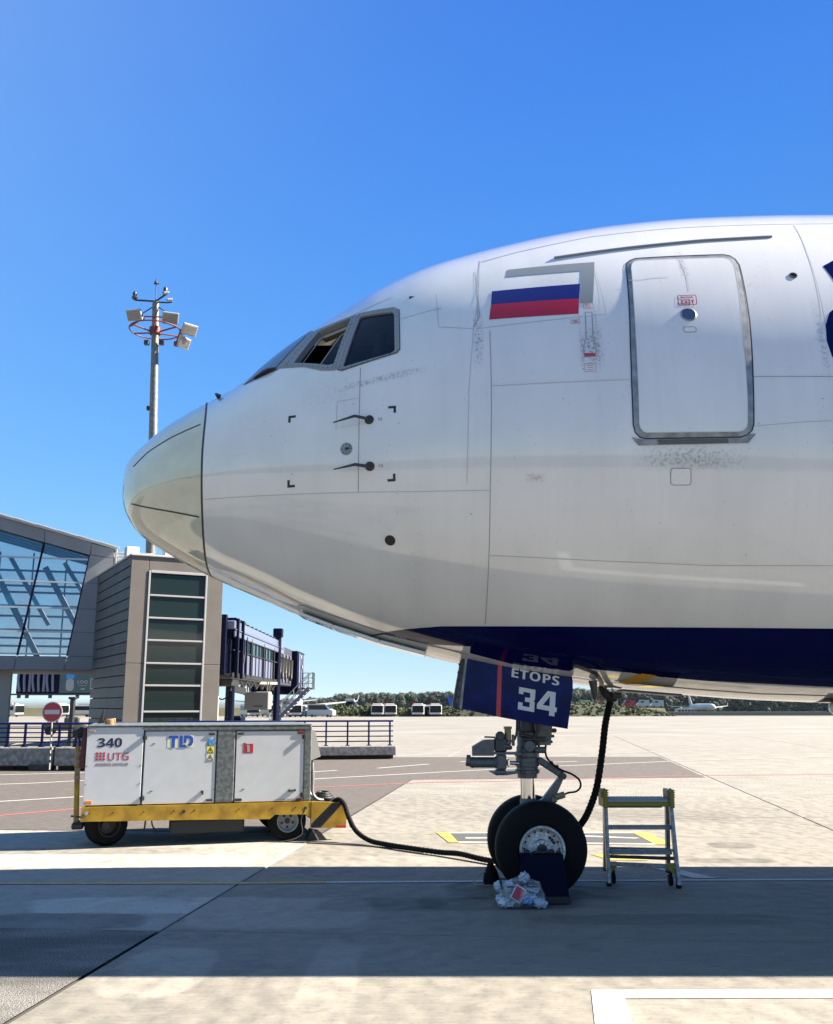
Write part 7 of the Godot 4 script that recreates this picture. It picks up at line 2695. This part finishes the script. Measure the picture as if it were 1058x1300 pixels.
func build_stand_things():
	# the power cable: from the unit's tray over the ground, behind the nose wheels and up into the belly
	var t := thing("power_cable", "thick black ribbed cable from the power unit over the ground up to the aircraft's belly", "cable", Vector3(0, 0, -13))
	var path := [Vector3(-1.25, 0.50, -14.65), Vector3(-1.15, 0.56, -14.50), Vector3(-1.06, 0.50, -14.42), Vector3(-0.98, 0.33, -14.30), Vector3(-0.86, 0.16, -14.15), Vector3(-0.66, 0.06, -13.95), Vector3(-0.40, 0.045, -13.66), Vector3(-0.05, 0.045, -13.30), Vector3(0.32, 0.045, -12.97), Vector3(0.55, 0.06, -12.75), Vector3(0.80, 0.045, -12.45), Vector3(1.05, 0.045, -12.15)]
	var p1 := smooth_path(path, 14)
	var st := S()
	tube(st, p1, ribbed_radius(p1.size(), 0.034, 0.003), 10)
	wpart("ground_run", st, M.rubber, t)
	path = [Vector3(1.05, 0.045, -12.15), Vector3(1.35, 0.06, -11.75), Vector3(1.62, 0.28, -11.25), Vector3(1.80, 0.60, -10.98), Vector3(1.895, 0.76, -10.92), Vector3(2.00, 1.03, -10.9), Vector3(2.075, 1.40, -10.9), Vector3(2.125, 1.72, -10.9), Vector3(2.185, 1.95, -10.9), Vector3(2.20, 2.01, -10.88)]
	p1 = smooth_path(path, 14)
	st = S()
	tube(st, p1, ribbed_radius(p1.size(), 0.038, 0.0032), 12)
	wpart("hanging_run", st, M.rubber, t)
	st = S()
	tube(st, smooth_path([Vector3(2.055, 2.26, -10.75), Vector3(2.075, 2.17, -10.8), Vector3(2.12, 2.07, -10.86), Vector3(2.20, 2.015, -10.88), Vector3(2.24, 2.03, -10.88)], 5), [0.045, 0.045, 0.046, 0.048, 0.05, 0.05, 0.05, 0.05, 0.05, 0.05, 0.05, 0.05, 0.052, 0.054, 0.056, 0.056, 0.056, 0.056, 0.056, 0.056, 0.05], 12)
	wpart("plug", st, M.unit_black, t)
	st = S()
	tube(st, [Vector3(2.20, 2.03, -10.83), Vector3(2.30, 2.04, -10.83)], 0.035, 10)
	wpart("plug_handle", st, M.dark_steel, t)
	st = S()
	tube(st, [Vector3(2.205, 2.03, -10.86), Vector3(2.20, 2.2, -10.82)], 0.006, 6)
	wpart("lanyard", st, M.unit_black, t)
	st = S()
	tube(st, smooth_path([Vector3(-1.02, 0.40, -14.4), Vector3(-0.95, 0.22, -14.28), Vector3(-0.88, 0.19, -14.2)], 4), 0.02, 6)
	wpart("cable_tie", st, M.unit_black, t)
	# a thin wire across the slab
	var wv := thing("thin_wire", "thin dark wire lying across the slabs between the power unit and the cable", "wire", Vector3(-1.6, 0, -14.2))
	st = S()
	tube(st, smooth_path([Vector3(-1.95, 0.012, -14.2), Vector3(-1.4, 0.012, -14.02), Vector3(-0.9, 0.012, -13.85), Vector3(-0.3, 0.012, -13.55), Vector3(0.1, 0.012, -13.2)], 6), 0.009, 6)
	wpart("wire", st, M.unit_black, wv)

	# navy toolbox-like chock in front of the wheel
	var c := thing("navy_chock_box", "dark navy tapered box standing against the near nose wheel", "box", Vector3(1.27, 0, -10.03))
	st = S()
	flat(st)
	var lo := [Vector3(-0.235, 0.07, 0.10), Vector3(0.245, 0.07, 0.10), Vector3(0.245, 0.07, -0.16), Vector3(-0.235, 0.07, -0.16)]
	var hi := [Vector3(-0.212, 0.455, 0.02), Vector3(0.205, 0.455, 0.02), Vector3(0.205, 0.455, -0.14), Vector3(-0.212, 0.455, -0.14)]
	for k in 4:
		var k2 := (k + 1) % 4
		fquad(st, lo[k], lo[k2], hi[k2], hi[k], (lo[k] + lo[k2]) * Vector3(1, 0, 1) + Vector3(0, 0, 0.03))
	fquad(st, hi[0], hi[1], hi[2], hi[3], Vector3.UP)
	part("cover", st, M.chock_navy, c)
	st = S()
	box(st, Vector3(0.005, 0.037, -0.03), Vector3(0.50, 0.074, 0.28), 0.01)
	part("base", st, M.black, c)
	st = S()
	for q in [[-0.15, 0.04], [-0.02, 0.03], [0.04, 0.03], [0.10, 0.045], [0.17, 0.03]]:
		box(st, Vector3(q[0], 0.46 + q[1] * 0.4, -0.05), Vector3(0.05, q[1], 0.06), 0.012)
	box(st, Vector3(0.0, 0.468, -0.06), Vector3(0.18, 0.03, 0.05), 0.01)
	part("handle", st, M.black, c)

	# rubbish bag
	var b := thing("rubbish_bag", "clear rubbish bag full of crumpled paper on the ground before the nose wheel", "rubbish bag", Vector3(1.04, 0, -9.83))
	var r := RandomNumberGenerator.new()
	r.seed = 19
	for k in 11:
		var q := Vector3(r.randf_range(-0.20, 0.18), r.randf_range(0.05, 0.20), r.randf_range(-0.10, 0.10))
		if k == 0: q = Vector3(0.02, 0.265, -0.03)
		if k == 1: q = Vector3(-0.13, 0.20, 0.02)
		if k == 2: q = Vector3(0.16, 0.05, 0.10)
		if k == 3: q = Vector3(-0.17, 0.05, 0.08)
		if k == 4: q = Vector3(0.03, 0.07, 0.11)
		if k == 5: q = Vector3(0.10, 0.17, 0.02)
		st = S()
		crumple(st, q, r.randf_range(0.045, 0.075), r, 0.26, Vector3(r.randf_range(0.8, 1.4), r.randf_range(0.45, 0.8), r.randf_range(0.8, 1.2)))
		part("crumpled_paper", st, M.paper_blue if k == 4 else M.foil if k % 3 == 0 else M.paper, b)
	st = S()
	box(st, Vector3(-0.055, 0.145, 0.135), Vector3(0.115, 0.145, 0.012), 0.004, Basis(Vector3(0, 0, 1), -0.55) * Basis(Vector3(1, 0, 0), -0.25))
	var car := part("carton", st, M.foil, b)
	st = S()
	box(st, Vector3(-0.055, 0.145, 0.143), Vector3(0.092, 0.118, 0.006), 0.002, Basis(Vector3(0, 0, 1), -0.55) * Basis(Vector3(1, 0, 0), -0.25))
	part("carton_print", st, M.placard_red, car)
	st = S()
	tube(st, [Vector3(-0.22, 0.26, 0.0), Vector3(-0.185, 0.10, 0.04), Vector3(-0.17, 0.03, 0.06)], 0.012, 6)
	bar(st, Vector3(-0.22, 0.26, 0), Vector3(-0.15, 0.25, -0.02), 0.015, 0.015)
	bar(st, Vector3(-0.16, 0.20, 0.10), Vector3(0.14, 0.20, 0.08), 0.008, 0.012)
	part("bag_tie", st, M.unit_black, b)
	st = S()
	crumple(st, Vector3(-0.01, 0.12, 0), 0.235, r, 0.16, Vector3(1.0, 0.62, 0.72))
	part("film", st, M.film, b)

	# dark bag with a cable loop
	var g := thing("cable_bag", "small dark slumped bag with a thin cable loop, left of the nose wheels", "bag", Vector3(0.83, 0, -11.03))
	st = S()
	lathe(st, [[0.0, 0.0], [0.085, 0.0], [0.095, 0.04], [0.075, 0.12], [0.045, 0.18], [0.03, 0.215], [0.0, 0.225]], Transform3D(Basis(Vector3(0, 0, 1), 0.06).scaled(Vector3(1, 1, 0.8)), Vector3.ZERO), 18)
	part("sack", st, M.rubber, g)
	st = S()
	tube(st, smooth_path([Vector3(-0.02, 0.14, 0.02), Vector3(-0.14, 0.10, 0.04), Vector3(-0.20, 0.03, 0.06), Vector3(-0.14, 0.01, 0.12), Vector3(-0.02, 0.01, 0.14)], 5), 0.006, 6)
	part("cable_loop", st, M.grey_paint, g)

	build_step_stool()

func crumple(st: SurfaceTool, c: Vector3, rad: float, r: RandomNumberGenerator, rough := 0.30, squash := Vector3(1, 0.9, 1)):
	flat(st)
	var n := noise(r.randi() % 1000, 5.5, 3)
	var rows := 12
	var cols := 18
	var g := []
	for i in rows + 1:
		var row := []
		for j in cols:
			var th := PI * i / rows
			var ph := TAU * j / cols
			var d := Vector3(sin(th) * cos(ph), cos(th), sin(th) * sin(ph))
			var k := 1.0 + rough * 2.2 * n.get_noise_3d(d.x * 0.35, d.y * 0.35, d.z * 0.35) + r.randf_range(-rough, rough) * 0.35
			var p := c + d * rad * k * squash
			p.y = max(p.y, 0.006)
			row.append(p)
		g.append(row)
	for i in rows:
		for j in cols:
			var j2 := (j + 1) % cols
			var o: Vector3 = (g[i][j] + g[i + 1][j2]) * 0.5 - c
			if i > 0: ftri(st, g[i][j], g[i][j2], g[i + 1][j2], o)
			if i < rows - 1: ftri(st, g[i][j], g[i + 1][j2], g[i + 1][j], o)

func build_step_stool():
	var t := thing("step_ladder", "low aluminium step ladder with yellow top caps and small wheels, right of the nose wheels", "step ladder", Vector3(2.47, 0, -11.1))
	# front legs splay towards the camera, rear legs away from it
	var fl := [Vector3(2.105, 0.90, -10.98), Vector3(2.10, 0.03, -10.96)]
	var frr := [Vector3(2.805, 0.90, -10.98), Vector3(2.865, 0.03, -10.74)]
	var legs := [[Vector3(2.118, 0.92, -11.05), Vector3(2.098, 0.02, -10.90)], [Vector3(2.835, 0.92, -11.0), Vector3(2.825, 0.02, -10.78)], [Vector3(2.16, 0.92, -11.25), Vector3(2.20, 0.06, -11.62)], [Vector3(2.86, 0.92, -11.22), Vector3(2.90, 0.06, -11.50)]]
	for k in 4:
		var st := S()
		var q: Array = legs[k]
		bar(st, q[1], q[0], 0.040 if k < 2 else 0.045, 0.07, Vector3(0, 0, 1), 0.006)
		part("leg", st, M.step_alu, t).transform = world_of(t).affine_inverse()
		st = S()
		box(st, q[1] + Vector3(0, 0.0, 0), Vector3(0.05, 0.045, 0.07), 0.01)
		wpart("foot", st, M.rubber, t)
	# yellow caps with grip ridges
	for q in [[2.105, -11.10], [2.842, -11.08]]:
		var st := S()
		box(st, Vector3(q[0], 0.905, q[1]), Vector3(0.05, 0.19, 0.32), 0.01)
		var cap := wpart("top_cap", st, M.step_yellow, t)
		st = S()
		for k in 4:
			for s in [-1.0, 1.0]:
				box(st, Vector3(q[0] + s * 0.032, 0.925 + k * 0.024, q[1] + 0.08), Vector3(0.022, 0.010, 0.10), 0.003)
		lathe(st, [[0.02, 0.99], [0.022, 1.0], [0.012, 1.015], [0, 1.02]], Transform3D(Basis.IDENTITY, Vector3(q[0], 0, q[1] + 0.08)), 10)
		wpart("grip", st, M.step_yellow if q[0] < 2.5 else M.step_alu, cap)
	# platform and treads
	var treads := [[0.885, -11.12, 0.30, 2.13, 2.815], [0.595, -11.02, 0.10, 2.125, 2.83], [0.345, -10.94, 0.12, 2.125, 2.80]]
	for k in 3:
		var q: Array = treads[k]
		var st := S()
		box(st, Vector3((q[3] + q[4]) * 0.5, q[0], q[1]), Vector3(q[4] - q[3], 0.035, q[2]), 0.004)
		var tr := wpart("tread", st, M.step_tread, t)
		st = S()
		var n := 34
		for i in n:
			var x: float = lerpf(q[3] + 0.015, q[4] - 0.015, float(i) / (n - 1))
			for z in [-0.4, -0.1, 0.2, 0.45]:
				box(st, Vector3(x, q[0] + 0.021, q[1] + z * q[2]), Vector3(0.010, 0.008, 0.016), 0.0)
			box(st, Vector3(x, q[0] - 0.004, q[1] + q[2] * 0.5 + 0.002), Vector3(0.008, 0.020, 0.005))
		var ser := wpart("serration", st, M.step_alu if k else M.step_tread, tr)
		ser.set_meta("kind", "stuff")
	var st := S()
	box(st, Vector3(2.475, 0.845, -10.98), Vector3(0.70, 0.045, 0.03), 0.006)
	wpart("front_bar", st, M.step_yellow, t)
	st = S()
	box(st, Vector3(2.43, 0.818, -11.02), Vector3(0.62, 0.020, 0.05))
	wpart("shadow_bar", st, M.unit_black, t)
	st = S()
	bar(st, Vector3(2.12, 0.285, -11.05), Vector3(2.86, 0.262, -11.05), 0.03, 0.035, Vector3.UP, 0.004)
	wpart("brace", st, M.dark_steel, t)
	st = S()
	bar(st, Vector3(2.12, 0.225, -10.93), Vector3(2.83, 0.212, -10.83), 0.02, 0.045, Vector3.UP, 0.004)
	wpart("brace", st, M.step_alu, t)
	st = S()
	bar(st, Vector3(2.18, 0.30, -11.52), Vector3(2.89, 0.30, -11.42), 0.02, 0.04, Vector3.UP, 0.004)
	bar(st, Vector3(2.86, 0.35, -11.0), Vector3(2.88, 0.30, -11.45), 0.02, 0.03)
	bar(st, Vector3(2.12, 0.35, -11.0), Vector3(2.19, 0.30, -11.5), 0.02, 0.03)
	wpart("side_brace", st, M.step_alu, t)
	for q in [[2.165, -10.97, 1.0], [2.765, -10.86, -1.0]]:
		st = S()
		prism(st, V2([q[0] - 0.04 * q[2], 0.245, q[0] + 0.035 * q[2], 0.245, q[0] + 0.03 * q[2], 0.18, q[0] - 0.05 * q[2], 0.12]), q[1], q[1] + 0.035)
		wpart("wheel_bracket", st, M.step_yellow, t)
		st = S()
		lathe(st, [[0, -0.018], [0.055, -0.018], [0.062, -0.01], [0.062, 0.01], [0.055, 0.018], [0, 0.018]], Transform3D(Basis(Vector3(0, 0, 1), PI / 2), Vector3(q[0] + 0.0 * q[2], 0.068, q[1] - 0.02)), 18)
		box(st, Vector3(q[0], 0.12, q[1]), Vector3(0.03, 0.09, 0.03), 0.005)
		wpart("castor", st, M.rubber, t)
